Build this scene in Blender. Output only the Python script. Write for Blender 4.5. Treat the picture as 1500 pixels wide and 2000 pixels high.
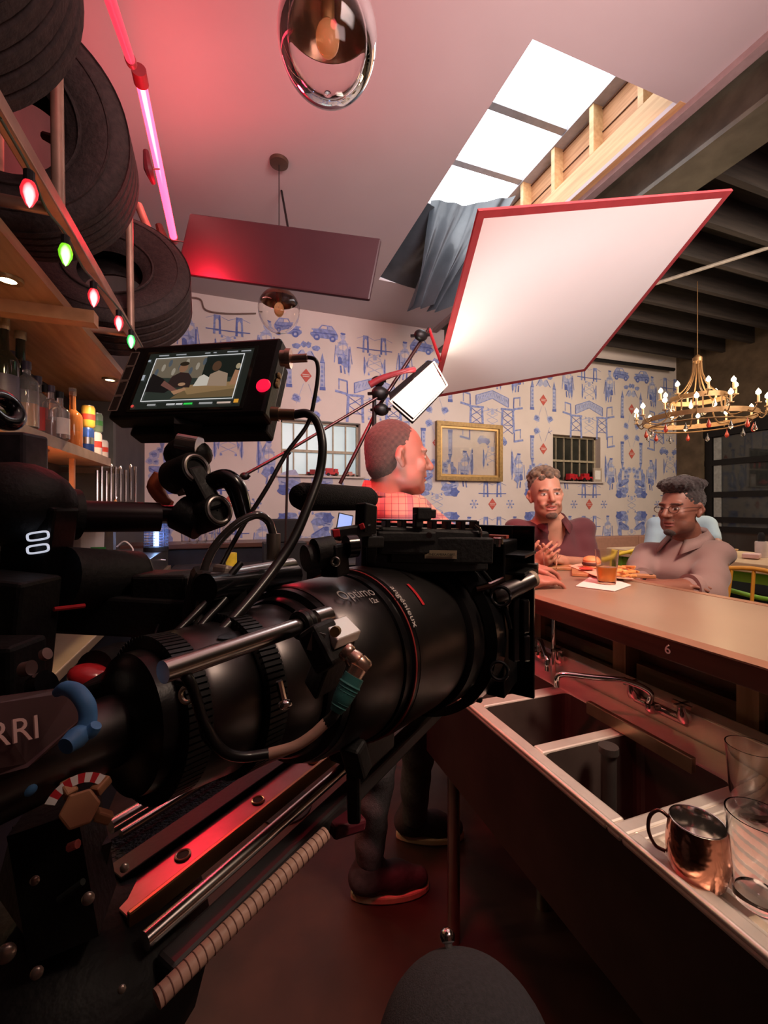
import bpy, math, random
import numpy as np
from mathutils import Vector, Matrix, Euler
random.seed(7); rng = np.random.RandomState(7)
for o in list(bpy.data.objects): bpy.data.objects.remove(o)
SC = bpy.context.scene; COL = SC.collection
PI = math.pi
# ------------------------------------------------------------------ camera
F = 830.0; CX = 750.0; CY = 990.0; H = 1.40
TH = math.radians(19.57); ct, st = math.cos(TH), math.sin(TH)
cd = bpy.data.cameras.new('camera'); cam = bpy.data.objects.new('camera', cd); COL.objects.link(cam)
cam.location = (0, 0, H); cam.rotation_euler = (PI/2, 0, -TH)
cd.sensor_fit = 'VERTICAL'; cd.sensor_height = 36; cd.lens = F*36/2000; cd.shift_y = -10/2000
cd.clip_start = 0.01; cd.clip_end = 60
SC.camera = cam
vs = SC.view_settings
vs.view_transform = 'Standard'; vs.look = 'None'; vs.gamma = 1; vs.use_curve_mapping = False
vs.exposure = 0.0
# ------------------------------------------------------------------ world and added fill lights
wd = bpy.data.worlds.new('world'); SC.world = wd; wd.use_nodes = True
bg = wd.node_tree.nodes['Background']; bg.inputs[0].default_value = (0.75, 0.72, 0.8, 1); bg.inputs[1].default_value = 0.10
def light(name, kind, loc, energy, color, size=0.1, target=None, sizey=None, spot=None, spread=None):
    l = bpy.data.lights.new(name, kind); l.energy = energy; l.color = color
    if kind == 'AREA':
        l.size = size
        if sizey: l.shape = 'RECTANGLE'; l.size_y = sizey
        if spread: l.spread = math.radians(spread)
    else: l.shadow_soft_size = size
    if kind == 'SPOT': l.spot_size = math.radians(spot or 60); l.spot_blend = 0.6
    o = bpy.data.objects.new(name, l); COL.objects.link(o); o.location = loc
    if target is not None: o.rotation_euler = (Vector(target)-Vector(loc)).to_track_quat('-Z', 'Y').to_euler()
    return o
light('dining_fill', 'AREA', (4.9, 1.2, 3.4), 70, (1.0, 0.80, 0.60), 2.2, (4.4, 4.6, 1.4), 1.2, spread=130)  # added warm fill, out of view, brightens the dining side
light('ceiling_fill', 'AREA', (1.1, -1.3, 1.9), 34, (1.0, 0.72, 0.70), 1.2, (1.3, 1.0, 4.2), 1.0, spread=125)  # added behind the camera to lift the ceiling
light('back_wall_fill', 'AREA', (1.4, -0.2, 3.0), 42, (1.0, 0.80, 0.76), 1.6, (1.6, 5.2, 2.5), 0.6, spread=95)  # unseen fill added to brighten the wallpapered wall
light('red_ceiling_fill', 'SPOT', (0.3, -0.8, 2.3), 85, (1.0, 0.10, 0.13), 0.25, (0.70, 1.6, 3.8), spot=80)  # added red spot, makes the broad glow on the ceiling
light('red_side_fill', 'AREA', (-0.25, 0.65, 3.2), 7, (1.0, 0.05, 0.07), 0.4, (0.50, 1.45, 1.5), 0.15, spread=50)  # extra red light added for the standing person's head
light('counter_fill', 'AREA', (1.3, -0.3, 3.2), 17, (1.0, 0.74, 0.55), 0.5, (1.2, 0.9, 1.0), 0.4, spread=70)  # added overhead fill for the counter and sink
# ------------------------------------------------------------------ coordinate helpers (pixel of the photograph + a distance -> place)
def W(x, y, d):
    u = (x-CX)/F; v = (CY-y)/F
    return Vector((d*st+u*d*ct, d*ct-u*d*st, H+v*d))
def WY(x, y, Y): u = (x-CX)/F; return W(x, y, Y/(ct-u*st))
def WX(x, y, X): u = (x-CX)/F; return W(x, y, X/(st+u*ct))
def WZ(x, y, z): return W(x, y, (H-z)*F/(y-CY))
# rig frame: x along the lens, y away from the viewer to the left, z up, origin at eye point
RA = math.radians(31.5)
_ax = W(CX+F*math.tan(RA), CY, 1)-Vector((0, 0, H)); _ax.normalize()
_ay = Vector((0, 0, 1)).cross(_ax)
RIG = Matrix(((_ax.x, _ay.x, 0, 0), (_ax.y, _ay.y, 0, 0), (0, 0, 1, H), (0, 0, 0, 1)))
RIGI = RIG.inverted()
def RP(x, y, yl):
    p = RIGI @ W(x, y, 1.0)
    return p*(yl/p.y)
# ------------------------------------------------------------------ materials
MATS = {}
def mat(name, col=(.8,.8,.8), rough=.5, metal=0., emit=None, es=0., noise=0., nscale=20., bump=0., bscale=60., trans=0., ior=1.45, alpha=1., spec=.5, coat=0., sheen=0.):
    if name in MATS: return MATS[name]
    m = bpy.data.materials.new(name); m.use_nodes = True; nt = m.node_tree; p = nt.nodes['Principled BSDF']
    p.inputs['Base Color'].default_value = (*col, 1); p.inputs['Roughness'].default_value = rough
    p.inputs['Metallic'].default_value = metal; p.inputs['Transmission Weight'].default_value = trans
    p.inputs['IOR'].default_value = ior; p.inputs['Alpha'].default_value = alpha
    p.inputs['Specular IOR Level'].default_value = spec; p.inputs['Coat Weight'].default_value = coat
    p.inputs['Sheen Weight'].default_value = sheen
    if emit: p.inputs['Emission Color'].default_value = (*emit, 1); p.inputs['Emission Strength'].default_value = es
    tc = nt.nodes.new('ShaderNodeTexCoord')
    if noise:
        n = nt.nodes.new('ShaderNodeTexNoise'); n.inputs['Scale'].default_value = nscale; n.inputs['Detail'].default_value = 4
        nt.links.new(tc.outputs['Object'], n.inputs['Vector'])
        r = nt.nodes.new('ShaderNodeValToRGB'); a, b = r.color_ramp.elements
        a.position = .3; b.position = .7
        a.color = (*[c*(1-noise) for c in col], 1); b.color = (*[min(1, c*(1+noise)) for c in col], 1)
        nt.links.new(n.outputs['Fac'], r.inputs['Fac']); nt.links.new(r.outputs['Color'], p.inputs['Base Color'])
    if bump:
        n = nt.nodes.new('ShaderNodeTexNoise'); n.inputs['Scale'].default_value = bscale
        nt.links.new(tc.outputs['Object'], n.inputs['Vector'])
        b = nt.nodes.new('ShaderNodeBump'); b.inputs['Strength'].default_value = bump; b.inputs['Distance'].default_value = .005
        nt.links.new(n.outputs['Fac'], b.inputs['Height']); nt.links.new(b.outputs['Normal'], p.inputs['Normal'])
    MATS[name] = m
    return m
def vcol_mat(name, rough=.55, emit=0., bump=0., bscale=80., sheen=0.):
    if name in MATS: return MATS[name]
    m = bpy.data.materials.new(name); m.use_nodes = True; nt = m.node_tree; p = nt.nodes['Principled BSDF']
    a = nt.nodes.new('ShaderNodeAttribute'); a.attribute_name = 'Col'
    p.inputs['Roughness'].default_value = rough; p.inputs['Sheen Weight'].default_value = sheen
    nt.links.new(a.outputs['Color'], p.inputs['Base Color'])
    if emit:
        nt.links.new(a.outputs['Color'], p.inputs['Emission Color']); p.inputs['Emission Strength'].default_value = emit
        p.inputs['Base Color'].default_value = (0, 0, 0, 1); nt.links.remove(p.inputs['Base Color'].links[0])
    if bump:
        tc = nt.nodes.new('ShaderNodeTexCoord'); n = nt.nodes.new('ShaderNodeTexNoise'); n.inputs['Scale'].default_value = bscale
        nt.links.new(tc.outputs['Object'], n.inputs['Vector'])
        b = nt.nodes.new('ShaderNodeBump'); b.inputs['Strength'].default_value = bump; b.inputs['Distance'].default_value = .004
        nt.links.new(n.outputs['Fac'], b.inputs['Height']); nt.links.new(b.outputs['Normal'], p.inputs['Normal'])
    MATS[name] = m
    return m
def wood_mat(name, c1, c2, rough=.45, scale=3., axis='X', planks=0):
    m = bpy.data.materials.new(name); m.use_nodes = True; nt = m.node_tree; p = nt.nodes['Principled BSDF']
    p.inputs['Roughness'].default_value = rough
    tc = nt.nodes.new('ShaderNodeTexCoord'); mp = nt.nodes.new('ShaderNodeMapping')
    s = {'X': (1, 12, 12), 'Y': (12, 1, 12), 'Z': (12, 12, 1)}[axis]; mp.inputs['Scale'].default_value = s
    n = nt.nodes.new('ShaderNodeTexNoise'); n.inputs['Scale'].default_value = scale; n.inputs['Detail'].default_value = 6
    r = nt.nodes.new('ShaderNodeValToRGB'); r.color_ramp.elements[0].position = .3; r.color_ramp.elements[1].position = .72
    r.color_ramp.elements[0].color = (*c1, 1); r.color_ramp.elements[1].color = (*c2, 1)
    nt.links.new(tc.outputs['Object'], mp.inputs['Vector']); nt.links.new(mp.outputs['Vector'], n.inputs['Vector'])
    nt.links.new(n.outputs['Fac'], r.inputs['Fac']); nt.links.new(r.outputs['Color'], p.inputs['Base Color'])
    MATS[name] = m
    return m
# ------------------------------------------------------------------ mesh builder
def rot(rx=0, ry=0, rz=0): return Euler((rx, ry, rz)).to_matrix()
def frame(d, up=Vector((0, 0, 1))):
    d = Vector(d).normalized()
    if abs(d.dot(up)) > .98: up = Vector((0, 1, 0))
    a = up.cross(d).normalized(); b = d.cross(a)
    return a, b, d
def catmull(pts, n=6):
    P = [Vector(p) for p in pts]
    if len(P) < 3: return P
    P = [P[0]*2-P[1]]+P+[P[-1]*2-P[-2]]; out = []
    for i in range(1, len(P)-2):
        for k in range(n):
            t = k/n; p0, p1, p2, p3 = P[i-1:i+3]
            out.append(.5*((2*p1)+(p2-p0)*t+(2*p0-5*p1+4*p2-p3)*t*t+(3*p1-p0-3*p2+p3)*t**3))
    out.append(P[-2]); return out
class MB:
    def __init__(s, M=None): s.v = []; s.f = []; s.m = []; s.c = []; s.M = M; s.mi = 0; s.col = None
    def add(s, vs_, fs):
        b = len(s.v)
        for p in vs_:
            p = Vector(p); s.v.append(tuple(s.M @ p) if s.M is not None else tuple(p))
            s.c.append(s.col or (1, 1, 1))
        for f in fs: s.f.append([b+i for i in f]); s.m.append(s.mi)
        return s
    def box(s, c, d, R=None):
        c = Vector(c); vs_ = []
        for z in (-.5, .5):
            for x, y in ((-.5, -.5), (.5, -.5), (.5, .5), (-.5, .5)):
                p = Vector((x*d[0], y*d[1], z*d[2]))
                vs_.append(c+(R @ p if R is not None else p))
        return s.add(vs_, [(3, 2, 1, 0), (4, 5, 6, 7), (0, 1, 5, 4), (1, 2, 6, 5), (2, 3, 7, 6), (3, 0, 4, 7)])
    def box2(s, a, b):
        a = Vector(a); b = Vector(b); return s.box((a+b)/2, [abs(x) for x in (b-a)])
    def bar(s, a, b, w, h, up=(0, 0, 1)):
        a = Vector(a); b = Vector(b); x, y, d = frame(b-a, Vector(up)); vs_ = []
        for p in (a, b):
            for i, j in ((-.5, -.5), (.5, -.5), (.5, .5), (-.5, .5)): vs_.append(p+x*w*i+y*h*j)
        return s.add(vs_, [(3, 2, 1, 0), (4, 5, 6, 7), (0, 1, 5, 4), (1, 2, 6, 5), (2, 3, 7, 6), (3, 0, 4, 7)])
    def tube(s, pts, r, n=12, smooth=0, caps=True):
        P = catmull(pts, smooth) if smooth else [Vector(p) for p in pts]
        L = len(P)
        if not hasattr(r, '__len__'): rr = [r]*L
        elif len(r) == L: rr = list(r)
        else:
            rr = [float(np.interp(i/(L-1), np.linspace(0, 1, len(r)), r)) for i in range(L)]
        x, y, d = frame(P[1]-P[0]); vs_ = []
        for i, p in enumerate(P):
            dn = (P[min(i+1, L-1)]-P[max(i-1, 0)])
            if dn.length > 1e-9: dn.normalize()
            else: dn = d
            x = (x-dn*x.dot(dn));  x = x.normalized() if x.length > 1e-6 else frame(dn)[0]
            y = dn.cross(x)
            for k in range(n):
                a = 2*PI*k/n; vs_.append(p+(x*math.cos(a)+y*math.sin(a))*rr[i])
        fs = []
        for i in range(L-1):
            for k in range(n): a = i*n+k; b = i*n+(k+1) % n; fs.append((a, b, b+n, a+n))
        if caps: fs.append(tuple(range(n-1, -1, -1))); fs.append(tuple((L-1)*n+k for k in range(n)))
        return s.add(vs_, fs)
    def lathe(s, prof, o=(0, 0, 0), d=(0, 0, 1), n=24, a0=0, a1=2*PI, caps=True):
        o = Vector(o); x, y, z = frame(d); full = abs(a1-a0-2*PI) < 1e-6; N = n if full else n+1; vs_ = []
        for r, h in prof:
            for k in range(N):
                a = a0+(a1-a0)*k/n; vs_.append(o+z*h+(x*math.cos(a)+y*math.sin(a))*max(r, 1e-5))
        fs = []
        for i in range(len(prof)-1):
            for k in range(n): a = i*N+k; b = i*N+((k+1) % N); fs.append((a, b, b+N, a+N))
        if full and caps:
            if prof[0][0] > 1e-4: fs.append(tuple(range(N-1, -1, -1)))
            if prof[-1][0] > 1e-4: fs.append(tuple((len(prof)-1)*N+k for k in range(N)))
        return s.add(vs_, fs)
    def ell(s, c, r, R=None, n=16, m=10):
        c = Vector(c); vs_ = []; fs = []
        if not hasattr(r, '__len__'): r = (r, r, r)
        for i in range(m+1):
            t = PI*i/m
            for k in range(n):
                a = 2*PI*k/n; p = Vector((r[0]*math.sin(t)*math.cos(a), r[1]*math.sin(t)*math.sin(a), r[2]*math.cos(t)))
                vs_.append(c+(R @ p if R is not None else p))
        for i in range(m):
            for k in range(n): a = i*n+k; b = i*n+(k+1) % n; fs.append((a, a+n, b+n, b))
        return s.add(vs_, fs)
    def torus(s, c, R_, r, d=(0, 0, 1), n=32, m=10, a0=0, a1=2*PI, sy=1.):
        c = Vector(c); x, y, z = frame(d); full = abs(a1-a0-2*PI) < 1e-6; N = n if full else n+1; vs_ = []; fs = []
        for k in range(N):
            a = a0+(a1-a0)*k/n; e = x*math.cos(a)+y*math.sin(a)*sy
            for j in range(m):
                b = 2*PI*j/m; vs_.append(c+e*R_+(e*math.cos(b)+z*math.sin(b))*r)
        for k in range(n):
            for j in range(m):
                a = k*m+j; b = k*m+(j+1) % m; a2 = ((k+1) % N)*m+j; b2 = ((k+1) % N)*m+(j+1) % m
                fs.append((a, a2, b2, b))
        return s.add(vs_, fs)
    def prism(s, poly, n_, t):          # poly: 3D points, extruded along n_ by t
        P = [Vector(p) for p in poly]; n_ = Vector(n_)*t; k = len(P)
        fs = [tuple(range(k-1, -1, -1)), tuple(range(k, 2*k))]+[(i, (i+1) % k, (i+1) % k+k, i+k) for i in range(k)]
        return s.add(P+[p+n_ for p in P], fs)
    def build(s, name, mats, parent=None, smooth=False, bevel=0, label=None, kind=None, vcol=False, recalc=True, auto=None, seg=2):
        me = bpy.data.meshes.new(name); me.from_pydata(s.v, [], s.f)
        if not isinstance(mats, (list, tuple)): mats = [mats]
        for m in mats: me.materials.append(m)
        me.polygons.foreach_set('material_index', s.m)
        if vcol:
            ca = me.color_attributes.new('Col', 'FLOAT_COLOR', 'POINT')
            ca.data.foreach_set('color', np.array([(*c, 1) for c in s.c], dtype=np.float32).ravel())
        if recalc:
            import bmesh
            b = bmesh.new(); b.from_mesh(me); bmesh.ops.recalc_face_normals(b, faces=b.faces); b.to_mesh(me); b.free()
        if smooth or auto:
            me.polygons.foreach_set('use_smooth', [True]*len(me.polygons))
        me.update()
        if auto or (smooth and not smooth == 2):
            me.set_sharp_from_angle(angle=math.radians(auto or 40))
        o = bpy.data.objects.new(name, me); COL.objects.link(o)
        if bevel:
            md = o.modifiers.new('bevel', 'BEVEL'); md.width = bevel; md.segments = seg; md.limit_method = 'ANGLE'
        if parent is not None:
            o.parent = parent
            if parent.type == 'EMPTY': o.matrix_parent_inverse = parent.matrix_basis.inverted()
        if label: o['label'] = label
        if kind: o['kind'] = kind
        return o
def tag(o, label, cat, group=None, kind=None):
    if label: o['label'] = label
    if cat: o['category'] = cat
    if group: o['group'] = group
    if kind: o['kind'] = kind
    return o
def thing(name, label, cat, loc=(0, 0, 0), rz=0, group=None):
    o = bpy.data.objects.new(name, None); COL.objects.link(o); o.empty_display_size = .05
    o.location = loc; o.rotation_euler = (0, 0, rz)
    o.matrix_basis = Matrix.Translation(Vector(loc)) @ Matrix.Rotation(rz, 4, 'Z')
    return tag(o, label, cat, group)
def dup(root, M=None, label=None, group=None):
    r = root.copy(); COL.objects.link(r)
    if M is not None: r.matrix_basis = M
    if label: r['label'] = label
    if group: r['group'] = group
    def rec(a, b):
        for ch in a.children:
            c = ch.copy(); COL.objects.link(c); c.parent = b; rec(ch, c)
    rec(root, r)
    return r
def text_geo(s_, size, depth=.0005):
    c = bpy.data.curves.new('t', 'FONT'); c.body = s_; c.size = size; c.extrude = depth; c.align_x = 'CENTER'; c.align_y = 'CENTER'; c.resolution_u = 3
    o = bpy.data.objects.new('t', c); COL.objects.link(o)
    dg = bpy.context.evaluated_depsgraph_get(); dg.update()
    me = bpy.data.meshes.new_from_object(o.evaluated_get(dg))
    vs_ = [v.co.copy() for v in me.vertices]; fs = [tuple(p.vertices) for p in me.polygons]
    bpy.data.objects.remove(o); bpy.data.curves.remove(c); bpy.data.meshes.remove(me)
    return vs_, fs
def text_part(s_, size, m, parent, fn, name='lettering', depth=.0004, label=None):
    vs_, fs = text_geo(s_, size, depth)
    b = MB(); b.add([fn(v) for v in vs_], fs)
    return b.build(name, m, parent, label=label, recalc=False)
def plane_fn(c, ex, ey):
    c = Vector(c); ex = Vector(ex).normalized(); ey = Vector(ey).normalized(); n = ex.cross(ey)
    return lambda v: c+ex*v.x+ey*v.y+n*(v.z+.0005)
# ------------------------------------------------------------------ implicit surfaces for bodies
class SDF:
    def __init__(s, lo, hi, h):
        s.lo = np.array(lo, float); s.h = h
        s.n = np.ceil((np.array(hi)-s.lo)/h).astype(int)+1
        s.g = np.full(s.n, .2, np.float32)
    def win(s, lo, hi):
        a = np.clip(np.floor((np.array(lo)-s.lo)/s.h).astype(int), 0, s.n-1); b = np.clip(np.ceil((np.array(hi)-s.lo)/s.h).astype(int)+1, 1, s.n)
        if (b <= a).any(): return None, None, None, None
        X, Y, Z = np.meshgrid(*[(np.arange(a[i], b[i])*s.h+s.lo[i]).astype(np.float32) for i in range(3)], indexing='ij')
        return (slice(a[0], b[0]), slice(a[1], b[1]), slice(a[2], b[2])), X, Y, Z
    def comb(s, sl, d, k, op):
        g = s.g[sl]
        if op == 'add':
            hh = np.maximum(k-np.abs(g-d), 0)/k; s.g[sl] = np.minimum(g, d)-hh*hh*k*.25
        else:
            d = -d; hh = np.maximum(k-np.abs(g-d), 0)/k; s.g[sl] = np.maximum(g, d)+hh*hh*k*.25
    def cap(s, a, b, ra, rb=None, k=.02, op='add', flat=None):
        rb = ra if rb is None else rb; a = np.array(a, float); b = np.array(b, float); R = max(ra, rb)*1.3+k+s.h*2
        sl, X, Y, Z = s.win(np.minimum(a, b)-R, np.maximum(a, b)+R)
        if sl is None: return s
        d = b-a; L = max((d*d).sum(), 1e-9)
        t = np.clip(((X-a[0])*d[0]+(Y-a[1])*d[1]+(Z-a[2])*d[2])/L, 0, 1)
        D = np.sqrt((X-a[0]-t*d[0])**2+(Y-a[1]-t*d[1])**2+(Z-a[2]-t*d[2])**2)-(ra+(rb-ra)*t)
        s.comb(sl, D, k, op); return s
    def ell(s, c, r, R=None, k=.02, op='add'):
        c = np.array(c, float); r = np.array(r, float); m = r.max()+k+s.h*2
        sl, X, Y, Z = s.win(c-m, c+m)
        if sl is None: return s
        P = np.stack([X-c[0], Y-c[1], Z-c[2]], 0)
        if R is not None: P = np.einsum('ij,jabc->iabc', np.array(R, float).T, P)
        q = P/r[:, None, None, None]; k0 = np.sqrt((q**2).sum(0)); q2 = P/(r**2)[:, None, None, None]; k1 = np.sqrt((q2**2).sum(0))+1e-9
        s.comb(sl, (k0*(k0-1)/k1).astype(np.float32), k, op); return s
    def disp(s, fn):
        X, Y, Z = np.meshgrid(*[(np.arange(s.n[i])*s.h+s.lo[i]).astype(np.float32) for i in range(3)], indexing='ij')
        s.g += fn(X, Y, Z).astype(np.float32); return s
    def cut(s, p, n):       # remove half space on the side n points to
        X, Y, Z = np.meshgrid(*[(np.arange(s.n[i])*s.h+s.lo[i]).astype(np.float32) for i in range(3)], indexing='ij')
        s.g = np.maximum(s.g, (X-p[0])*n[0]+(Y-p[1])*n[1]+(Z-p[2])*n[2]); return s
    def mesh(s, name, m, parent=None, colfn=None, label=None):
        g = s.g.copy(); big = np.float32(.1)
        for ax in range(3):
            i = [slice(None)]*3; i[ax] = 0; g[tuple(i)] = big; i[ax] = -1; g[tuple(i)] = big
        ins = g < 0; n = np.array(g.shape)-1
        cnt = np.zeros(n, np.int8); acc = np.zeros((3, *n), np.float32)
        def sub(A, o): return A[o[0]:o[0]+n[0], o[1]:o[1]+n[1], o[2]:o[2]+n[2]]
        for ax in range(3):
            for i in (0, 1):
                for j in (0, 1):
                    o = [0, 0, 0]; oth = [q for q in range(3) if q != ax]; o[oth[0]] = i; o[oth[1]] = j; o2 = list(o); o2[ax] = 1
                    A = sub(g, o); B = sub(g, o2); x = sub(ins, o) != sub(ins, o2)
                    t = np.where(x, A/(A-B+1e-12), 0)
                    cnt += x; acc[ax] += t*x
                    acc[oth[0]] += i*x; acc[oth[1]] += j*x
        act = cnt > 0; idx = np.full(n, -1, np.int64); idx[act] = np.arange(act.sum())
        ii = np.argwhere(act); off = np.stack([acc[a][act]/cnt[act] for a in range(3)], 1)
        V = (ii+off)*s.h+s.lo; Fc = []
        for ax in range(3):
            o1, o2 = [q for q in range(3) if q != ax]
            sl0 = [slice(1, n[0]), slice(1, n[1]), slice(1, n[2])]; sl0[ax] = slice(0, n[ax]); sl1 = list(sl0); sl1[ax] = slice(1, n[ax]+1)
            A = ins[tuple(sl0)]; B = ins[tuple(sl1)]; e = np.argwhere(A != B)
            fl = A[tuple(e.T)]
            e[:, o1] += 1; e[:, o2] += 1
            def cell(a, b): c = e.copy(); c[:, o1] -= a; c[:, o2] -= b; return idx[tuple(c.T)]
            q = np.stack([cell(1, 1), cell(0, 1), cell(0, 0), cell(1, 0)], 1)
            if ax == 1: fl = ~fl
            q[~fl] = q[~fl][:, ::-1]; Fc.append(q)
        Fc = np.concatenate(Fc)
        me = bpy.data.meshes.new(name); me.from_pydata(V.tolist(), [], Fc.tolist()); me.materials.append(m)
        me.polygons.foreach_set('use_smooth', [True]*len(me.polygons))
        if colfn is not None:
            C = colfn(V).astype(np.float32); ca = me.color_attributes.new('Col', 'FLOAT_COLOR', 'POINT')
            ca.data.foreach_set('color', np.concatenate([C, np.ones((len(C), 1), np.float32)], 1).ravel())
        me.update(); o = bpy.data.objects.new(name, me); COL.objects.link(o)
        if parent is not None:
            o.parent = parent
            if parent.type == 'EMPTY': o.matrix_parent_inverse = parent.matrix_basis.inverted()
        if label: o['label'] = label
        return o
# ------------------------------------------------------------------ shared materials
BLK = mat('black_anodised', (.0055, .0052, .0058), .40, .2, noise=.3, nscale=40, bump=.05, bscale=300)
BLKG = mat('black_gloss', (.005, .005, .006), .2, .1, noise=.2, coat=.3)
BLKM = mat('black_matte', (.0048, .0044, .0048), .62, noise=.3, bump=.15, bscale=200)
FOAM = mat('black_foam', (.009, .008, .008), .95, noise=.4, nscale=200, bump=.6, bscale=600)
RUB = mat('rubber_cable', (.008, .0075, .008), .38, noise=.3, coat=.2)
CHR = mat('polished_steel', (.75, .72, .70), .12, 1., noise=.08, nscale=8)
STL = mat('brushed_steel', (.55, .53, .50), .28, 1., noise=.12, nscale=15, bump=.05, bscale=120)
STLD = mat('dark_steel', (.20, .18, .17), .35, .9, noise=.2, nscale=12, bump=.05)
GOLD = mat('antique_gold', (.25, .155, .06), .45, .45, noise=.25, nscale=30, bump=.15, bscale=90)
GLS = mat('clear_glass', (.95, .96, .95), .02, 0, trans=1., ior=1.45, noise=.02)
REDP = mat('red_plastic', (.5, .02, .03), .35, noise=.15)
WHT = mat('white_print', (.75, .72, .70), .5, noise=.08)
# ================================================================== ROOM
D0 = 5.2; ZC = H+2.40; XL = -.90; XR = 7.3
CEIL = mat('ceiling_paint', (.50, .435, .44), .8, noise=.03, nscale=2, bump=.05, bscale=30)
FLR = mat('dark_red_floor', (.030, .011, .007), .5, noise=.35, nscale=6, bump=.2, bscale=25)
DARKW = mat('dark_wall_paint', (.055, .05, .045), .6, noise=.2, nscale=5, bump=.1)
b = MB(); b.box2((-1.2, -3, -.1), (XR+.3, D0+.4, 0)); b.build('floor', FLR, kind='structure')
# white ceiling with a skylight opening X 1.45..2.49, Y 1.8..4.25
SX0, SX1, SY0, SY1 = 1.45, 2.49, 1.80, 4.25; CE = 2.60
b = MB()
for x0, x1, y0, y1 in ((-1.2, SX0, -3, D0+.2), (SX1, CE, -3, D0+.2), (SX0, SX1, -3, SY0), (SX0, SX1, SY1, D0+.2)):
    b.box2((x0, y0, ZC), (x1, y1, ZC+.03))
b.build('ceiling', CEIL, kind='structure')
# skylight well
LUM = wood_mat('pale_lumber', (.52, .30, .13), (.68, .45, .22), .6, 3, 'Y')
PLK = wood_mat('orange_planks', (.38, .17, .07), (.58, .30, .14), .65, 4, 'Y')
GW = mat('grey_well_paint', (.42, .42, .44), .7, noise=.1)
ZG = H+3.02
sk = thing('skylight', 'bright rectangular skylight let into the white ceiling above the counter', 'skylight', ((SX0+SX1)/2, 3, ZC)); sk['kind'] = 'structure'
b = MB(); b.box2((SX1+.09, SY0-.02, ZC+.03), (SX1+.11, SY1, ZG+.1)); b.build('plank_lining', PLK, sk)
for k in range(3):
    b = MB(); b.box2((SX1+.082, SY0, ZC+.2+k*.17), (SX1+.09, SY1, ZC+.205+k*.17)); b.build('plank_joint', mat('joint_dark', (.1, .05, .03), .8, noise=.2), sk)
b = MB(); b.box2((SX1+.001, SY0-.02, ZC-.001), (SX1+.09, SY1, ZC+.2)); b.build('edge_beam', LUM, sk)
y = SY0+.22
while y < SY1:
    b = MB(); b.box2((SX1+.0, y, ZC+.2), (SX1+.09, y+.04, ZG)); b.build('stud', LUM, sk); y += .40
b = MB(); b.box2((SX0-.03, SY0, ZC+.03), (SX0, SY1, ZG)); b.box2((SX0, SY0-.03, ZC+.03), (SX1, SY0, ZG)); b.box2((SX0, SY1, ZC+.03), (SX1, SY1+.03, ZG)); b.build('well_lining', GW, sk)
PANE = mat('skylight_pane', (.9, .92, .95), .4, emit=(.93, .96, 1.0), es=5.5, noise=.02)
ys = [SY0, 2.15, 2.70, 3.25, 3.80, SY1]
for i in range(5):
    b = MB(); b.box2((SX0, ys[i]+.02, ZG), (SX1+.09, ys[i+1]-.02, ZG+.01)); b.build('pane', PANE, sk)
    if i: b = MB(); b.box2((SX0, ys[i]-.03, ZG-.05), (SX1+.09, ys[i]+.03, ZG+.02)); b.build('glazing_bar', GW, sk)
b = MB(); b.box2((SX1-.01, SY0, ZG-.06), (SX1+.09, SY1, ZG-.001)); b.build('glazing_rail', GW, sk)
# back wall with window openings and printed wallpaper
W1 = (.54, 1.53, H+.38, H+1.06); W2 = (4.56, 5.49, H+.39, H+1.10)
PAP = mat('wallpaper_ground', (.66, .58, .55), .75, noise=.04, nscale=3)
B1 = mat('wallpaper_blue_dark', (.11, .15, .42), .75, noise=.25, nscale=25)
B2 = mat('wallpaper_blue_mid', (.23, .28, .55), .75, noise=.3, nscale=25)
B3 = mat('wallpaper_blue_light', (.40, .43, .62), .75, noise=.15, nscale=25)
RD = mat('wallpaper_red', (.52, .10, .08), .75, noise=.1, nscale=25)
wb = MB()
xs = [XL-.3, W1[0], W1[1], W2[0], W2[1], XR+.1]; 
def wrect(x0, x1, z0, z1): wb.add([(x0, D0, z0), (x1, D0, z0), (x1, D0, z1), (x0, D0, z1)], [(0, 1, 2, 3)])
ZT = ZC+.4
wrect(xs[0], xs[1], 0, ZT); wrect(xs[2], xs[3], 0, ZT); wrect(xs[4], xs[5], 0, ZT)
for w in (W1, W2):
    wrect(w[0], w[1], 0, w[2]); wrect(w[0], w[1], w[3], ZT); t = .17
    for q in (((w[0], w[2]), (w[1], w[2])), ((w[1], w[2]), (w[1], w[3])), ((w[1], w[3]), (w[0], w[3])), ((w[0], w[3]), (w[0], w[2]))):
        (xa, za), (xb, zb) = q; wb.add([(xa, D0, za), (xb, D0, zb), (xb, D0+t, zb), (xa, D0+t, za)], [(0, 1, 2, 3)])
MN = 0
def motif(poly, ci, lift=1):
    cx_ = sum(p[0] for p in poly)/len(poly); cz = sum(p[1] for p in poly)/len(poly)
    if cx_ < -.85 or cx_ > XR-.1 or cz > H+2.28 or cz < H-.9: return
    for w in (W1, W2):
        if w[0]-.06 < cx_ < w[1]+.06 and w[2]-.06 < cz < w[3]+.06: return
    global MN; MN = (MN+1) % 40; wb.mi = ci; yy = D0-.0014*lift-MN*3e-5
    wb.add([(p[0], yy, p[1]) for p in poly], [tuple(range(len(poly)))]); wb.mi = 0
def line(x0, z0, x1, z1, w, ci, lift=2):
    dx, dz = x1-x0, z1-z0; L = math.hypot(dx, dz) or 1; nx, nz = -dz/L*w/2, dx/L*w/2
    motif([(x0+nx, z0+nz), (x1+nx, z1+nz), (x1-nx, z1-nz), (x0-nx, z0-nz)], ci, lift)
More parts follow.
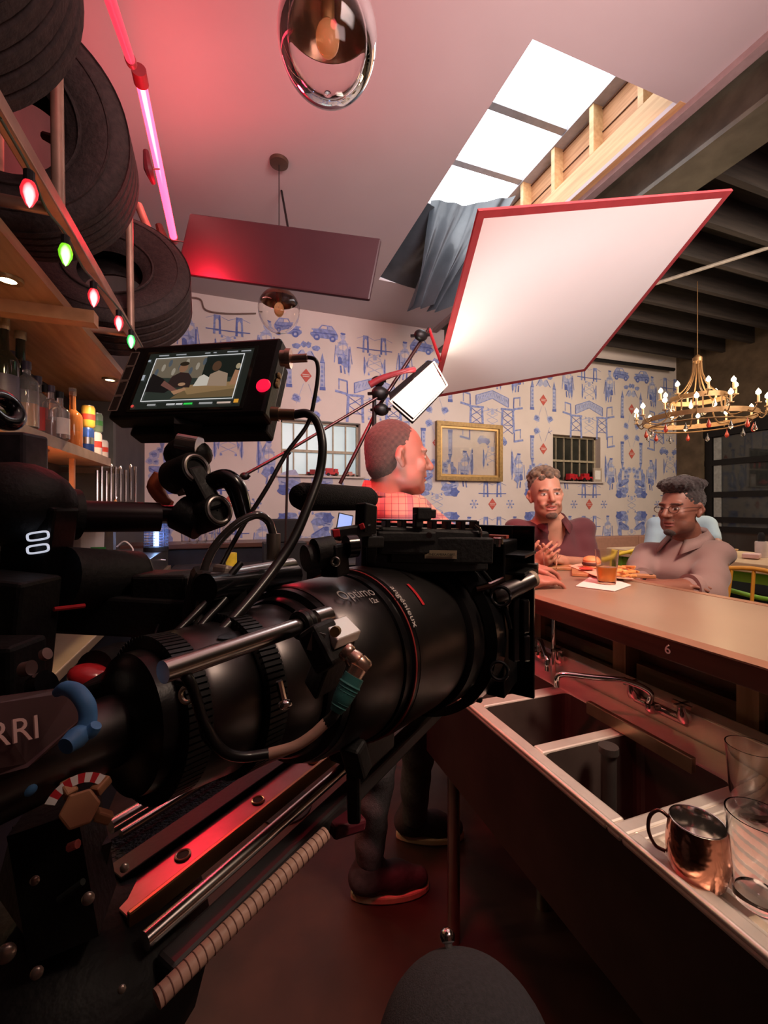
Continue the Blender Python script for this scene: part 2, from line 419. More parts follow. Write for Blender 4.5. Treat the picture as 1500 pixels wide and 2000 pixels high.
def blob(x, z, rx, rz, ci, lift=1, seed=0, n=11, a=.22, rotn=0):
    r_ = random.Random(seed); P = []
    for k in range(n):
        t = 2*PI*k/n; q = 1+a*(r_.random()*2-1); px_, pz_ = rx*q*math.cos(t), rz*q*math.sin(t)
        P.append((x+px_*math.cos(rotn)-pz_*math.sin(rotn), z+px_*math.sin(rotn)+pz_*math.cos(rotn)))
    motif(P, ci, lift)
class MF:      # motif helper: local coordinates mirrored by sx, flipped by sz
    def __init__(s, x, z, sx=1, sz=1): s.x = x; s.z = z; s.sx = sx; s.sz = sz
    def P(s, pts, c, l=1): motif([(s.x+s.sx*p[0], s.z+s.sz*p[1]) for p in pts], c, l)
    def L(s, a, b_, c_, d, w, c, l=2): line(s.x+s.sx*a, s.z+s.sz*b_, s.x+s.sx*c_, s.z+s.sz*d, w, c, l)
    def B(s, a, b_, rx, rz, c, l=1, seed=0, r=0, am=.22): blob(s.x+s.sx*a, s.z+s.sz*b_, rx, rz, c, l, seed, 11, am, r*s.sx*s.sz)
def m_diamond(x, z):
    q = MF(x, z); q.P([(-.068, 0), (0, -.085), (.068, 0), (0, .085)], 4, 3)
    q.L(-.045, .01, .045, .01, .008, 0, 4); q.L(-.04, -.012, .04, -.012, .008, 0, 4)
def m_tower(q):
    q.P([(-.03, -.2), (.035, -.2), (.03, .12), (-.025, .12)], 3); q.P([(-.03, .12), (.03, .12), (0, .24)], 2, 2)
    for k in range(5): q.P([(-.018, -.17+k*.055), (.012, -.17+k*.055), (.01, -.14+k*.055), (-.018, -.14+k*.055)], 2, 2)
    q.P([(-.034, -.22), (.04, -.22), (.038, -.18), (-.032, -.18)], 1, 3); q.L(.03, -.2, .028, .12, .006, 1, 3); q.L(-.03, .12, .03, .12, .012, 1, 3)
def m_shell(q):
    q.B(0, 0, .062, .05, 3, 1, 3, .4); q.B(.005, 0, .042, .033, 2, 2, 5, .4); q.L(-.04, .02, .04, -.02, .007, 1, 3); q.L(-.03, -.02, .02, .035, .005, 1, 3)
def m_bridge(q):     # pair of gate towers
    q.P([(-.045, -.11), (.045, -.11), (.035, .11), (-.035, .11)], 2, 1); q.P([(-.018, -.05), (.018, -.05), (.016, .045), (0, .07), (-.016, .045)], 0, 2)
    q.P([(-.018, -.11), (.018, -.11), (.016, -.075), (-.016, -.075)], 0, 2); q.P([(-.045, -.11), (-.02, -.11), (-.02, .1), (-.035, .11)], 1, 2)
    q.L(-.12, -.062, .12, -.058, .012, 1, 3); q.L(-.12, .06, -.02, .10, .005, 2, 3); q.L(.12, .06, .02, .10, .005, 2, 3)
def m_truss(q):
    q.L(-.12, .17, .12, .17, .03, 2); q.L(-.09, .16, -.105, -.17, .035, 2); q.L(.09, .16, .105, -.17, .035, 2)
    for k in range(3): z0 = .15-k*.11; q.L(-.085, z0, .085, z0-.11, .009, 1, 3); q.L(.085, z0, -.085, z0-.11, .009, 1, 3)
    q.L(-.1, -.06, .1, -.06, .008, 1, 3)
def m_banner(q):
    q.P([(0, .09), (.27, 0), (.27, -.13), (0, -.02)], 3, 1); q.L(0, .09, .27, 0, .012, 2, 3); q.L(0, -.02, .27, -.13, .012, 2, 3); q.L(.27, 0, .27, -.13, .012, 1, 3)
    for k in range(6): q.L(.02+k*.042, .055-k*.014, .045+k*.042, .0-k*.015, .008, 2, 3)
    q.L(0, -.17, .36, -.28, .012, 3)
def m_chair(q):
    q.L(-.06, .08, .06, .1, .022, 2); q.L(-.055, .08, -.06, -.09, .018, 1); q.L(.05, .1, .05, -.03, .014, 2); q.L(-.06, -.08, .1, -.05, .03, 2)
def m_leaf(q, s=1):
    q.P([(0, .17*s), (.035*s, .06*s), (.03*s, -.08*s), (0, -.16*s), (-.02*s, -.05*s)], 3, 1); q.L(0, .14*s, .005, -.12*s, .014*s, 1, 3); q.P([(.03*s, .04*s), (.075*s, .12*s), (.05*s, -.03*s)], 2, 2)
    q.B(.012*s, -.02*s, .014*s, .05*s, 2, 2, 9)
def m_figure(q):
    q.B(0, .06, .085, .15, 3, 1, 4, 0, .12); q.B(0, .235, .035, .045, 3, 1, 7, 0, .1); q.B(-.03, -.09, .05, .06, 2, 2, 8); q.B(.04, -.07, .03, .05, 1, 3, 3)
    q.L(-.09, .12, -.12, -.1, .012, 2, 3); q.L(.09, .12, .11, -.1, .012, 2, 3); q.L(-.015, -.14, -.03, -.23, .02, 2, 3); q.L(.03, -.13, .02, -.22, .02, 1, 3); q.B(0, .1, .05, .035, 0, 2, 6); q.L(-.06, .0, .07, .01, .012, 2, 3); q.L(-.07, .15, .07, .15, .006, 2, 3); q.B(0, .27, .03, .015, 1, 2, 2); q.L(0, .19, 0, -.05, .005, 2, 3)
def m_car(q, s=1):
    q.P([(-.19*s, -.03*s), (-.17*s, .05*s), (-.08*s, .06*s), (-.03*s, .12*s), (.11*s, .12*s), (.17*s, .05*s), (.2*s, .0), (.19*s, -.06*s), (-.15*s, -.07*s)], 2, 1)
    q.P([(-.05*s, .065*s), (-.02*s, .105*s), (.04*s, .105*s), (.04*s, .065*s)], 0, 2); q.P([(.055*s, .065*s), (.055*s, .105*s), (.1*s, .105*s), (.14*s, .06*s)], 3, 2)
    q.B(-.1*s, -.06*s, .045*s, .045*s, 1, 3, 1, 0, .03); q.B(.12*s, -.06*s, .045*s, .045*s, 1, 3, 1, 0, .03); q.B(-.1*s, -.06*s, .02*s, .02*s, 3, 4, 1); q.B(.12*s, -.06*s, .02*s, .02*s, 3, 4, 1)
    q.L(-.17*s, .0, .18*s, .01*s, .014*s, 1, 3); q.B(-.17*s, .02*s, .018*s, .02*s, 0, 3, 2)
def m_flake(q):
    for k in range(6): a = PI*k/6*2; q.L(0, 0, .055*math.cos(a), .055*math.sin(a), .009, 2); q.B(.055*math.cos(a), .055*math.sin(a), .013, .013, 2, 2, k)
def m_sketch(q):
    for k in range(3): q.L(-.09, -.1+k*.09, .09, -.02+k*.09, .008, 3); q.L(.09, -.1+k*.09, -.09, -.02+k*.09, .008, 3)
    q.B(0, .1, .03, .04, 3, 1, 3); q.B(-.07, .13, .015, .015, 2, 1, 3); q.B(.07, .13, .015, .015, 2, 1, 3); q.B(-.08, -.12, .016, .016, 2, 1, 3); q.B(.08, -.12, .016, .016, 2, 1, 3)
P_ = 1.77
for k in range(-2, 5):
    A = .84+P_*k; Bx = -.05+P_*k
    for zz in (1.60, .87): m_diamond(A, H+zz)
    m_diamond(Bx, H+.04)
    for s in (1, -1):
        m_tower(MF(A+.20*s, H+1.66, s)); m_tower(MF(A+.20*s, H+.84, s, -1))
        m_shell(MF(A+.12*s, H+1.32, s)); m_shell(MF(A+.12*s, H+1.13, s, -1))
        for z0, z1 in ((1.5, 1.25), (.98, 1.2)): line(A+.03*s, H+z0, A+.12*s, H+z1, .006, 3)
        for dx, dz, rr in ((.05, .60, .045), (.12, .57, .055), (.18, .62, .04), (.08, .50, .04), (.14, .49, .035)): blob(A+dx*s, H+dz, rr, rr, 3, 1, int(dx*100)); blob(A+dx*s, H+dz, rr*.5, rr*.5, 2, 2, 5); line(A+dx*s-rr*.6, H+dz, A+dx*s+rr*.5, H+dz+.01, .007, 1, 3)
        blob(A+.05*s, H+1.86, .05, .06, 3, 1, 4); blob(A+.12*s, H+1.95, .05, .035, 2, 1, 6); blob(A+.03*s, H+1.98, .035, .04, 2, 1, 8); line(A+.06*s, H+1.9, A+.13*s, H+1.8, .01, 1)
        # lower double cars
        for z0, sz in ((.30, 1), (-.22, -1)):
            q = MF(A+.20*s, H+z0, s, sz)
            q.B(0, 0, .14, .14, 3, 1, 11); q.B(-.03, .1, .12, .05, 2, 2, 12, -.3); q.B(.06, .17, .05, .08, 2, 1, 13); q.B(-.04, -.03, .10, .05, 2, 2, 14, .2); q.B(.07, -.09, .07, .06, 1, 3, 15); q.B(.0, -.12, .1, .035, 2, 2, 16); q.B(-.02, .03, .035, .02, 0, 4, 17); q.B(.05, .05, .035, .03, 1, 4, 18); q.L(-.12, .12, .02, .03, .014, 1, 4); q.L(.02, -.02, .1, .0, .01, 1, 4)
        q = MF(A+.2*s, H+.52, s); q.P([(0, .1), (.05, .1), (.07, -.12), (.02, -.1)], 2)
        q = MF(A+.2*s, H-.45, s); q.P([(0, -.12), (.05, -.12), (.07, .12), (.02, .1)], 2)
        m_bridge(MF(Bx+.11*s, H+.25, s)); m_bridge(MF(Bx+.11*s, H-.25, s, 1)); m_bridge(MF(Bx+.12*s, H+2.08, s)); m_flake(MF(Bx+.30*s, H+.04, s))
        m_leaf(MF(Bx+.34*s, H+1.83, s), 1.15); m_leaf(MF(Bx+.14*s, H+1.80, -s), .8); m_banner(MF(Bx, H+1.57, s)); m_chair(MF(Bx+.42*s, H+1.50, s)); m_truss(MF(Bx+.26*s, H+1.24, s)); m_chair(MF(Bx+.43*s, H+1.03, s))
        m_leaf(MF(Bx+.33*s, H+.62, s, 1), 1.3); m_leaf(MF(Bx+.15*s, H+.68, -s), .9)
        m_figure(MF(Bx+.42*s, H+1.90, s)); m_figure(MF(Bx+.45*s, H+.50, s)); m_figure(MF(Bx+.38*s, H-.42, s))
        m_car(MF(A+.22*s, H+2.14, s), .9); m_car(MF(Bx+.14*s, H+.94, s), .55); m_car(MF(Bx+.16*s, H-.55, s), .8)
    m_sketch(MF(A, H+.04)); m_sketch(MF(Bx, H+1.25)); m_sketch(MF(Bx, H+.72)); m_sketch(MF(A, H-.5)); m_sketch(MF(Bx, H+1.82))
wb.build('wall_back', [PAP, B1, B2, B3, RD], kind='structure', recalc=False)
# windows
SASH = mat('sash_paint', (.36, .31, .22), .5, noise=.15)
def window(w, nx, name, glassmat, fr):
    o = thing(name, None, None, ((w[0]+w[1])/2, D0, w[2])); del_keys = None
    o['kind'] = 'structure'
    yb = D0+.12; t = .028
    b = MB()
    for q in ((w[0], w[0]+t, w[2], w[3]), (w[1]-t, w[1], w[2], w[3]), (w[0], w[1], w[2], w[2]+t), (w[0], w[1], w[3]-t, w[3])): b.box2((q[0], yb-.02, q[2]), (q[1], yb+.02, q[3]))
    zm = w[2]+(w[3]-w[2])*.46; b.box2((w[0], yb-.025, zm-.016), (w[1], yb+.015, zm+.016))
    for i in range(1, nx):
        x = w[0]+(w[1]-w[0])*i/nx; b.box2((x-.008, yb-.012, w[2]), (x+.008, yb+.01, w[3]))
    b.build('window_frame', fr, o)
    b = MB(); b.box2((w[0], yb+.012, w[2]), (w[1], yb+.016, w[3])); b.build('window_pane', glassmat, o)
    b = MB(); b.box2((w[0]-.05, D0-.05, w[2]-.02), (w[1]+.05, D0+.12, w[2]+.001)); b.build('window_sill', mat('sill_paint', (.55, .48, .45), .6, noise=.05), o)
    return o
window(W1, 6, 'window_1', mat('lit_frosted_pane', (.4, .5, .5), .3, emit=(.45, .62, .66), es=.45, noise=.1, nscale=3), SASH)
window(W2, 6, 'window_2', mat('dark_pane', (.03, .03, .025), .12, noise=.3, nscale=6), SASH)
# left wall, right wall with column, garage door
b = MB(); b.box2((XL-.1, -3, 0), (XL, D0, ZC)); b.build('wall_left', DARKW, kind='structure')
b = MB(); b.box2((-1.2, -3.1, 0), (XR+.3, -3, ZT)); b.build('wall_front', mat('warm_plaster', (.25, .16, .13), .8, noise=.1), kind='structure')
BRN = mat('brown_concrete', (.12, .085, .055), .85, noise=.35, nscale=5, bump=.4, bscale=20)
b = MB(); b.box2((XR-.12, 4.80, 0), (XR+.12, D0, ZT)); b.box2((XR, -3, 0), (XR+.12, .2, ZT)); b.box2((XR, .2, H+1.30), (XR+.12, 4.8, ZT)); b.build('wall_right', BRN, kind='structure')
gd = thing('door_1', None, None, (XR, 2.5, 0)); gd['kind'] = 'structure'
b = MB()
for z in (.03, .55, 1.0, H-.25, H+.15, H+.66, H+1.12): b.box2((XR-.03, .2, z), (XR+.03, 4.8, z+.09))
for yy in (4.68, 3.4, 2.1, .9): b.box2((XR-.035, yy, 0), (XR+.035, yy+.1, H+1.3))
b.box2((XR-.06, .2, H+1.12), (XR+.06, 4.8, H+1.32))
b.build('door_frame', BLKM, gd)
b = MB(); b.box2((XR-.005, .2, 0), (XR+.005, 4.8, H+1.2)); b.build('door_glass', mat('night_glass', (.035, .04, .042), .06, noise=.35, nscale=2, coat=.5), gd)
b = MB(); b.box2((XR-.02, 4.55, .6), (XR-.01, 4.66, H+1.1)); b.build('pale_seal', mat('pale_grey_strip', (.35, .37, .37), .6, noise=.2), gd)
# dark joisted ceiling on the right, steel beam
JO = wood_mat('old_joist_wood', (.020, .015, .014), (.045, .032, .028), .8, 3, 'X')
b = MB(); b.box2((CE+.05, -3, H+2.72), (XR+.2, D0+.2, H+2.78)); b.build('ceiling_deck', JO, kind='structure')
tj = None; n_ = 0
for i in range(18):
    y = -1.5+i*.40
    if y > D0: break
    b = MB(); b.box2((CE+.2, y, H+2.44), (XR+.1, y+.05, H+2.72)); o = b.build('ceiling_joist', JO); tag(o, None, None, kind='structure')
b = MB(); b.box2((CE+.0, -3, H+2.10), (CE+.30, D0, H+2.13)); b.box2((CE+.0, -3, H+2.42), (CE+.30, D0, H+2.45)); b.box2((CE+.12, -3, H+2.12), (CE+.16, D0, H+2.43))
b.build('ceiling_beam', mat('greenish_lit_beam', (.09, .08, .055), .5, noise=.3, nscale=8), kind='structure')  # greenish light on the steel beam is put into its base colour
b = MB(); b.box2((CE-.06, -3, H+2.36), (CE+.005, D0, H+2.44)); b.build('trim_1', mat('mauve_trim', (.35, .26, .25), .7, noise=.1), kind='structure')
# diagonal conduit under the joists
b = MB(); b.tube([W(1245, 565, 4.2), W(1500, 484, 4.0)], .018, 8); tag(b.build('ceiling_conduit', mat('dusty_pipe', (.28, .24, .21), .6, noise=.2)), 'thin grey conduit running diagonally under the dark joists', 'pipe')
b = MB(); b.tube([WY(1160, 702, 5.08), WY(1316, 722, 5.08)], .03, 8); tag(b.build('wall_rail', BLKM), 'black horizontal rail high on the wallpapered wall', 'rail')
# bench along the back wall
b_ = None
bn = thing('booth_bench', 'long tan upholstered booth bench against the wallpapered wall', 'bench', (4.8, 4.9, 0))
UPH = mat('tan_vinyl', (.42, .22, .16), .5, noise=.08, bump=.05)
for k in range(5):
    x0 = 2.3+k*.96; b = MB(); b.box2((x0+.005, 5.05, .45), (x0+.955, 5.19, H-.46)); b.build('back_cushion', UPH, bn, bevel=.02)
b = MB(); b.box2((2.4, 4.6, .38), (7.1, 5.04, .48)); b.build('seat', UPH, bn, bevel=.03)
b = MB(); b.box2((2.45, 4.66, 0), (7.1, 5.05, .38)); b.build('base', DARKW, bn)
# gold frame on the wall
fr = thing('picture_frame', 'gold picture frame with clear glass hanging on the blue and white wallpaper', 'picture frame', (3.1, 5.16, H+.36))
x0, x1, z0, z1, t = 2.58, 3.62, H+.36, H+1.16, .075
def fring(i0, i1, ya, yb, name, m):
    b = MB(); A = [(x0+i0, z0+i0), (x1-i0, z0+i0), (x1-i0, z1-i0), (x0+i0, z1-i0)]; B = [(x0+i1, z0+i1), (x1-i1, z0+i1), (x1-i1, z1-i1), (x0+i1, z1-i1)]
    for i in range(4):
        j = (i+1) % 4; b.prism([(A[i][0], ya, A[i][1]), (A[j][0], ya, A[j][1]), (B[j][0], ya, B[j][1]), (B[i][0], ya, B[i][1])], (0, 1, 0), yb-ya)
    b.build(name, m, fr)
fring(0, t*.75, 5.13, 5.195, 'frame', GOLD); fring(t*.75, t*1.15, 5.15, 5.19, 'inner_moulding', mat('bright_gold_lip', (.42, .26, .10), .4, .5, noise=.1))
b = MB(); b.box2((x0+t, 5.15, z0+t), (x1-t, 5.153, z1-t)); b.build('glass', mat('frame_glass', (.97, .95, .92), .02, trans=1, ior=1.12, noise=.02), fr)
# toys on the sills
def toycar(loc, s, rz, col, label, group=None, truck=False):
    t = thing('toy_car', label, 'toy', loc, 0, group); M = Matrix.Translation(Vector(loc)) @ Matrix.Rotation(rz, 4, 'Z') @ Matrix.Scale(s, 4)
    b = MB(M); b.box2((-.5, -.2, .12), (.5, .2, .32)); 
    if truck: b.box2((-.48, -.18, .3), (.1, .18, .58)); b.box2((.18, -.18, .3), (.46, .18, .55))
    else: b.box2((-.25, -.17, .3), (.2, .17, .52))
    b.build('body', col, t, bevel=.02*s)
    for x in (-.3, .3):
        for y in (-.2, .2):
            b = MB(M); b.lathe([(.11, -.03), (.12, 0), (.11, .03)], (x, y, .12), (0, 1, 0), 12); b.build('wheel', BLKM, t)
zs = W1[2]+.002
toycar((1.16, D0+.02, zs), .17, .1, REDP, 'small red toy truck on the lit window sill', truck=True)
toycar((.93, D0+.03, zs), .15, -.3, mat('maroon_plastic', (.25, .03, .03), .4, noise=.1), 'dark red toy car on the lit window sill beside the cable')
toycar((1.40, D0+.02, zs), .12, .1, mat('pink_plastic', (.5, .2, .17), .5, noise=.1), 'tiny pinkish toy car at the right end of the lit window sill')
zs = W2[2]+.002
toycar((4.92, D0+.0, zs), .20, .2, REDP, 'red toy truck on the sill of the dark window', truck=True)
toycar((5.17, D0-.01, zs), .24, .1, REDP, 'low red toy car on the sill of the dark window')
b = MB(); x = 5.33; b.box2((x, D0-.02, zs), (x+.17, D0, zs+.22)); b.mi = 1; b.box2((x+.03, D0-.022, zs+.04), (x+.14, D0-.019, zs+.18)); tag(b.build('photo_frame', [mat('silver_frame', (.6, .5, .42), .4, .4, noise=.1), WHT]), 'small pale photo frame standing on the dark window sill', 'photo frame')
# ================================================================== LEFT SIDE: back bar, tyres, lamps
SHW = wood_mat('shelf_wood', (.30, .16, .08), (.50, .30, .17), .45, 3, 'Y')
PIPE = mat('rusty_tan_pipe', (.45, .27, .20), .45, .5, noise=.25, nscale=12)
TYR = mat('tyre_rubber', (.040, .024, .022), .78, noise=.35, nscale=60, bump=.5, bscale=120)
def tyre(c, R_, axis, label, hole=.56, wid=.11):
    t = thing('car_tyre', label, 'tyre', c, 0, 'old tyres racked above the back bar')
    r0 = R_*hole; prof = []
    pts = [(r0, -wid*.62), (r0+.03, -wid*.85), (R_*.80, -wid*1.05), (R_*.93, -wid*.98), (R_*.985, -wid*.80)]
    for k in range(5):
        a = -wid*.72+k*wid*.36
        pts += [(R_, a-wid*.12), (R_*1.0, a+wid*.12), (R_*.978, a+wid*.14), (R_*.978, a+wid*.2)]
    pts += [(R_*.985, wid*.80), (R_*.93, wid*.98), (R_*.80, wid*1.05), (r0+.03, wid*.85), (r0, wid*.62), (r0-.012, wid*.5)]
    pts2 = pts+[(r0+.03, wid*.45), (R_*.86, wid*.85), (R_*.93, wid*.6), (R_*.93, -wid*.6), (R_*.86, -wid*.85), (r0+.03, -wid*.45), (r0-.012, -wid*.5), (r0, -wid*.62)]
    b = MB(); b.lathe(pts2, c, axis, 64, caps=False); b.build('casing', TYR, t, smooth=True)
    b = MB()
    for s in (1, -1):
        b.torus(Vector(c)+Vector(axis).normalized()*wid*1.04*s, R_*.84, .004, axis, 64, 6); b.torus(Vector(c)+Vector(axis).normalized()*wid*.9*s, r0+.035, .005, axis, 64, 6)
    b.build('bead_ring', TYR, t, smooth=True)
    return t
tyre((-.585, .93, H+1.02), .30, (-.05, 1, .05), 'nearest old black tyre, cut off by the top left corner', .46)
tyre((-.585, 1.48, H+1.05), .30, (-.06, 1, .10), 'second old black tyre with a wide hole and rope hanging in it', .48)
tyre((-.52, 2.26, H+1.03), .33, (-.05, 1, -.42), 'farthest old black tyre, rimmed with red glow beside the neon tube', .42, .12)
# rack of pipes
XF = -.40; ZR = H+.72
rk = thing('tyre_rack', 'tan pipe rack with a long front rail carrying old tyres and string lights', 'rack', (XF, 1.5, ZR))
b = MB(); b.bar((XF, .1, ZR), (XF, 2.30, ZR), .028, .035); b.build('front_rail', PIPE, rk, bevel=.004)
b = MB(); b.bar((-.84, .1, ZR), (-.84, 3.0, ZR), .03, .035); b.build('rear_rail', PIPE, rk)
for y, z1 in ((.62, 1.4), (1.24, 1.62), (2.02, 1.5)):
    b = MB(); b.tube([(XF, y, ZR), (XF-.01, y, H+z1)], .014, 12); b.build('upright', PIPE, rk, smooth=True)
    b = MB(); b.tube([(XF, y, ZR), (-.84, y, ZR)], .014, 12); b.build('cross_pipe', PIPE, rk, smooth=True)
for y, z1 in ((.62, 2.4), (1.24, 2.4), (2.02, 2.4)):
    b = MB(); b.tube([(-.84, y, ZR), (-.84, y, H+z1)], .014, 12); b.build('rear_upright', PIPE, rk, smooth=True)
# rope / hook junk in tyre hole
b = MB(); b.tube([W(85, 265, 1.35), W(120, 280, 1.35), W(150, 292, 1.35), W(180, 300, 1.36)], [.012, .02, .016, .008], 8, 5); b.tube([W(120, 260, 1.35), W(125, 300, 1.35), W(140, 320, 1.35)], .008, 8, 5)
tag(b.build('hook_clamp', mat('rusty_iron', (.10, .03, .02), .6, .4, noise=.4), smooth=True), 'rusty iron clamp in the hole of the second tyre', 'clamp')
b = MB(); b.tube([W(150, 262, 1.36), W(176, 272, 1.36), W(180, 292, 1.36), W(172, 315, 1.36)], [.006, .011, .010, .004], 8, 6); tag(b.build('antler_hook', mat('bone_white', (.7, .62, .55), .5, noise=.1), smooth=True), 'pale curved hook beside the rusty clamp in the tyre hole', 'hook')
# string light bulbs along the rail
def bulb_mat(nm, col):
    if 'bulb_'+nm in MATS: return MATS['bulb_'+nm]
    m = mat('bulb_'+nm, col, .3, emit=col, es=1.5); nt = m.node_tree; p = nt.nodes['Principled BSDF']
    lw = nt.nodes.new('ShaderNodeLayerWeight'); lw.inputs[0].default_value = .45; r = nt.nodes.new('ShaderNodeValToRGB'); e = r.color_ramp.elements
    e[0].position = .06; e[0].color = (*[min(1, c+.75) for c in col], 1); e[1].position = .32; e[1].color = (*[c*.55 for c in col], 1)
    nt.links.new(lw.outputs['Facing'], r.inputs['Fac']); nt.links.new(r.outputs['Color'], p.inputs['Emission Color'])
    return m
def xmas(px, py, col, nm, label, d=None, s=1.):
    p = WX(px, py, XF+.03); t = thing('christmas_bulb', label, 'light bulb', p, 0, 'coloured string lights on the tyre rack')
    M = Matrix.Translation(p)
    b = MB(M); b.lathe([(.0001, -.034*s), (.006*s, -.028*s), (.013*s, -.012*s), (.0145*s, .0), (.011*s, .012*s), (.008*s, .018*s)], (0, 0, 0), (0, 0, 1), 16)
    b.build('bulb', bulb_mat(nm, col), t, smooth=True)
    b = MB(M); b.lathe([(.009*s, .016*s), (.0095*s, .036*s), (.005*s, .04*s)], (0, 0, 0), (0, 0, 1), 12); b.build('socket', BLKM, t)
for a in ((57, 372, (1, .03, .05), 'red', 'first red string light on the rail, under the big tyres', 1), (128, 492, (.25, .9, .02), 'lime', 'yellow-green string light on the rail', 1), (183, 577, (1, .03, .05), 'red', 'small red string light between the two green ones', 1), (232, 628, (1, .06, .06), 'red', 'red string light nearest above the last green one', 1), (256, 664, (.05, .8, .15), 'green', 'green string light at the far end of the rail', 1)):
    xmas(a[0], a[1], a[2], a[3], a[4], s=1.0)
pts = [WX(x, y, XF+.02)+Vector((0, 0, .035)) for x, y in ((0, 270), (57, 365), (90, 440), (128, 485), (160, 545), (183, 570), (232, 622), (256, 658), (300, 730))]
b = MB(); b.tube(pts, .003, 6, 4); tag(b.build('light_string_wire', mat('green_wire', (.03, .06, .03), .5, noise=.2)), 'thin dark wire joining the coloured bulbs along the rail', 'wire')
# soffit with spots, shelf, shelf spot
ZS = H+.63
b = MB(); b.box2((XL+.002, .05, ZS), (-.50, 2.95, ZS+.03)); tag(b.build('soffit_board', SHW), 'wooden board with downlights above the bottle shelf', 'board')
b = MB(); b.bar((XL+.02, 1.62, ZS-.02), (-.42, 1.62, ZS-.02), .05, .04); tag(b.build('soffit_beam', mat('tan_orange_wood', (.5, .25, .12), .5, noise=.15)), 'short orange wooden crossbeam under the downlight board', 'beam')
WARM = mat('warm_lamp', (1, .8, .5), .3, emit=(1, .72, .36), es=18, noise=.02)
def spot(p, label, e=3.0, k=4.0):
    t = thing('downlight', label, 'lamp', p, 0, 'small warm downlights over the back bar'); M = Matrix.Translation(p)
    b = MB(M); b.lathe([(.020, -.003), (.034, -.003), (.036, .004), (.02, .004)], (0, 0, 0), (0, 0, 1), 24, caps=False); b.build('rim', GOLD, t, smooth=True)
    b = MB(M); b.lathe([(.001, -.004), (.021, -.001)], (0, 0, 0), (0, 0, 1), 20, caps=False); b.build('lens', WARM, t)
    light('downlight_glow', 'SPOT', p+Vector((0, 0, -.02)), e*k, (1, .66, .34), .02, p+Vector((0, 0, -1)), spot=130)
spot(WZ(15, 547, ZS-.006), 'warm downlight at the left edge under the wooden board', 3.5); spot(WZ(215, 742, ZS-.006), 'warm downlight beside the monitor corner', 3.5)
ZSH = H+.275; ZB_ = H-.50
b = MB(); b.box2((XL+.001, .05, ZSH-.045), (-.655, 2.80, ZSH)); shelf = b.build('bottle_shelf', mat('grey_brown_shelf', (.26, .19, .15), .5, noise=.15)); tag(shelf, 'grey-brown shelf holding bottles and cans on the left wall', 'shelf')
spot(WZ(75, 880, ZSH-.051), 'warm downlight under the bottle shelf', 3.5)
b = MB(); b.box2((XL+.001, 2.96, ZB_+.002), (-.68, 3.02, H+.70)); tag(b.build('end_panel', mat('dark_grey_panel', (.10, .095, .08), .6, noise=.25, nscale=6)), 'dark grey end panel closing the bottle shelf', 'panel')
# bottles
AMB = mat('amber_spirit', (.42, .10, .03), .08, noise=.1, coat=.6, trans=.3); WHI = mat('whiskey_glass', (.75, .28, .10), .05, trans=.75, ior=1.3, noise=.1)
CLR = mat('bottle_clear', (.85, .80, .78), .04, trans=.85, ior=1.35, noise=.03); DGL = mat('dark_green_glass', (.02, .025, .015), .08, noise=.2, coat=.5)
LAB = mat('cream_label', (.68, .60, .55), .6, noise=.1); LABD = mat('dark_label', (.06, .05, .08), .5, noise=.2); FOIL = mat('pale_gold_foil', (.55, .48, .30), .3, .6, noise=.25, bump=.4, bscale=120)
REDL = mat('red_label', (.55, .05, .04), .5, noise=.1)
def bottle(px, hh, r, glass, cap, label, lab=None, neck=.3, liquid=None, X=None, dx=0, base=None):
    p = WX(px, 850, -.72+dx); p.z = ZSH if base is None else base
    t = thing('liquor_bottle', label, 'bottle', p, 0, 'bottles lined up on the back-bar shelf')
    h1 = hh*(1-neck-.12)
    b = MB(); b.lathe([(r*.8, 0.001), (r, .008), (r, h1), (r*.85, h1+hh*.05), (r*.34, h1+hh*.12), (r*.30, hh*.94)], p, (0, 0, 1), 24); b.build('glass', glass, t, smooth=True)
    b = MB(); b.lathe([(r*.38, hh*.88), (r*.38, hh), (r*.3, hh*1.005)], p, (0, 0, 1), 20); b.build('cap', cap, t, smooth=True)
    if lab:
        b = MB(); b.lathe([(r*1.012, hh*.12), (r*1.012, h1*.78)], p, (0, 0, 1), 24, caps=False); b.build('label', lab, t, smooth=True)
    if liquid:
        b = MB(); b.lathe([(r*.9, .01), (r*.9, h1*.55)], p, (0, 0, 1), 20); b.build('liquid', liquid, t, smooth=True)
bottle(8, .36, .040, DGL, FOIL, 'tall dark bottle at the left edge of the shelf', LABD)
bottle(40, .37, .045, DGL, FOIL, 'tall dark bottle with pale gold foil over its neck', LABD, neck=.4)
bottle(52, .24, .036, CLR, LABD, 'clear square-shouldered bottle in front of the foil-topped one', None, .2, AMB, dx=.03)
bottle(74, .25, .035, CLR, LABD, 'clear bottle with red-brown spirit, third along the shelf', REDL, .25, AMB, dx=-.02)
bottle(100, .22, .033, CLR, LABD, 'short clear bottle behind the cream-labelled one', None, .25, AMB, dx=.02)
bottle(117, .20, .034, CLR, BLKM, 'short bottle with cream and blue label and black cap', LAB, .3, AMB, dx=.045)
bottle(142, .29, .040, WHI, CLR, 'tall amber whiskey bottle with a glass stopper next to the cans', None, .35, AMB)
bottle(88, .26, .036, WHI, BLKM, 'amber bottle half hidden in the middle of the row', LABD, .28, None, dx=-.06)
bottle(24, .30, .036, CLR, LABD, 'clear bottle between the two tall dark ones', REDL, .3, AMB, dx=-.05)
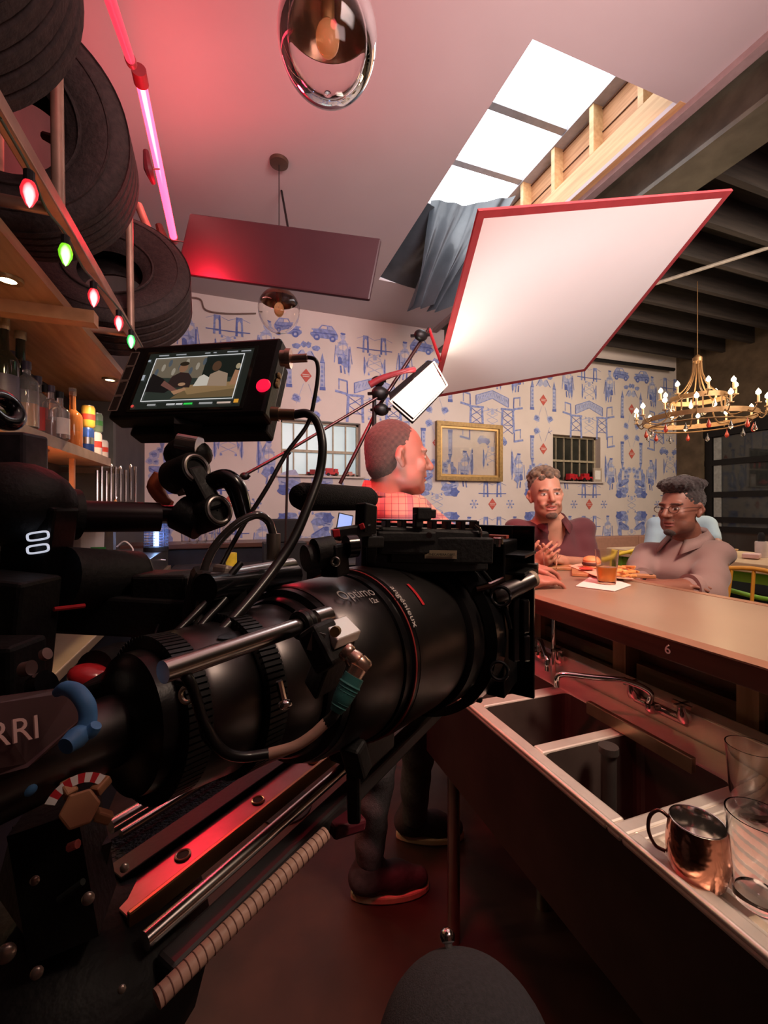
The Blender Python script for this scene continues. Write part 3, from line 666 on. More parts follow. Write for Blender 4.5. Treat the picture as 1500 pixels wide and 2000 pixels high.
def can(px, z0, col, top, label, r=.031, hh=.125, txt=None, dx=0.):
    p = WX(px, 850, -.70+dx); p.z = ZSH+z0
    t = thing('drink_can', label, 'can', p, 0, 'drink cans on the shelf end')
    b = MB(); b.lathe([(r*.8, 0), (r, .008), (r, hh-.01), (r*.85, hh)], p, (0, 0, 1), 24); b.build('body', col, t, smooth=True)
    b = MB(); b.lathe([(r*1.01, hh*.35), (r*1.01, hh*.62)], p, (0, 0, 1), 24, caps=False); b.build('printed_band', top, t, smooth=True)
    b = MB(); b.lathe([(r*.84, hh-.002), (r*.84, hh+.003), (r*.7, hh+.003), (r*.7, hh)], p, (0, 0, 1), 20); b.build('rim', STL, t)
can(170, 0, mat('blue_can', (.04, .10, .42), .25, .5, noise=.1), STL, 'blue and silver drink can on the shelf')
can(186, 0, mat('white_can', (.75, .70, .72), .3, noise=.05), REDL, 'white drink can with a red band beside the blue can')
can(199, 0, mat('white_red_can', (.72, .62, .60), .3, noise=.05), mat('red_can', (.6, .05, .03), .3, noise=.05), 'white and red can at the very end of the shelf', hh=.10)
can(172, .13, mat('yellow_can', (.75, .45, .08), .3, noise=.05), REDL, 'yellow and red can stacked on the blue can', hh=.11)
can(188, .13, mat('green_can', (.30, .42, .28), .3, noise=.05), mat('bright_green', (.1, .4, .1), .4, noise=.1), 'pale green can stacked on the white can', hh=.10)
# back counter along the left wall and its far arm
ZB = H-.50
CTOP = mat('beige_steel_counter', (.42, .33, .24), .32, .4, noise=.15, nscale=8)
b = MB(); b.box2((XL+.001, .3, ZB-.035), (-.50, 4.05, ZB)); bco = thing('back_counter', 'beige metal topped back counter running along the left wall', 'counter', (-.7, 2, 0)); b.build('worktop', CTOP, bco, bevel=.004)
b = MB(); b.box2((XL+.001, .32, 0), (-.54, 4.03, ZB-.036)); b.build('cabinet', mat('navy_black_cabinet', (.008, .009, .016), .4, noise=.3), bco)
ZA = H-.33
b = MB(); b.box2((XL+.002, 4.10, ZA-.04), (2.6, 4.5, ZA)); fbr = thing('far_bar', 'dark far bar with a wooden top crossing the room below the wallpaper', 'bar', (.8, 4.3, 0)); (b.build('worktop', wood_mat('dark_bar_wood', (.05, .02, .012), (.11, .05, .03), .35, 3, 'X'), fbr, bevel=.004))
b = MB(); b.box2((XL+.002, 4.14, 0), (2.6, 4.46, ZA-.041)); b.build('front_panel', mat('navy_black_cabinet', (.012, .013, .022), .4), fbr)
b = MB(); b.box2((-.48, 3.75, H-.53), (2.4, 4.14, H-.51)); b.build('bottle_ledge', STLD, fbr)
# red bowl, board and utensil rack
p = W(122, 985, 1.75); t = thing('mixing_bowl', 'shiny red bowl upside down on the wooden ledge', 'bowl', p)
b = MB(); b.lathe([(.085, 0), (.085, .006), (.080, .03), (.06, .06), (.03, .075), (.0001, .08)], p+Vector((0, 0, -.01)), (0, 0, 1), 32); b.build('shell', mat('glossy_red', (.55, .01, .015), .12, coat=.8, noise=.05), t, smooth=True)
b = MB(); b.lathe([(.03, .072), (.03, .084), (.024, .084)], p+Vector((0, 0, -.01)), (0, 0, 1), 24); b.build('foot', mat('glossy_red', (.55, .01, .015), .12), t)
zl = p.z-.012
LG = mat('orange_ledge_wood', (.55, .28, .14), .5, noise=.12)
b = MB(); b.box2((XL+.001, 1.15, zl-.03), (-.56, 2.84, zl)); tag(b.build('wooden_ledge', LG), 'orange wooden ledge under the bottle shelf', 'ledge')
b = MB(); b.bar((-.72, 2.40, zl+.001), (-.72, 2.40, zl+.26), .02, .02); tag(b.build('ledge_post', LG), 'upright orange wooden strip beside the hanging bar spoons', 'post')
b = MB(); q0 = WY(185, 905, 2.75); b.box2((XL+.01, 2.80, H+.19), (-.60, 2.815, H+.22)); tag(b.build('magnet_strip', STLD), 'dark strip from which the bar spoons hang', 'strip')
for i, x in enumerate((190, 199, 208, 217, 226, 235, 245, 255, 264)):
    r_ = random.Random(i); p = WY(x, 912+r_.random()*12, 2.78); L_ = .17+.04*r_.random()
    t = thing('bar_spoon', None, 'bar tool', p, 0, 'steel bar tools standing beside the end panel'); t['label'] = 'steel bar tool in the upright row beside the dark end panel'
    b = MB(); b.tube([p+Vector((0, 0, .01)), p+Vector((0, -.004, -L_))], [.008, .0055, .0045, .0055], 8); b.build('handle', CHR, t, smooth=True)
    b = MB(); b.ell(p+Vector((0, 0, .012)), (.009, .004, .016)) if i % 2 else b.ell(p+Vector((0, -.004, -L_)), (.011, .005, .02)); b.build('spoon_bowl', CHR, t, smooth=True)
b = MB(); zc = WY(225, 978, 2.78).z; b.lathe([(.05, -.09), (.055, .0), (.052, .0), (.047, -.085)], (0, 0, 0), (0, 0, 1), 24)
G0 = bpy.data.objects.get
# container with green tape, outlet cables, zapper
p = WX(190, 850, -.70); q = Vector((0, 0, H+.1))-p; q.z = 0; q.normalize(); text_part('U', .03, mat('navy_print', (.03, .03, .12), .5, noise=.05), G0('drink_can.001'), plane_fn(Vector((p.x, p.y, ZSH+.098))+q*.032, Vector((0, 0, 1)).cross(q)*-1 if Vector((0, 0, 1)).cross(q).x < 0 else Vector((0, 0, 1)).cross(q), (0, 0, 1)))
c = W(168, 1085, 2.3); t = thing('ice_container', 'translucent white container with a strip of green tape', 'container', c)
b = MB(); b.lathe([(.075, 0), (.083, .005), (.088, .165), (.091, .17)], c, (0, 0, 1), 8); b.build('tub', mat('milky_plastic', (.62, .55, .52), .35, noise=.06), t, bevel=.003)
b = MB(); q = W(193, 1071, 2.21); b.bar(q+Vector((-.035, -.005, 0)), q+Vector((.035, -.015, 0)), .002, .015); b.build('green_tape', mat('green_tape', (.05, .30, .06), .5, noise=.1), t)
b = MB(); b.box2((c.x-.09, c.y-.09, ZB+.001), (c.x+.09, c.y+.09, c.z-.001)); tag(b.build('container_riser', BLKM), 'black block under the white container', 'block')
c = W(222, 1068, 3.0); b = MB(); b.box(c, (.012, .07, .12)); tag(b.build('wall_outlet', WHT, bevel=.003), 'white wall outlet above the back counter', 'outlet')
b = MB(); b.tube([c+Vector((.02, 0, 0)), c+Vector((.08, -.05, .04)), c+Vector((.13, -.05, -.02)), c+Vector((.10, -.1, -.06)), c+Vector((.05, -.05, -.04)), c+Vector((.10, .0, -.05)), c+Vector((.2, .1, -.1)), c+Vector((.3, .2, -.13))], .005, 8, 6); tag(b.build('charger_cable', WHT, smooth=True), 'tangled white charger cable hanging at the wall outlet', 'cable')
c = W(305, 1076, 3.35); c.z = H-.345;
b = MB(); b.box2((XL+.002, 3.2, ZB+.001), (-.52, 4.03, c.z-.002)); tag(b.build('drip_station', STLD, bevel=.004), 'low steel drip station at the far end of the back counter', 'drip tray')
t = thing('bug_zapper', 'blue glowing bug zapper standing on the back counter', 'bug zapper', c)
b = MB(); b.box(c+Vector((0, 0, .12)), (.035, .02, .19)); b.build('tube', mat('uv_tube', (.3, .5, 1), .3, emit=(.35, .6, 1), es=9, noise=.02), t, bevel=.008)
b = MB()
for k in range(9): b.torus(c+Vector((0, 0, .04+k*.021)), .085, .0025, (0, 0, 1), 24, 5)
for k in range(16): a = PI*2*k/16; b.tube([c+Vector((.085*math.cos(a), .085*math.sin(a), .03)), c+Vector((.085*math.cos(a), .085*math.sin(a), .22))], .0018, 5)
b.build('cage', mat('blue_grey_wire', (.15, .2, .35), .4, .5, noise=.1), t)
b = MB(); b.lathe([(.09, 0), (.09, .03), (.07, .035)], c, (0, 0, 1), 24); b.lathe([(.09, .215), (.085, .24), (.03, .26)], c, (0, 0, 1), 24); b.build('housing', BLKM, t, smooth=True)
light('zapper_glow', 'POINT', c+Vector((.05, -.12, .12)), 1.2, (.3, .5, 1), .04)
# glasses on the far bar, yellow lamp thing, copper cups, laptop, speaker
for i, x in enumerate((362, 378, 394, 410, 428, 443)):
    p = WZ(x, 1058, ZA) ; p = WY(x, 1058, 4.25); p.z = ZA+.001; hh = .17+.03*(i % 3)
    t = thing('bar_glass', 'clear tall glass in the row upside down on the far bar', 'glass', p, 0, 'tall clear glasses on the far bar')
    b = MB(); b.lathe([(.030, 0), (.034, 0), (.040, hh), (.037, hh), (.028, .012)], p, (0, 0, 1), 20); b.build('bowl', mat('thin_glass', (.9, .88, .88), .05, trans=1., ior=1.25, noise=.02), t, smooth=True)
c = WY(452, 1083, 3.85); c.z = H-.51+.0615; b = MB(); b.lathe([(.045, -.06), (.045, .055), (.03, .06)], c, (0, 0, 1), 20); tag(b.build('candle_jar', mat('yellow_jar', (.45, .30, .03), .3, noise=.2, emit=(.6, .35, .02), es=.3), smooth=True), 'glowing yellow jar on the ledge of the far bar', 'jar')
for i, (x, y) in enumerate(((572, 1076), (584, 1075))):
    c = WY(x, y, 3.8); c.z = H-.51+.028; b = MB(); b.lathe([(.016, -.027), (.024, -.014), (.027, .013), (.019, .027)], c, (0, 0, 1), 16); tag(b.build('copper_cup', mat('copper', (.75, .28, .13), .2, 1, noise=.1), smooth=True), ('left' if i == 0 else 'right')+' of the two tiny copper cups on the far bar ledge', 'cup')
c = WY(672, 1028, 4.2); t = thing('tablet', 'tilted tablet with a blue lit screen standing on the far bar', 'tablet', c)
R_ = rot(0, .22, 0)@rot(-.2, 0, 0)
b = MB(); b.box(c, (.16, .014, .26), R_); b.build('case', BLKM, t, bevel=.006)
b = MB(); b.box(c+R_@Vector((0, -.0085, 0)), (.14, .002, .235), R_); b.build('screen', mat('tablet_screen', (.2, .3, .6), .2, emit=(.25, .36, .75), es=.8, noise=.1, nscale=4), t)
c = WY(555, 1036, 3.2); t = thing('black_speaker', 'small black box with a knob standing behind the monitor cables', 'speaker', c)
b = MB(); b.box(c, (.19, .12, .17)); b.build('cabinet', BLKM, t, bevel=.008)
b = MB(); b.lathe([(.012, 0), (.012, .02)], c+Vector((.07, -.06, -.02)), (0, -1, 0), 12); b.build('knob', STL, t)
b = MB(); b.box2((c.x-.15, c.y-.1, 0), (c.x+.15, c.y+.1, c.z-.086)); tag(b.build('speaker_plinth', BLKM), 'black plinth under the small black box', 'plinth')
# ------------------------------------------------------------------ neon tubes, red lit panel, pendants
def neon_mat():
    if 'neon_red_lit' in MATS: return MATS['neon_red_lit']
    m = mat('neon_red_lit', (1, .2, .2), .3, emit=(1, .3, .3), es=1); nt = m.node_tree; p = nt.nodes['Principled BSDF']
    lw = nt.nodes.new('ShaderNodeLayerWeight'); lw.inputs[0].default_value = .5; r = nt.nodes.new('ShaderNodeValToRGB'); e = r.color_ramp.elements
    e[0].position = .10; e[0].color = (1, .50, .45, 1); e[1].position = .42; e[1].color = (1, .02, .05, 1)
    nt.links.new(lw.outputs['Facing'], r.inputs['Fac']); nt.links.new(r.outputs['Color'], p.inputs['Emission Color']); p.inputs['Emission Strength'].default_value = 13
    return m
def neon(a, b_, label, on, r=.031):
    a = Vector(a); b_ = Vector(b_); t = thing('neon_tube', label, 'neon light', (a+b_)/2); d = (b_-a).normalized()
    m = MB(); m.tube([a+d*.03, b_-d*.03], r*.75, 16)
    m.build('tube', neon_mat() if on else mat('neon_pink_dim', (.75, .06, .10), .3, noise=.03, emit=(.9, .05, .10), es=1.0), t, smooth=True)
    m = MB(); m.tube([a-d*.03, a+d*.035], r, 16); m.build('end_cap', mat('red_cap', (.35, .04, .05), .4, noise=.1), t, smooth=True); m = MB(); m.tube([b_-d*.035, b_+d*.015], r*.9, 16); m.build('end_cap', mat('red_cap', (.35, .04, .05), .4, noise=.1), t, smooth=True)
    return t
neon(W(273, 148, 1.88), W(340, 468, 3.0), 'long glowing red neon tube hung left of the ceiling', True)
neon(W(178, -110, 1.02), W(256, 120, 1.70), 'dim pink neon tube entering at the top edge, left of the glass pendant', False, .023)
light('neon_spill', 'AREA', W(300, 250, 2.1)+Vector((.04, 0, .05)), 1.5, (1, .06, .09), 1.2, W(300, 250, 2.1)+Vector((1.5, 0, 2.0)), .03)
# clip arm at the neon end
b = MB(); b.tube([W(338, 470, 3.0), W(336, 520, 2.9), W(334, 560, 2.8)], .004, 6); b.tube([W(338, 470, 2.95), W(362, 473, 2.6)], .004, 6)
b.tube([W(310, 440, 2.5), W(322, 475, 2.5), W(330, 500, 2.5)], [.02, .03, .018], 8, 4); tag(b.build('spring_clamp', mat('rusty_iron', (.10, .03, .02), .6), smooth=True), 'dark clamp and wire hanging at the lower end of the neon tube', 'clamp')
b = MB(); b.tube([W(285, 295, 1.9), W(290, 330, 1.9), W(300, 358, 1.95)], [.012, .02, .01], 8, 4); b.tube([W(290, 330, 1.9), W(311, 330, 2.32)], .004, 8); tag(b.build('red_clamp', mat('maroon_iron', (.18, .02, .03), .5, noise=.2), smooth=True), 'dark red clamp handle beside the middle of the neon tube', 'clamp')
b = MB(); b.tube([W(270, 400, 2.3), W(282, 430, 2.3), W(306, 485, 2.3)], .02, 10); tag(b.build('frame_pipe', PIPE, smooth=True), 'short slanting pipe between the far tyre and the neon tube', 'pipe')
# dark panel
P = [Vector((-.2315, 2.6303, H+1.6632)), Vector((.7749, 2.2221, H+1.4885)), Vector((.7049, 2.2170, H+1.1345)), Vector((-.3015, 2.6252, H+1.3092))]
n_ = (P[1]-P[0]).cross(P[3]-P[0]).normalized()
if n_.y < 0: n_ = -n_
t = thing('hanging_panel', 'dark flat rectangular panel glowing red at its left end under the ceiling', 'panel', P[0])
b = MB(); b.prism(P, n_, .028); b.build('panel_board', mat('dark_panel_face', (.032, .010, .014), .48, noise=.08, nscale=6, spec=.6), t, bevel=.01)
b = MB(); c_ = sum(P, Vector())/4+n_*.03; b.bar(c_+Vector((-.3, .12, 0)), c_+Vector((.3, -.12, 0)), .03, .03); b.tube([c_, c_+Vector((.12, .4, .3)), Vector((c_.x+.1, 3.3, ZC))], .008, 8); b.build('mounting_arm', BLKM, t)
# glass pendants
def pendant(c, s, label, cap_z=ZC):
    c = Vector(c); t = thing('glass_pendant', label, 'pendant lamp', (c.x, c.y, cap_z), 0, 'round glass pendants over the bar')
    prof = []; 
    def rad(a): return (.150*math.sin(a)*s, (.150*math.cos(a)*(1.0 if a < PI/2 else 1.12))*s)
    up = [rad(a) for a in np.linspace(.12, PI*.36, 10)]; lo = [rad(a) for a in np.linspace(PI*.36, PI*.999, 22)]
    b = MB(); b.lathe([(r, h) for r, h in up]+[(r-.003, h-.001) for r, h in up[::-1]], c, (0, 0, 1), 40, caps=False); b.build('brass_dome', mat('smoked_brass', (.20, .11, .07), .22, .75, noise=.1), t, smooth=True)
    b = MB(); b.lathe(lo+[(max(r-.004, .0005), h+.002) for r, h in lo[::-1]], c, (0, 0, 1), 40, caps=False); b.build('glass_globe', mat('pendant_glass', (1, .97, .96), .02, trans=1, ior=1.22, noise=.02), t, smooth=2)
    b = MB(); b.lathe([(.02, .145), (.02, .07), (.014, .05)], c, (0, 0, 1), 16); b.build('socket', GOLD, t, smooth=True)
    b = MB(); b.ell(c+Vector((0, 0, .0)), (.035, .035, .05)); b.build('bulb', mat('amber_bulb', (.9, .5, .25), .05, trans=.8, ior=1.2, noise=.05, emit=(1, .5, .2), es=.05), t, smooth=2)
    b = MB(); b.tube([c+Vector((0, 0, .145)), (c.x, c.y, cap_z)], .003, 6); b.build('cord', BLKM, t)
    b = MB(); b.lathe([(.065, 0), (.062, -.022), (.02, -.028)], (c.x, c.y, cap_z), (0, 0, 1), 28); b.build('canopy', mat('brown_bronze', (.12, .07, .05), .4, .6, noise=.1), t, smooth=True)
pendant(W(640, 76, 1.245), .97, 'large near glass pendant cut by the top edge of the photo')
pendant(W(545, 605, 2.95), .95, 'small far glass pendant hanging below the dark panel')
# wall wire near paper top
b = MB(); b.tube([WY(368, 580, 5.17), WY(392, 585, 5.17), WY(402, 605, 5.17), WY(440, 612, 5.17), WY(500, 612, 5.17)], .008, 6, 5); tag(b.build('wall_cable', mat('brown_cable', (.2, .13, .11), .5, noise=.1)), 'thin cable stapled high on the back wall', 'cable')

light('panel_red_fill', 'POINT', W(372, 500, 2.22), 24, (1, .02, .05), .10)  # added red point light, reddens the left end of the hanging panel
# ================================================================== RIGHT: bar counter, sink, dishes, table, chairs, chandelier
XC = .92; XB = 1.50; ZK = H-.29
TOP = mat('tan_counter_top', (.27, .185, .135), .32, noise=.05, nscale=5, coat=.15)
t = thing('bar_counter', 'long tan bar counter with dark wooden edge marked 6', 'bar counter', (1.2, 1.0, 0))
b = MB(); b.box2((XC+.022, -.9, ZK-.02), (XB-.03, 2.20, ZK)); b.build('worktop', TOP, t)
DKW = wood_mat('dark_edge_wood', (.035, .012, .008), (.075, .028, .018), .35, 4, 'Y')
b = MB(); b.box2((XC, -.9, ZK-.055), (XC+.03, 2.23, ZK-.006)); b.box2((XC, 2.20, ZK-.055), (XB, 2.23, ZK-.004)); b.build('dark_edge', DKW, t, bevel=.003)
b = MB(); b.prism([(XC+.001, -.9, ZK-.006), (XC+.024, -.9, ZK+.0005), (XC+.024, -.9, ZK-.02)], (0, 1, 0), 3.1); b.box2((XB-.035, -.9, ZK-.05), (XB, 2.2, ZK+.001)); b.build('brown_lip', mat('brown_lip_wood', (.25, .12, .075), .4, noise=.12), t)
RR = wood_mat('worn_wall_boards', (.09, .055, .03), (.22, .15, .09), .8, 3, 'Y')
b = MB(); b.box2((1.16, -.9, 0), (1.20, 2.15, ZK-.055)); b.build('backing_wall', mat('dark_backing', (.16, .095, .06), .8, noise=.3, nscale=8), t)
for y in (.61, .95, 1.32, 1.8, .1):
    b = MB(); b.box2((1.10, y, .5), (1.16, y+.045, ZK-.055)); b.build('stud', wood_mat('stud_wood', (.22, .12, .06), (.36, .22, .12), .75, 4, 'Z'), t)
b = MB(); b.box2((1.08, -.9, ZK-.10), (1.11, 2.15, ZK-.056)); b.build('support_rail', mat('brown_rail', (.20, .11, .075), .6, noise=.15), t)
b = MB(); b.box2((1.12, .50, ZK-.23), (1.158, .93, ZK-.17)); b.box2((1.12, 1.0, ZK-.2), (1.158, 1.4, ZK-.16)); b.build('cleat_board', RR, t)
text_part('6', .030, WHT, t, plane_fn((XC-.001, .685, ZK-.030), (0, -1, 0), (0, 0, 1)), 'number', .0006, 'white number 6')
# sink
S0 = H-.56; SXF = .62; SXBk = 1.05; SYN = -.6; SYE = 1.315
sk_ = thing('bar_sink', 'long stainless steel bar sink with several basins and a ribbed drainboard', 'sink', (.85, .6, 0))
STS = mat('sink_steel', (.80, .74, .68), .36, .7, noise=.1, nscale=14, bump=.06, bscale=70)
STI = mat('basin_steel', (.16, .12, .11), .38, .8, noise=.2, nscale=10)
bays = [(.575, .79), (.825, 1.03), (1.075, 1.28)]; BX0, BX1 = .665, .955
b = MB(); ycur = SYN; 
def top(x0, x1, y0, y1, z=S0): b.box2((x0, y0, z-.012), (x1, y1, z))
top(SXF, BX0, .575, SYE); top(BX1, SXBk, .575, SYE); top(BX0, BX1, .79, .825); top(BX0, BX1, 1.03, 1.075); top(BX0, BX1, 1.28, SYE); top(SXF, SXBk, .545, .575)
top(SXF, BX0-.005, SYN, .545)
b.build('rim', STS, sk_, bevel=.005)
b = MB(); b.tube([(SXF+.006, SYN, S0+.002), (SXF+.006, SYE, S0+.002)], .006, 10); b.build('rolled_edge', STS, sk_, smooth=True)
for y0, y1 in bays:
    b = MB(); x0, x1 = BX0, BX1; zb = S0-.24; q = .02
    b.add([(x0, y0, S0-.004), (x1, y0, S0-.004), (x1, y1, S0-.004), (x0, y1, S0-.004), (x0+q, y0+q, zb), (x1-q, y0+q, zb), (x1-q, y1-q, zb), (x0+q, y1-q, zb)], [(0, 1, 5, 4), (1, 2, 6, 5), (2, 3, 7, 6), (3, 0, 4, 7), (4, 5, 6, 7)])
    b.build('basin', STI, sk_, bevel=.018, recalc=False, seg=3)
# drainboard, lowered and ribbed
b = MB(); pr = []; n_ = 15; w_ = (SXBk-BX0+.005)/n_
for k in range(n_):
    x = BX0-.005+k*w_; pr += [(x, S0-.020), (x+w_*.25, S0-.013), (x+w_*.6, S0-.013), (x+w_*.85, S0-.020)]
pr.append((SXBk, S0-.02))
b.add([(p[0], SYN, p[1]) for p in pr]+[(p[0], .53, p[1]-.0) for p in pr], [(i, i+1, i+1+len(pr), i+len(pr)) for i in range(len(pr)-1)])
b.build('drainboard', STS, sk_, smooth=True, recalc=False)
b = MB(); b.box2((BX0-.01, .528, S0-.022), (SXBk, .547, S0-.002)); b.build('drainboard_step', STS, sk_, bevel=.004)
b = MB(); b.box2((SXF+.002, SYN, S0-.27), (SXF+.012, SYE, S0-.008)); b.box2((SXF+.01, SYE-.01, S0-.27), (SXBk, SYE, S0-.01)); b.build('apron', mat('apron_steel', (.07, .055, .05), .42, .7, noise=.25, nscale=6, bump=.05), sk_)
b = MB(); b.box2((SXBk, SYN, S0-.02), (SXBk+.012, SYE, S0+.060)); b.prism([(SXBk, SYN, S0+.060), (SXBk+.025, SYN, S0+.075), (SXBk+.025, SYN, S0+.060)], (0, 1, 0), SYE-SYN); b.build('backsplash', STS, sk_, bevel=.003)
for x in (SXF+.05, SXBk-.03):
    for y in (SYN+.1, SYE-.1): b = MB(); b.tube([(x, y, 0), (x, y, S0-.25)], .02, 12); b.build('leg', STL, sk_, smooth=True)
b = MB(); b.tube([(.80, .735, S0-.235), (.80, .735, S0+.005)], .016, 14); b.tube([(.80, .735, S0+.005), (.80, .735, S0+.02)], .021, 14); tag(b.build('overflow_pipe', STLD, smooth=True), 'dark standpipe rising in the nearest sink basin', 'pipe')
b = MB(); b.box2((.90, .62, S0+.002), (.915, .90, S0+.035)); tag(b.build('sink_divider', mat('brass_steel', (.40, .30, .20), .3, .9, noise=.1), bevel=.002), 'narrow steel strip standing along the back of the basins', 'strip')
def faucet(y, tipx, tipy, label, sw):
    t = thing('faucet', label, 'faucet', (SXBk, y, S0+.05)); c = Vector((SXBk-.012, y, S0+.035))
    b = MB(); b.tube([c+Vector((.01, -.07, 0)), c+Vector((.01, .07, 0))], .014, 14); b.tube([c+Vector((.012, 0, 0)), c+Vector((-.025, 0, .005)), c+Vector((-.03, 0, .02))], .012, 12, 4); b.build('body', CHR, t, smooth=True)
    for s in (-.07, .07):
        b = MB(); b.lathe([(.014, 0), (.016, .012), (.010, .03), (.009, .04)], c+Vector((-.0, s, .005)), (-.3, 0, 1), 14)
        b.bar(c+Vector((-.035, s, .045)), c+Vector((.012, s, .045)), .008, .008); b.bar(c+Vector((-.01, s-.024, .045)), c+Vector((-.01, s+.024, .045)), .008, .008); b.build('handle', CHR, t, smooth=True)
    e = Vector((tipx, tipy, S0+.075)); m1 = c+Vector((-.03, 0, .02)); 
    b = MB(); b.tube([m1, m1+Vector((0, 0, .03)), m1.lerp(e, .25)+Vector((0, 0, .045)), m1.lerp(e, .6)+Vector((0, 0, .035)), m1.lerp(e, .93)+Vector((0, 0, .025)), e+Vector((0, 0, .01)), e+Vector((0, 0, -.012))], .0075, 12, 6); b.build('spout', CHR, t, smooth=True)
tp = WZ(1088, 1343, S0+.06)
faucet(.80, tp.x, tp.y, 'chrome swivel faucet in front of the nearest sink basins', 0)
faucet(1.22, .90, 1.05, 'chrome faucet farther down the sink beside the camera', 0)
b = MB(); p = W(1122, 1240, 1.33); b.tube([(1.03, 1.17, S0-.02), (1.03, 1.17, ZK-.07)], .008, 10); tag(b.build('water_pipe', CHR, smooth=True), 'thin vertical steel pipe between the sink and the counter', 'pipe')
# copper mug and pint glasses on the drainboard
COP = mat('hammered_copper', (.62, .27, .18), .2, 1., noise=.3, nscale=18, bump=.5, bscale=45)
def onboard(x, y): p = WZ(x, y, S0-.013); return p
mg = onboard(1362, 1715); t = thing('copper_mug', 'hammered copper mug with curved handle standing on the drainboard', 'mug', mg)
b = MB(); b.lathe([(.001, .001), (.030, .0), (.036, .006), (.0415, .03), (.042, .05), (.039, .075), (.0365, .088)], mg, (0, 0, 1), 40, caps=False); b.build('body', COP, t, smooth=True)
b = MB(); b.lathe([(.0365, .0885), (.0355, .087), (.0395, .05), (.034, .012), (.001, .010)], mg, (0, 0, 1), 40, caps=False); b.torus(mg+Vector((0, 0, .088)), .0362, .0011, (0, 0, 1), 40, 8); b.build('steel_lining', CHR, t, smooth=True)
hd = Vector((-.62, .78, 0)).normalized()
b = MB(); b.tube([mg+hd*.036+Vector((0, 0, .080)), mg+hd*.050+Vector((0, 0, .086)), mg+hd*.062+Vector((0, 0, .072)), mg+hd*.064+Vector((0, 0, .048)), mg+hd*.055+Vector((0, 0, .028)), mg+hd*.041+Vector((0, 0, .024))], .0028, 10, 6); b.build('handle', mat('dark_copper', (.15, .07, .06), .3, .9, noise=.2), t, smooth=True)
PG = mat('pint_glass', (.93, .92, .92), .03, trans=1, ior=1.42, noise=.02)
def pint(p, hh, r0, r1, label, grp=None, parent=None, g=PG, name='pint_glass'):
    t = thing(name, label, 'glass', p, 0, grp)
    b = MB(); b.lathe([(.001, .001), (r0, .001), (r0+.001, .006), (r1, hh), (r1-.0022, hh), (r0-.0025, .014), (.001, .012)], p, (0, 0, 1), 32, caps=False); b.build('bowl', g, t, smooth=True)
    return t
pint(onboard(1482, 1760), .125, .030, .040, 'clear pint glass at the right edge of the drainboard', None)
pint(onboard(1430, 1600)+Vector((.05, .0, 0)), .125, .028, .038, 'clear pint glass behind the copper mug', None)
pp = onboard(1470, 1560)
# --- dishes on the counter
def onk(x, y, dz=.001): p = WZ(x, y, ZK); p.z = ZK+dz; return p
npk = [onk(1124, 1146), onk(1165, 1120), onk(1233, 1144), onk(1200, 1156)]
b = MB(); b.prism(npk, (0, 0, 1), .0025); tag(b.build('paper_napkin', mat('white_napkin', (.78, .68, .66), .8, noise=.05, bump=.2), bevel=.001), 'white square paper napkin under the drink', 'napkin')
g = onk(1185, 1142, .005); dg = (g-Vector((0, 0, H))).length
t = thing('drink_glass', 'clear plastic cup half full of amber drink standing on the napkin', 'glass', g)
b = MB(); b.lathe([(.001, .001), (.030, .001), (.031, .004), (.041, .125), (.0395, .125), (.0295, .010), (.001, .008)], g, (0, 0, 1), 32, caps=False); b.build('cup', mat('cup_plastic', (.95, .93, .9), .08, trans=1, ior=1.2, noise=.02), t, smooth=True)
b = MB(); b.lathe([(.001, .009), (.0285, .0105), (.0335, .062), (.001, .062)], g, (0, 0, 1), 28, caps=False); b.build('amber_drink', mat('amber_drink', (.95, .42, .10), .05, trans=.55, ior=1.2, noise=.1, nscale=30), t, smooth=True)
b = MB(); b.torus(g+Vector((.005, 0, .04)), .015, .008, (.3, -.5, .8), 20, 8, 0, PI); b.build('orange_slice', mat('orange_peel', (.9, .30, .03), .4, noise=.1), t, smooth=True)
BRD = wood_mat('serving_board_wood', (.33, .13, .05), (.52, .24, .11), .45, 4, 'X')
def board(c, ang, w_, l_, hl, label):
    t = thing('serving_board', label, 'board', c); M = Matrix.Translation(c) @ Matrix.Rotation(ang, 4, 'Z')
    b = MB(M); b.prism([(-l_/2, -w_/2, 0), (l_/2, -w_/2, 0), (l_/2+.02, -.02, 0), (l_/2+hl, -.018, 0), (l_/2+hl, .018, 0), (l_/2+.02, .02, 0), (l_/2, w_/2, 0), (-l_/2, w_/2, 0)], (0, 0, 1), .014); b.build('board', BRD, t, bevel=.003)
    b = MB(M); b.torus((l_/2+hl-.015, 0, .0145), .006, .0012, (0, 0, 1), 16, 6); b.build('handle_hole', BLKM, t)
b1 = onk(1172, 1124, .001); board(b1, -.75, .15, .22, .09, 'wooden serving board carrying the near burger and fries')
b2 = onk(1082, 1110, .001); board(b2, -.55, .13, .16, .06, 'wooden serving board under the farther burger')
BUN = mat('toasted_bun', (.72, .30, .12), .5, noise=.15, nscale=40); PAT = mat('burger_patty', (.07, .02, .015), .7, noise=.4, nscale=60, bump=.5); TOM = mat('tomato', (.65, .06, .04), .3, noise=.1); LET = mat('pale_onion', (.75, .5, .35), .5, noise=.1); PAPR = mat('greaseproof_paper', (.75, .42, .30), .7, noise=.1)
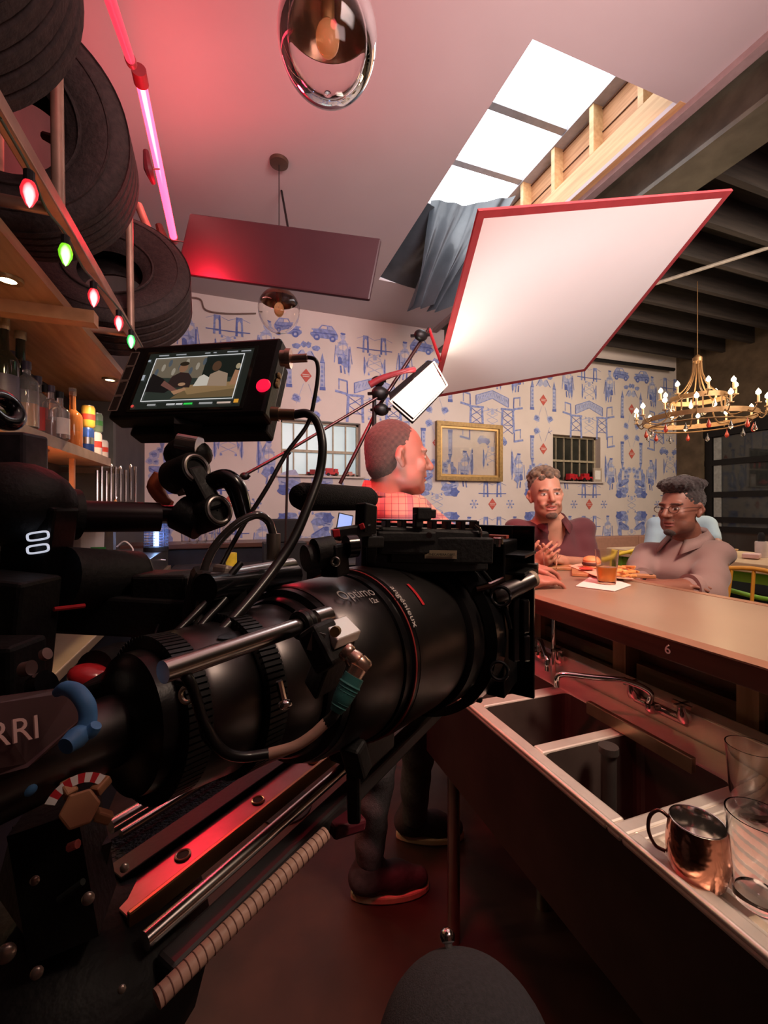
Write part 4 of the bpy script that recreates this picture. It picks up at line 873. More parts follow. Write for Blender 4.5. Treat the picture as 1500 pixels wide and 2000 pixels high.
def burger(c, s, label):
    t = thing('burger', label, 'burger', c)
    b = MB(); b.lathe([(.001, 0), (.045*s, 0), (.048*s, .008*s), (.044*s, .014*s), (.001, .014*s)], c, (0, 0, 1), 28); b.build('bottom_bun', BUN, t, smooth=True)
    b = MB(); b.lathe([(.001, .015*s), (.050*s, .015*s), (.052*s, .022*s), (.049*s, .03*s), (.001, .03*s)], c, (0, 0, 1), 28); b.build('patty', PAT, t, smooth=True)
    b = MB(); b.lathe([(.001, .031*s), (.046*s, .031*s), (.046*s, .036*s), (.001, .036*s)], c, (0, 0, 1), 28); b.build('lettuce', LET, t, smooth=True)
    b = MB(); b.lathe([(.001, .036*s), (.047*s, .037*s), (.048*s, .045*s), (.038*s, .060*s), (.02*s, .068*s), (.001, .070*s)], c, (0, 0, 1), 28); b.build('top_bun', BUN, t, smooth=True)
bc = onk(1155, 1117, .020); burger(bc, .75, 'open burger with dark patty next to the amber drink')
b = MB(); b.ell(onk(1146, 1122, .026), (.035, .025, .005)); tag(b.build('tomato_slice', TOM, smooth=True), 'red tomato slice lying in front of the burger', 'tomato')
b = MB(); b.prism([onk(1110, 1112, .0155), onk(1150, 1105, .0155), onk(1240, 1140, .0155), onk(1165, 1134, .0155)], (0, 0, 1), .002); tag(b.build('wrapping_paper', PAPR), 'orange-pink greaseproof sheet under the near burger', 'paper')
burger(onk(1056, 1106, .016), .8, 'half hidden burger beside the camera matte box')
r_ = random.Random(3)
for k in range(16):
    c = onk(1205+r_.random()*32, 1122+r_.random()*16, .022+.010*r_.random()+(.010 if k > 9 else 0)); a = r_.random()*PI
    d_ = Vector((math.cos(a)*.028, math.sin(a)*.028, (r_.random()-.5)*.01)); b = MB(); b.bar(c-d_, c+d_, .009, .009)
    tag(b.build('french_fry', mat('fry_gold', (.75, .36, .12), .5, noise=.15, nscale=40), bevel=.002), 'golden french fry in the pile beside the drink', 'french fry', 'fries on the near board')
b = MB(); p0 = onk(1210, 1128, .06); 
pint(onk(1075, 1118, .001), .09, .026, .032, 'short clear glass near the clasped hand', None, g=mat('cup_plastic', (.95, .93, .9), .08))
b = MB(); p = onk(1165, 1160, .002)
# --- high table with lime frame
TW = wood_mat('butcher_block', (.62, .42, .24), (.78, .58, .36), .4, 3, 'Y'); LIME = mat('lime_paint', (.22, .48, .05), .4, noise=.05); YEL = mat('orange_yellow_paint', (.72, .33, .04), .35, noise=.06)
ZT_ = H-.35
t = thing('high_table', 'pale butcher-block high table on a lime green frame', 'table', (3.4, 2.0, 0))
b = MB(); b.box2((3.02, .2, ZT_-.06), (3.8, 2.80, ZT_)); b.build('tabletop', TW, t, bevel=.006)
b = MB(); b.box2((3.07, .25, ZT_-.13), (3.10, 2.75, ZT_-.061)); b.box2((3.72, .25, ZT_-.13), (3.75, 2.75, ZT_-.061)); b.box2((3.1, 2.71, ZT_-.13), (3.72, 2.75, ZT_-.061)); b.build('apron', LIME, t)
for x in (3.06, 3.70):
    for y in (.25, 2.68): b = MB(); b.box2((x, y, 0), (x+.07, y+.07, ZT_-.061)); b.build('leg', LIME, t, bevel=.004)
def chair(loc, rz, col, label, grp='metal armchairs with hoop backs', zs=.72, zt=1.10):
    t = thing('hoop_back_stool', label, 'chair', loc, rz, grp); M = Matrix.Translation(Vector(loc)) @ Matrix.Rotation(rz, 4, 'Z')
    b = MB(M); b.box2((-.19, -.19, zs-.02), (.19, .19, zs)); b.build('seat', col, t, bevel=.015)
    b = MB(M); pts = []
    for k in range(21): a = -PI*.12+PI*1.24*k/20; pts.append((-.02-.20*math.sin(a), .235*math.cos(a), zt-.055*abs(math.cos(a))**2))
    b.tube(pts, .0115, 12); b.build('back_hoop', col, t, smooth=True)
    for sy in (-.5, 0, .5): b = MB(M); b.tube([(-.175, sy*.24, zs-.01), (-.02-.20*math.cos(sy*.75), .235*math.sin(sy*.75), zt-.01)], .008, 8); b.build('back_spindle', col, t, smooth=True)
    for sy in (-1, 1): b = MB(M); b.tube([(.10, .19*sy, zs-.01), (.045, .225*sy, zt-.052)], .009, 8); b.build('arm_post', col, t, smooth=True)
    for sx in (-1, 1):
        for sy in (-1, 1): b = MB(M); b.tube([(.16*sx, .16*sy, zs-.01), (.21*sx, .21*sy, 0)], .014, 8); b.build('leg', col, t, smooth=True)
    b = MB(M)
    for q in (((-.19, -.19), (.19, -.19)), ((.19, -.19), (.19, .19)), ((.19, .19), (-.19, .19)), ((-.19, .19), (-.19, -.19))): b.tube([(*q[0], .28), (*q[1], .28)], .009, 8)
    b.build('foot_ring', col, t, smooth=True)
c0 = W(1480, 1115, 1.95)
chair((2.16, 1.33, 0), PI+.05, YEL, 'orange-yellow hoop-back chair under the person with glasses', zs=.655, zt=H-.30)
chair((2.62, 1.62, 0), 0.1, LIME, 'lime green hoop-back chair pushed towards the pale high table', zs=.70, zt=H-.42)
c2 = W(1185, 1085, 3.1); chair((c2.x, c2.y, 0), 1.9, mat('yellow_paint', (.75, .50, .04), .35, noise=.05), 'yellow hoop-back chair behind the tall drink', zs=.72, zt=H-.29)
p = Vector((3.35, 2.1, ZT_+.001)); p = WX(1408, 1052, 3.35); p.z = ZT_+.001; b = MB(); b.lathe([(.06, 0), (.10, .045), (.092, .045), (.055, .006)], p, (0, 0, 1), 24); tag(b.build('snack_bowl', mat('tan_bowl', (.65, .38, .15), .5, noise=.1), smooth=True), 'tan bowl on the pale high table', 'bowl')
p = WX(1487, 1060, 3.45); p.z = ZT_+.001; t = thing('sauce_bottle', 'small dark-capped bottle with cream label on the high table', 'bottle', p)
b = MB(); b.lathe([(.035, 0), (.036, .10), (.034, .11)], p, (0, 0, 1), 20); b.build('body', LAB, t, smooth=True); b = MB(); b.lathe([(.02, .11), (.02, .15), (.012, .17)], p, (0, 0, 1), 16); b.build('cap', BLKM, t, smooth=True)
p = WX(1468, 1064, 3.3); p.z = ZT_+.001; b = MB(); b.box(p+Vector((0, 0, .02)), (.12, .09, .03), rot(0, 0, .4)); tag(b.build('folded_napkin', mat('pink_napkin', (.75, .5, .45), .8, noise=.05), bevel=.006), 'folded pink napkin on the high table', 'napkin')
# --- chandelier
cc = W(1362, 818, 4.6); BR = mat('chandelier_brass', (.30, .17, .08), .42, .5, noise=.15); CRY = mat('crystal', (.95, .93, .88), .03, trans=1, ior=1.5, noise=.02); RCR = mat('red_crystal', (.6, .08, .05), .1, noise=.1, trans=.4)
t = thing('chandelier', 'round brass candle chandelier with crystal drops over the dining area', 'chandelier', (cc.x, cc.y, H+2.44))
RX = .50
b = MB()
b.lathe([(RX, -.03), (RX+.012, -.03), (RX+.012, .02), (RX, .02), (RX, -.03)], cc, (0, 0, 1), 48, caps=False); b.torus(cc+Vector((0, 0, -.075)), RX*.9, .008, (0, 0, 1), 48, 8); b.build('lower_ring', BR, t, smooth=True)
b = MB(); b.lathe([(.24, .19), (.255, .19), (.255, .24), (.24, .24), (.24, .19)], cc, (0, 0, 1), 36, caps=False); b.build('upper_ring', BR, t, smooth=True)
for k in range(8):
    a = 2*PI*k/8; e = Vector((math.cos(a), math.sin(a), 0))
    b = MB(); b.tube([cc+e*.035+Vector((0, 0, .62)), cc+e*.05+Vector((0, 0, .48)), cc+e*.12+Vector((0, 0, .33)), cc+e*.245+Vector((0, 0, .22))], .007, 6, 5)
    b.tube([cc+e*.245+Vector((0, 0, .2)), cc+e*.25+Vector((0, 0, .08)), cc+e*.34+Vector((0, 0, -.02)), cc+e*RX+Vector((0, 0, .0))], .007, 6, 5); b.build('stem', BR, t, smooth=True)
b = MB(); b.lathe([(.02, .60), (.045, .62), (.045, .66), (.015, .69)], cc, (0, 0, 1), 20); b.tube([cc+Vector((0, 0, .69)), (cc.x, cc.y, H+2.44)], .004, 6); b.build('crown_and_chain', BR, t, smooth=True)
FL = mat('candle_bulb', (1, .85, .55), .3, emit=(1, .80, .45), es=30, noise=.01); CND = mat('candle_sleeve', (.75, .52, .3), .5, noise=.05)
def cndl(p):
    b = MB(); b.lathe([(.022, -.004), (.026, .004), (.010, .004), (.010, .075)], p, (0, 0, 1), 12); o = b.build('candle', CND, t, smooth=True)
    b = MB(); b.lathe([(.008, .075), (.021, .090), (.019, .108), (.001, .135)], p, (0, 0, 1), 12); b.build('flame_bulb', FL, o, smooth=True)
for k in range(14):
    a = 2*PI*(k+.3)/14; e = Vector((math.cos(a), math.sin(a), 0)); rr_ = RX+.10 if k % 3 != 2 else RX+.07; p = cc+e*rr_+Vector((0, 0, .035)); cndl(p)
    b = MB(); b.tube([cc+e*RX, cc+e*(RX+.05)+Vector((0, 0, -.035)), p], .006, 6, 4); b.build('arm', BR, t, smooth=True)
for k in range(8):
    a = 2*PI*(k+.1)/8; e = Vector((math.cos(a), math.sin(a), 0)); p = cc+e*.34+Vector((0, 0, .235)); cndl(p)
    b = MB(); b.tube([cc+e*.25+Vector((0, 0, .21)), cc+e*.30+Vector((0, 0, .19)), p], .006, 6, 4); b.build('arm', BR, t, smooth=True)
def drop(p, s, m): b = MB(); b.lathe([(.001, .03*s), (.004*s, .015*s), (.013*s, -.01*s), (.014*s, -.02*s), (.008*s, -.032*s), (.001, -.036*s)], p, (0, 0, 1), 12); b.build('crystal_drop', m, t, smooth=True)
for k in range(16):
    a = 2*PI*k/16; e = Vector((math.cos(a), math.sin(a), 0)); drop(cc+e*RX*.95+Vector((0, 0, -.125-.02*(k % 2))), 1.5, CRY if k % 2 else RCR)
for k in range(8): a = 2*PI*(k+.5)/8; e = Vector((math.cos(a), math.sin(a), 0)); drop(cc+e*.26+Vector((0, 0, .12)), 1.5, CRY)
light('chandelier_glow', 'POINT', cc+Vector((0, 0, .25)), 22, (1, .70, .40), .3)
# ================================================================== PEOPLE
SKM = vcol_mat('skin', .52, bump=.06, bscale=260)
HAIRM = vcol_mat('hair', .8, bump=.7, bscale=420, sheen=.2)
CLOTH = vcol_mat('cloth', .85, bump=.15, bscale=500, sheen=.2)
def head_axes(yaw_dir, pitch=0., roll=0.):
    f = Vector(yaw_dir); f.z = 0; f.normalize(); f = (f*math.cos(pitch)+Vector((0, 0, 1))*math.sin(pitch)).normalized()
    r = f.cross(Vector((0, 0, 1))).normalized(); u = r.cross(f)          # r = the person's right
    if roll:
        q = Matrix.Rotation(roll, 3, f); r = q @ r; u = q @ u
    return Matrix((r, f, u)).transposed()                                # columns: right, forward, up
def add_head(S, c, M, s=1., beard=False, smile=False):
    c = Vector(c)
    def P(x, y, z): return c+M @ Vector((x, y, z))*s
    E_ = lambda p, r, k=.012, op='add': S.ell(P(*p), [q*s for q in r], M, k*s, op)
    E_((0, -.015, .042), (.074, .096, .085), .02)
    E_((0, .020, -.005), (.066, .074, .085), .02)
    E_((0, .038, -.055), (.052, .052, .048), .025)
    E_((0, .076, -.099), (.022, .020, .018), .018); E_((0, .060, -.088), (.034, .030, .022), .02)
    for x in (-1, 1):
        E_((.042*x, .028, -.070), (.018, .036, .024), .03)         # jaw
        E_((.040*x, .066, -.018), (.020, .018, .016), .02)         # cheek
        E_((.026*x, .080, .030), (.026, .012, .009), .012)         # brow
        E_((.031*x, .096, .008), (.018, .013, .012), .010, 'sub')  # socket
        E_((.031*x, .075, .008), (.0155, .0135, .0105), .004)
        S.cap(P(.076*x, -.012, .022), P(.080*x, -.018, .0), .012*s, .013*s, .008*s); S.cap(P(.080*x, -.018, .0), P(.074*x, -.004, -.028), .012*s, .008*s, .008*s)
        E_((.086*x, -.006, .004), (.006, .009, .016), .004, 'sub')
        E_((.011*x, .098, -.026), (.0085, .010, .0075), .006)
    S.cap(P(0, .088, .024), P(0, .116, -.020), .0080*s, .0120*s, .010*s)
    E_((0, .116, -.024), (.010, .010, .008), .006)
    E_((0, .089, -.048), (.020, .012, .010), .012)
    w = .030 if smile else .024
    E_((0, .0935, -.0555), (w, .0085, .0052), .004); E_((0, .0915, -.068), (w*.85, .0095, .0065), .004)
    E_((0, .103, -.0615), (w*1.02, .012, .0022), .003, 'sub')
    if smile:
        E_((0, .103, -.0610), (.023, .016, .0062), .003, 'sub')
        for x in (-1, 1): E_((.022*x, .100, -.0565), (.009, .014, .0036), .003, 'sub')
        for x in (-1, 1): E_((.036*x, .076, -.045), (.014, .016, .016), .01); E_((.030*x, .094, -.054), (.004, .010, .008), .006, 'sub')
def head_cols(V, c, M, s, skin, lip, stub=None, stubw=0., brow=(.05, .03, .02), cheek=None, eyes=True, base=None):
    L = (V-np.array(c)) @ np.array(M)/s; x, y, z = L[:, 0], L[:, 1], L[:, 2]; C = np.tile(np.array(skin), (len(V), 1)) if base is None else base
    def mix(mask, col, w=1.): C[mask] = C[mask]*(1-w)+np.array(col)*w
    n = np.sin(V[:, 0]*90)*np.sin(V[:, 1]*110)*np.sin(V[:, 2]*100); C *= (1+.06*n)[:, None]
    near = (np.abs(L) < .16).all(1)
    if cheek is not None: mix(near & (y > .05) & (np.abs(np.abs(x)-.043) < .02) & (np.abs(z+.02) < .02), cheek, .4)
    if stub is not None:
        m = near & (y > -.005) & (z < -.042-.22*(.08-y).clip(0)) & (z > -.13); m2 = near & (y > .07) & (np.abs(x) < .034) & (z < -.036) & (z > -.055)
        mix((m | m2) & ~((np.abs(x) < .026) & (np.abs(z+.062) < .012) & (y > .08)), stub, stubw)
    mix(near & (y > .080) & (np.abs(x) < .026) & (np.abs(z+.062) < .0125-.16*np.abs(x)), lip, .8)
    mix(near & (y > .085) & (np.abs(x) < .022) & (np.abs(z+.0615) < .0016), (.05, .01, .01), .7)
    mix(near & (y > .055) & (np.abs(z-.030+.12*np.abs(np.abs(x)-.03)) < .0042) & (np.abs(np.abs(x)-.031) < .020), brow, .85)
    if eyes:
        e = near & (y > .068) & (((np.abs(x)-.031)/.0135)**2+((z-.008)/.0058)**2 < 1); mix(e, (.55, .48, .45))
        mix(e & ((np.abs(np.abs(x)-.031)) < .0058), (.03, .015, .01)); mix(near & (y > .068) & (((np.abs(x)-.031)/.015)**2+((z-.0135)/.0026)**2 < 1), (.04, .02, .015), .8)
    return C
def arm(S, sh, el, wr, r=(.052, .040, .027), k=.03):
    S.cap(sh, el, r[0], r[1], k); S.cap(el, wr, r[1], r[2], k)
def add_hand(S, wr, d, palm_n, thumb, s=1., curl=.5, spread=.12):
    """d: fingers direction, palm_n: palm normal, thumb side vector"""
    wr = Vector(wr); d = Vector(d).normalized(); n = Vector(palm_n); n = (n-d*n.dot(d)).normalized(); t = Vector(thumb); t = (t-d*t.dot(d)-n*t.dot(n)).normalized()
    R = Matrix((t, d, n)).transposed()
    S.cap(wr-d*.01, wr+d*.03*s, .024*s, .026*s, .015); S.ell(wr+d*.055*s, (.040*s, .048*s, .0165*s), R, .012)
    for i, (off, L) in enumerate(((.030, .074), (.010, .082), (-.011, .076), (-.030, .060))):
        a = wr+d*(.090-.004*abs(i-1))*s+t*off*s; dd = (d+t*(off/.03)*spread).normalized(); ang = 0; p = a-d*.02*s; q = a
        S.cap(p, q, .0095*s, .0090*s, .004)
        for j, fr in enumerate((.46, .30, .24)):
            ang += curl*(.55, .75, .55)[j]; v = dd*math.cos(ang)+n*math.sin(ang); p = q; q = p+v*L*fr*s
            S.cap(p, q, (.0088-.0008*j)*s, (.0080-.0008*j)*s, .003)
    p = wr+d*.018*s+t*.024*s; v = (t*.75+d*.65+n*.25).normalized(); q = p+v*.042*s; S.cap(p, q, .0135*s, .0105*s, .008)
    v2 = (t*.30+d*.9+n*(.2+.3*curl)).normalized(); q2 = q+v2*.030*s; S.cap(q, q2, .0100*s, .0090*s, .004); S.cap(q2, q2+(v2+n*.25).normalized()*.024*s, .0090*s, .0075*s, .004)
def folds(amp, f=38, seed=0):
    a, b_, c_ = np.random.RandomState(seed).rand(3)*6
    return lambda X, Y, Z: amp*(np.sin(f*(X*.8+Z*.5)+a+2.2*np.sin(9*Z+Y*7))*.6+np.sin(f*.6*(Y-Z*.9)+b_+1.8*np.sin(11*X))*.7+np.sin(f*1.6*(Z+X*.3)+c_)*.25)
def hair_col(base, tip, f=300):
    def fn(V):
        n = (np.sin(V[:, 0]*f)*np.sin(V[:, 1]*f*1.1)*np.sin(V[:, 2]*f*.9)+1)/2
        return np.array(base)*(1-n)[:, None]+np.array(tip)*n[:, None]
    return fn
def collar(t, base, M, m, r=.064, h=.032, tip=.045, gap=.35, fwd=.0):
    b = MB(); N = 30; top_, bot = [], []; U3 = Vector((0, 0, 1)); f_ = (M @ Vector((0, 1, 0))); f_.z = 0; f_.normalize(); r0 = f_.cross(U3)
    for i in range(N+1):
        a = (-1+2*i/N)*(PI-gap); k = abs(a)/(PI-gap); e = -f_*math.cos(a)+r0*math.sin(a)
        p = base+e*r+f_*(fwd+.010*k)+U3*(.040-.050*k**1.6); q = base+e*(r+.016+.020*k)+f_*(fwd+.010*k+tip*.8*k**5)+U3*(.040-h-.055*k**1.6-tip*.5*k**5)
        top_.append(p); bot.append(q)
    inn = [p-U3*.004-(p-base).normalized()*.001 for p in top_]; low = [p-U3*.035-(p-base)*.02 for p in top_]
    n = N+1; b.add(top_+bot+low, [(i, i+1, n+i+1, n+i) for i in range(N)]+[(i+1, i, 2*n+i, 2*n+i+1) for i in range(N)])
    o = b.build('collar', m, t, smooth=2, recalc=False); md = o.modifiers.new('thick', 'SOLIDIFY'); md.thickness = .0028; return o
# ---------------------------------------------------------------- man in maroon shirt
def man_maroon():
    t = thing('person', 'smiling person in a maroon button-up shirt leaning on the counter, curly hair and goatee', 'person', (1.75, 1.95, 0))
    c = W(1066, 968, 2.22); s = 1.02
    M = head_axes(Vector((-.42, -.9, 0)), -.02, .06)
    neck = c+M @ Vector((0, -.03, -.10)); base = W(1075, 1028, 2.30)
    shl = W(1012, 1036, 2.28); shr = W(1138, 1034, 2.32); chest = W(1085, 1090, 2.34); pel = W(1100, 1190, 2.50)
    elr = W(1150, 1104, 2.24); wrr = W(1098, 1096, 2.04); ell_ = W(1000, 1112, 2.18); wrl = W(1040, 1102, 2.02)
    lo = Vector((1.05, 1.25, .88)); hi = Vector((2.25, 2.4, 1.58))
    S = SDF(lo, hi, .0045); add_head(S, c, M, s, smile=True)
    S.cap(neck, base, .052, .058, .03); S.cap(base, chest, .085, .12, .04); S.cap(shl, shr, .05, .05, .04); S.cap(chest, pel, .13, .13, .04)
    S.cap(shr, elr, .05, .042, .03); S.cap(elr, wrr, .040, .026, .03); S.cap(shl, ell_, .05, .042, .03); S.cap(ell_, wrl, .040, .026, .03)
    add_hand(S, wrr, W(1058, 1082, 1.98)-wrr, (-.3, -.2, .5), (.25, -.3, 1), 1., .35)
    add_hand(S, wrl, W(1058, 1092, 1.97)-wrl, (.6, .3, .3), (0, -.4, 1), 1., .7)
    def cf(V): return head_cols(V, c, M, s, (.42, .20, .13), (.42, .13, .11), (.14, .07, .045), .35, (.08, .045, .03), (.46, .19, .13))
    S.mesh('body', SKM, t, cf)
    G = SDF(c-Vector((.16, .16, .15)), c+Vector((.16, .16, .2)), .004)      # goatee
    P = lambda x, y, z: c+M @ Vector((x, y, z))*s
    G.ell(P(0, .079, -.099), (.029, .026, .021), M, .008); G.cap(P(-.026, .080, -.055), P(-.024, .078, -.082), .004, .006, .008); G.cap(P(.026, .080, -.055), P(.024, .078, -.082), .004, .006, .008); G.cap(P(-.022, .094, -.045), P(.022, .094, -.045), .0035, .0035, .004)
    G.disp(lambda X, Y, Z: .0015*np.sin(X*400)*np.sin(Y*380)*np.sin(Z*420)); G.mesh('goatee', HAIRM, t, hair_col((.05, .03, .02), (.10, .05, .03)))
    T_ = MB(); w = .019; 
    for k in range(7):
        x = (k-3)*.0062; p = P(x, .0900-.0016*abs(k-3), -.0585); T_.box(p, (.0056*s, .003, .0062*s), M)
    T_.build('teeth', mat('teeth', (.78, .70, .64), .3, noise=.05), t, bevel=.001)
    Hh = SDF(c-Vector((.16, .16, .05)), c+Vector((.16, .16, .22)), .004); r_ = random.Random(5)
    Hh.ell(P(0, -.030, .062), (.080, .090, .078), M, .01); Hh.ell(P(0, .135, -.01), (.10, .085, .088), M, .01, 'sub'); Hh.ell(P(0, .02, -.07), (.12, .10, .07), M, .01, 'sub')
    for k in range(110):
        a = r_.random()*2*PI; e = r_.random(); el = .35+e*1.2
        x, y, z = .078*math.cos(a)*math.cos(el), -.022+.084*math.sin(a)*math.cos(el), .055+.082*math.sin(el)
        if y > .06 and z < .075: continue
        Hh.ell(P(x, y, z), [.012+.012*r_.random()]*3, None, .004)
    Hh.disp(lambda X, Y, Z: .0028*np.sin(X*310+np.sin(Z*200))*np.sin(Y*290)*np.sin(Z*330)); Hh.mesh('hair', HAIRM, t, hair_col((.030, .018, .012), (.20, .125, .07), 170))
    C = SDF(lo, hi, .0055)
    C.cap(base+Vector((0, 0, -.03)), chest, .082, .125, .04); C.cap(shl, shr, .058, .058, .04); C.cap(chest, pel, .15, .15, .05)
    C.cap(shr, elr, .062, .056, .03); C.cap(elr, elr.lerp(wrr, .12), .060, .055, .02); C.cap(shl, ell_, .062, .056, .03); C.cap(ell_, ell_.lerp(wrl, .15), .058, .05, .02)
    C.cap(base+M @ Vector((0, .03, .02)), base+M @ Vector((0, .125, -.12)), .045, .016, .010, 'sub'); C.cap(base+Vector((0, 0, .0)), base+Vector((0, 0, .08)), .058, .062, .01, 'sub')
    C.disp(folds(.0060, 40, 1)); C.mesh('shirt', CLOTH, t, lambda V: np.tile(np.array((.085, .016, .022)), (len(V), 1)))
    collar(t, base+Vector((0, 0, .045)), M, mat('maroon_collar', (.09, .018, .024), .85, noise=.15, bump=.2, bscale=400), .072, .040, .05, .50)
    b = MB()
    for k in range(3): p = base+M @ Vector((.004, .118+.01*k, -.075-.05*k)); b.lathe([(.001, .002), (.006, .002), (.006, 0)], p, M @ Vector((0, 1, .1)), 12)
    b.build('shirt_buttons', mat('maroon_button', (.3, .1, .08), .4, noise=.05), t)
    b = MB(); b.lathe([(.17, 0), (.17, .03)], (pel.x, pel.y, .74), (0, 0, 1), 20); return t
man_maroon()
# ---------------------------------------------------------------- man in taupe shirt with glasses
def man_taupe():
    t = thing('person', 'person in a taupe shirt and thin glasses sitting with crossed arms behind the counter', 'person', (2.1, 1.45, 0))
    c = W(1330, 996, 1.93); s = .97
    left = -(Vector((ct, -st, 0))); fwd = Vector((st, ct, 0))
    M = head_axes(left*.93-fwd*.38, -.03)
    neck = c+M @ Vector((0, -.035, -.09)); base = W(1345, 1068, 1.98)
    shn = W(1396, 1084, 1.88); shf = W(1270, 1082, 2.06); chest = W(1330, 1130, 1.98); pel = W(1375, 1240, 2.05)
    eln = W(1385, 1152, 1.74); wrn = W(1258, 1148, 1.70); elf = W(1240, 1130, 1.95); wrf = W(1290, 1146, 1.78)
    lo = Vector((1.35, .75, .85)); hi = Vector((2.5, 2.0, 1.58))
    S = SDF(lo, hi, .0045); add_head(S, c, M, s)
    S.cap(neck, base, .053, .060, .03); S.cap(base, chest, .066, .095, .03); S.cap(shn, shf, .042, .042, .03); S.cap(chest, pel, .11, .12, .04)
    S.cap(shn, eln, .055, .045, .03); S.cap(eln, wrn, .044, .028, .03); S.cap(shf, elf, .05, .042, .03); S.cap(elf, wrf, .04, .028, .03)
    add_hand(S, wrn, W(1222, 1134, 1.74)-wrn, (0, 0, -1), (-.2, 1, 0), 1., .35)
    add_hand(S, wrf, W(1330, 1140, 1.74)-wrf, (.2, .2, -1), (0, -1, .3), 1., .4)
    def cf(V): return head_cols(V, c, M, s, (.23, .090, .060), (.26, .085, .08), (.06, .03, .025), .35, (.02, .012, .01))
    S.mesh('body', SKM, t, cf)
    P = lambda x, y, z: c+M @ Vector((x, y, z))*s
    Hh = SDF(c-Vector((.18, .18, .08)), c+Vector((.18, .18, .24)), .004); r_ = random.Random(8)
    Hh.ell(P(0, -.022, .048), (.077, .093, .082), M, .01); Hh.ell(P(0, .115, -.01), (.14, .070, .085), M, .006, 'sub'); Hh.ell(P(0, .02, -.075), (.14, .13, .075), M, .01, 'sub')
    for k in range(150):
        a = r_.random()*2*PI; q = r_.random()**.5; x, y = .072*q*math.cos(a), -.010+.098*q*math.sin(a); z = .118+.022*(1-q*q)
        Hh.ell(P(x, y, z), [.012+.010*r_.random()]*3, None, .004)
    Hh.ell(P(0, -.01, .105), (.074, .098, .035), M, .01)
    Hh.disp(lambda X, Y, Z: .004*np.sin(X*260+np.sin(Z*200))*np.sin(Y*250)*np.sin(Z*270)); Hh.mesh('hair', HAIRM, t, hair_col((.008, .006, .006), (.030, .018, .018), 150))
    G = SDF(c-Vector((.16, .16, .15)), c+Vector((.16, .16, .05)), .004)
    G.ell(P(0, .078, -.099), (.026, .025, .019), M, .008); G.cap(P(-.024, .090, -.046), P(.024, .090, -.046), .0035, .0035, .004)
    G.disp(lambda X, Y, Z: .0015*np.sin(X*400)*np.sin(Y*380)*np.sin(Z*420)); G.mesh('beard', HAIRM, t, hair_col((.015, .01, .01), (.05, .03, .025)))
    b = MB()
    for sx in (-1, 1):
        ring = [P(.034*sx+.023*math.cos(a), .103-.10*abs(.023*math.cos(a)*sx+.0)*.3, .006+.0165*math.sin(a)) for a in np.linspace(0, 2*PI, 25)]
        b.tube(ring, .0014, 6, caps=False); b.tube([P(.057*sx, .101, .010), P(.074*sx, .075, .012), P(.083*sx, -.005, .012), P(.080*sx, -.018, .002)], .0013, 6, 4)
    b.tube([P(-.011, .104, .010), P(0, .107, .013), P(.011, .104, .010)], .0012, 6); b.build('eyeglasses', mat('thin_dark_frame', (.10, .06, .05), .3, .6, noise=.1), t, smooth=True)
    C = SDF(lo, hi, .0055)
    C.cap(base+Vector((0, 0, -.03)), chest, .085, .13, .04); C.cap(shn, shf, .060, .058, .04); C.cap(chest, pel, .14, .15, .05)
    C.cap(shn, eln, .066, .060, .03); C.cap(eln, eln.lerp(wrn, .25), .060, .052, .02); C.cap(shf, elf, .062, .056, .03); C.cap(elf, elf.lerp(wrf, .2), .060, .055, .02)
    C.cap(base+M @ Vector((0, .03, .01)), base+M @ Vector((0, .11, -.08)), .033, .014, .012, 'sub'); C.cap(base, base+Vector((0, 0, .08)), .058, .064, .01, 'sub')
    C.disp(folds(.0090, 34, 3)); C.mesh('shirt', CLOTH, t, lambda V: np.tile(np.array((.27, .175, .165)), (len(V), 1)))
    collar(t, base+Vector((0, 0, .050)), M, mat('taupe_collar', (.28, .18, .17), .85, noise=.1, bump=.2, bscale=400), .074, .040, .05, .45)
    b = MB(); f_ = (wrn-eln).normalized(); q = eln.lerp(wrn, .27); b.tube([q-f_*.015, q+f_*.015], .062, 28); b.build('rolled_cuff', mat('taupe_collar', (.28, .18, .17), .85), t, smooth=True); b = MB()
    q = elf.lerp(wrf, .22); f_ = (wrf-elf).normalized(); b.tube([q-f_*.014, q+f_*.014], .060, 28); b.build('rolled_cuff', mat('taupe_collar', (.28, .18, .17), .85), t, smooth=True)
    b = MB(); q = elf.lerp(wrf, .62); f_ = (wrf-elf).normalized(); b.tube([q-f_*.009, q+f_*.009], .034, 24); b.build('wrist_band', BLKM, t, smooth=True)
    return t
man_taupe()
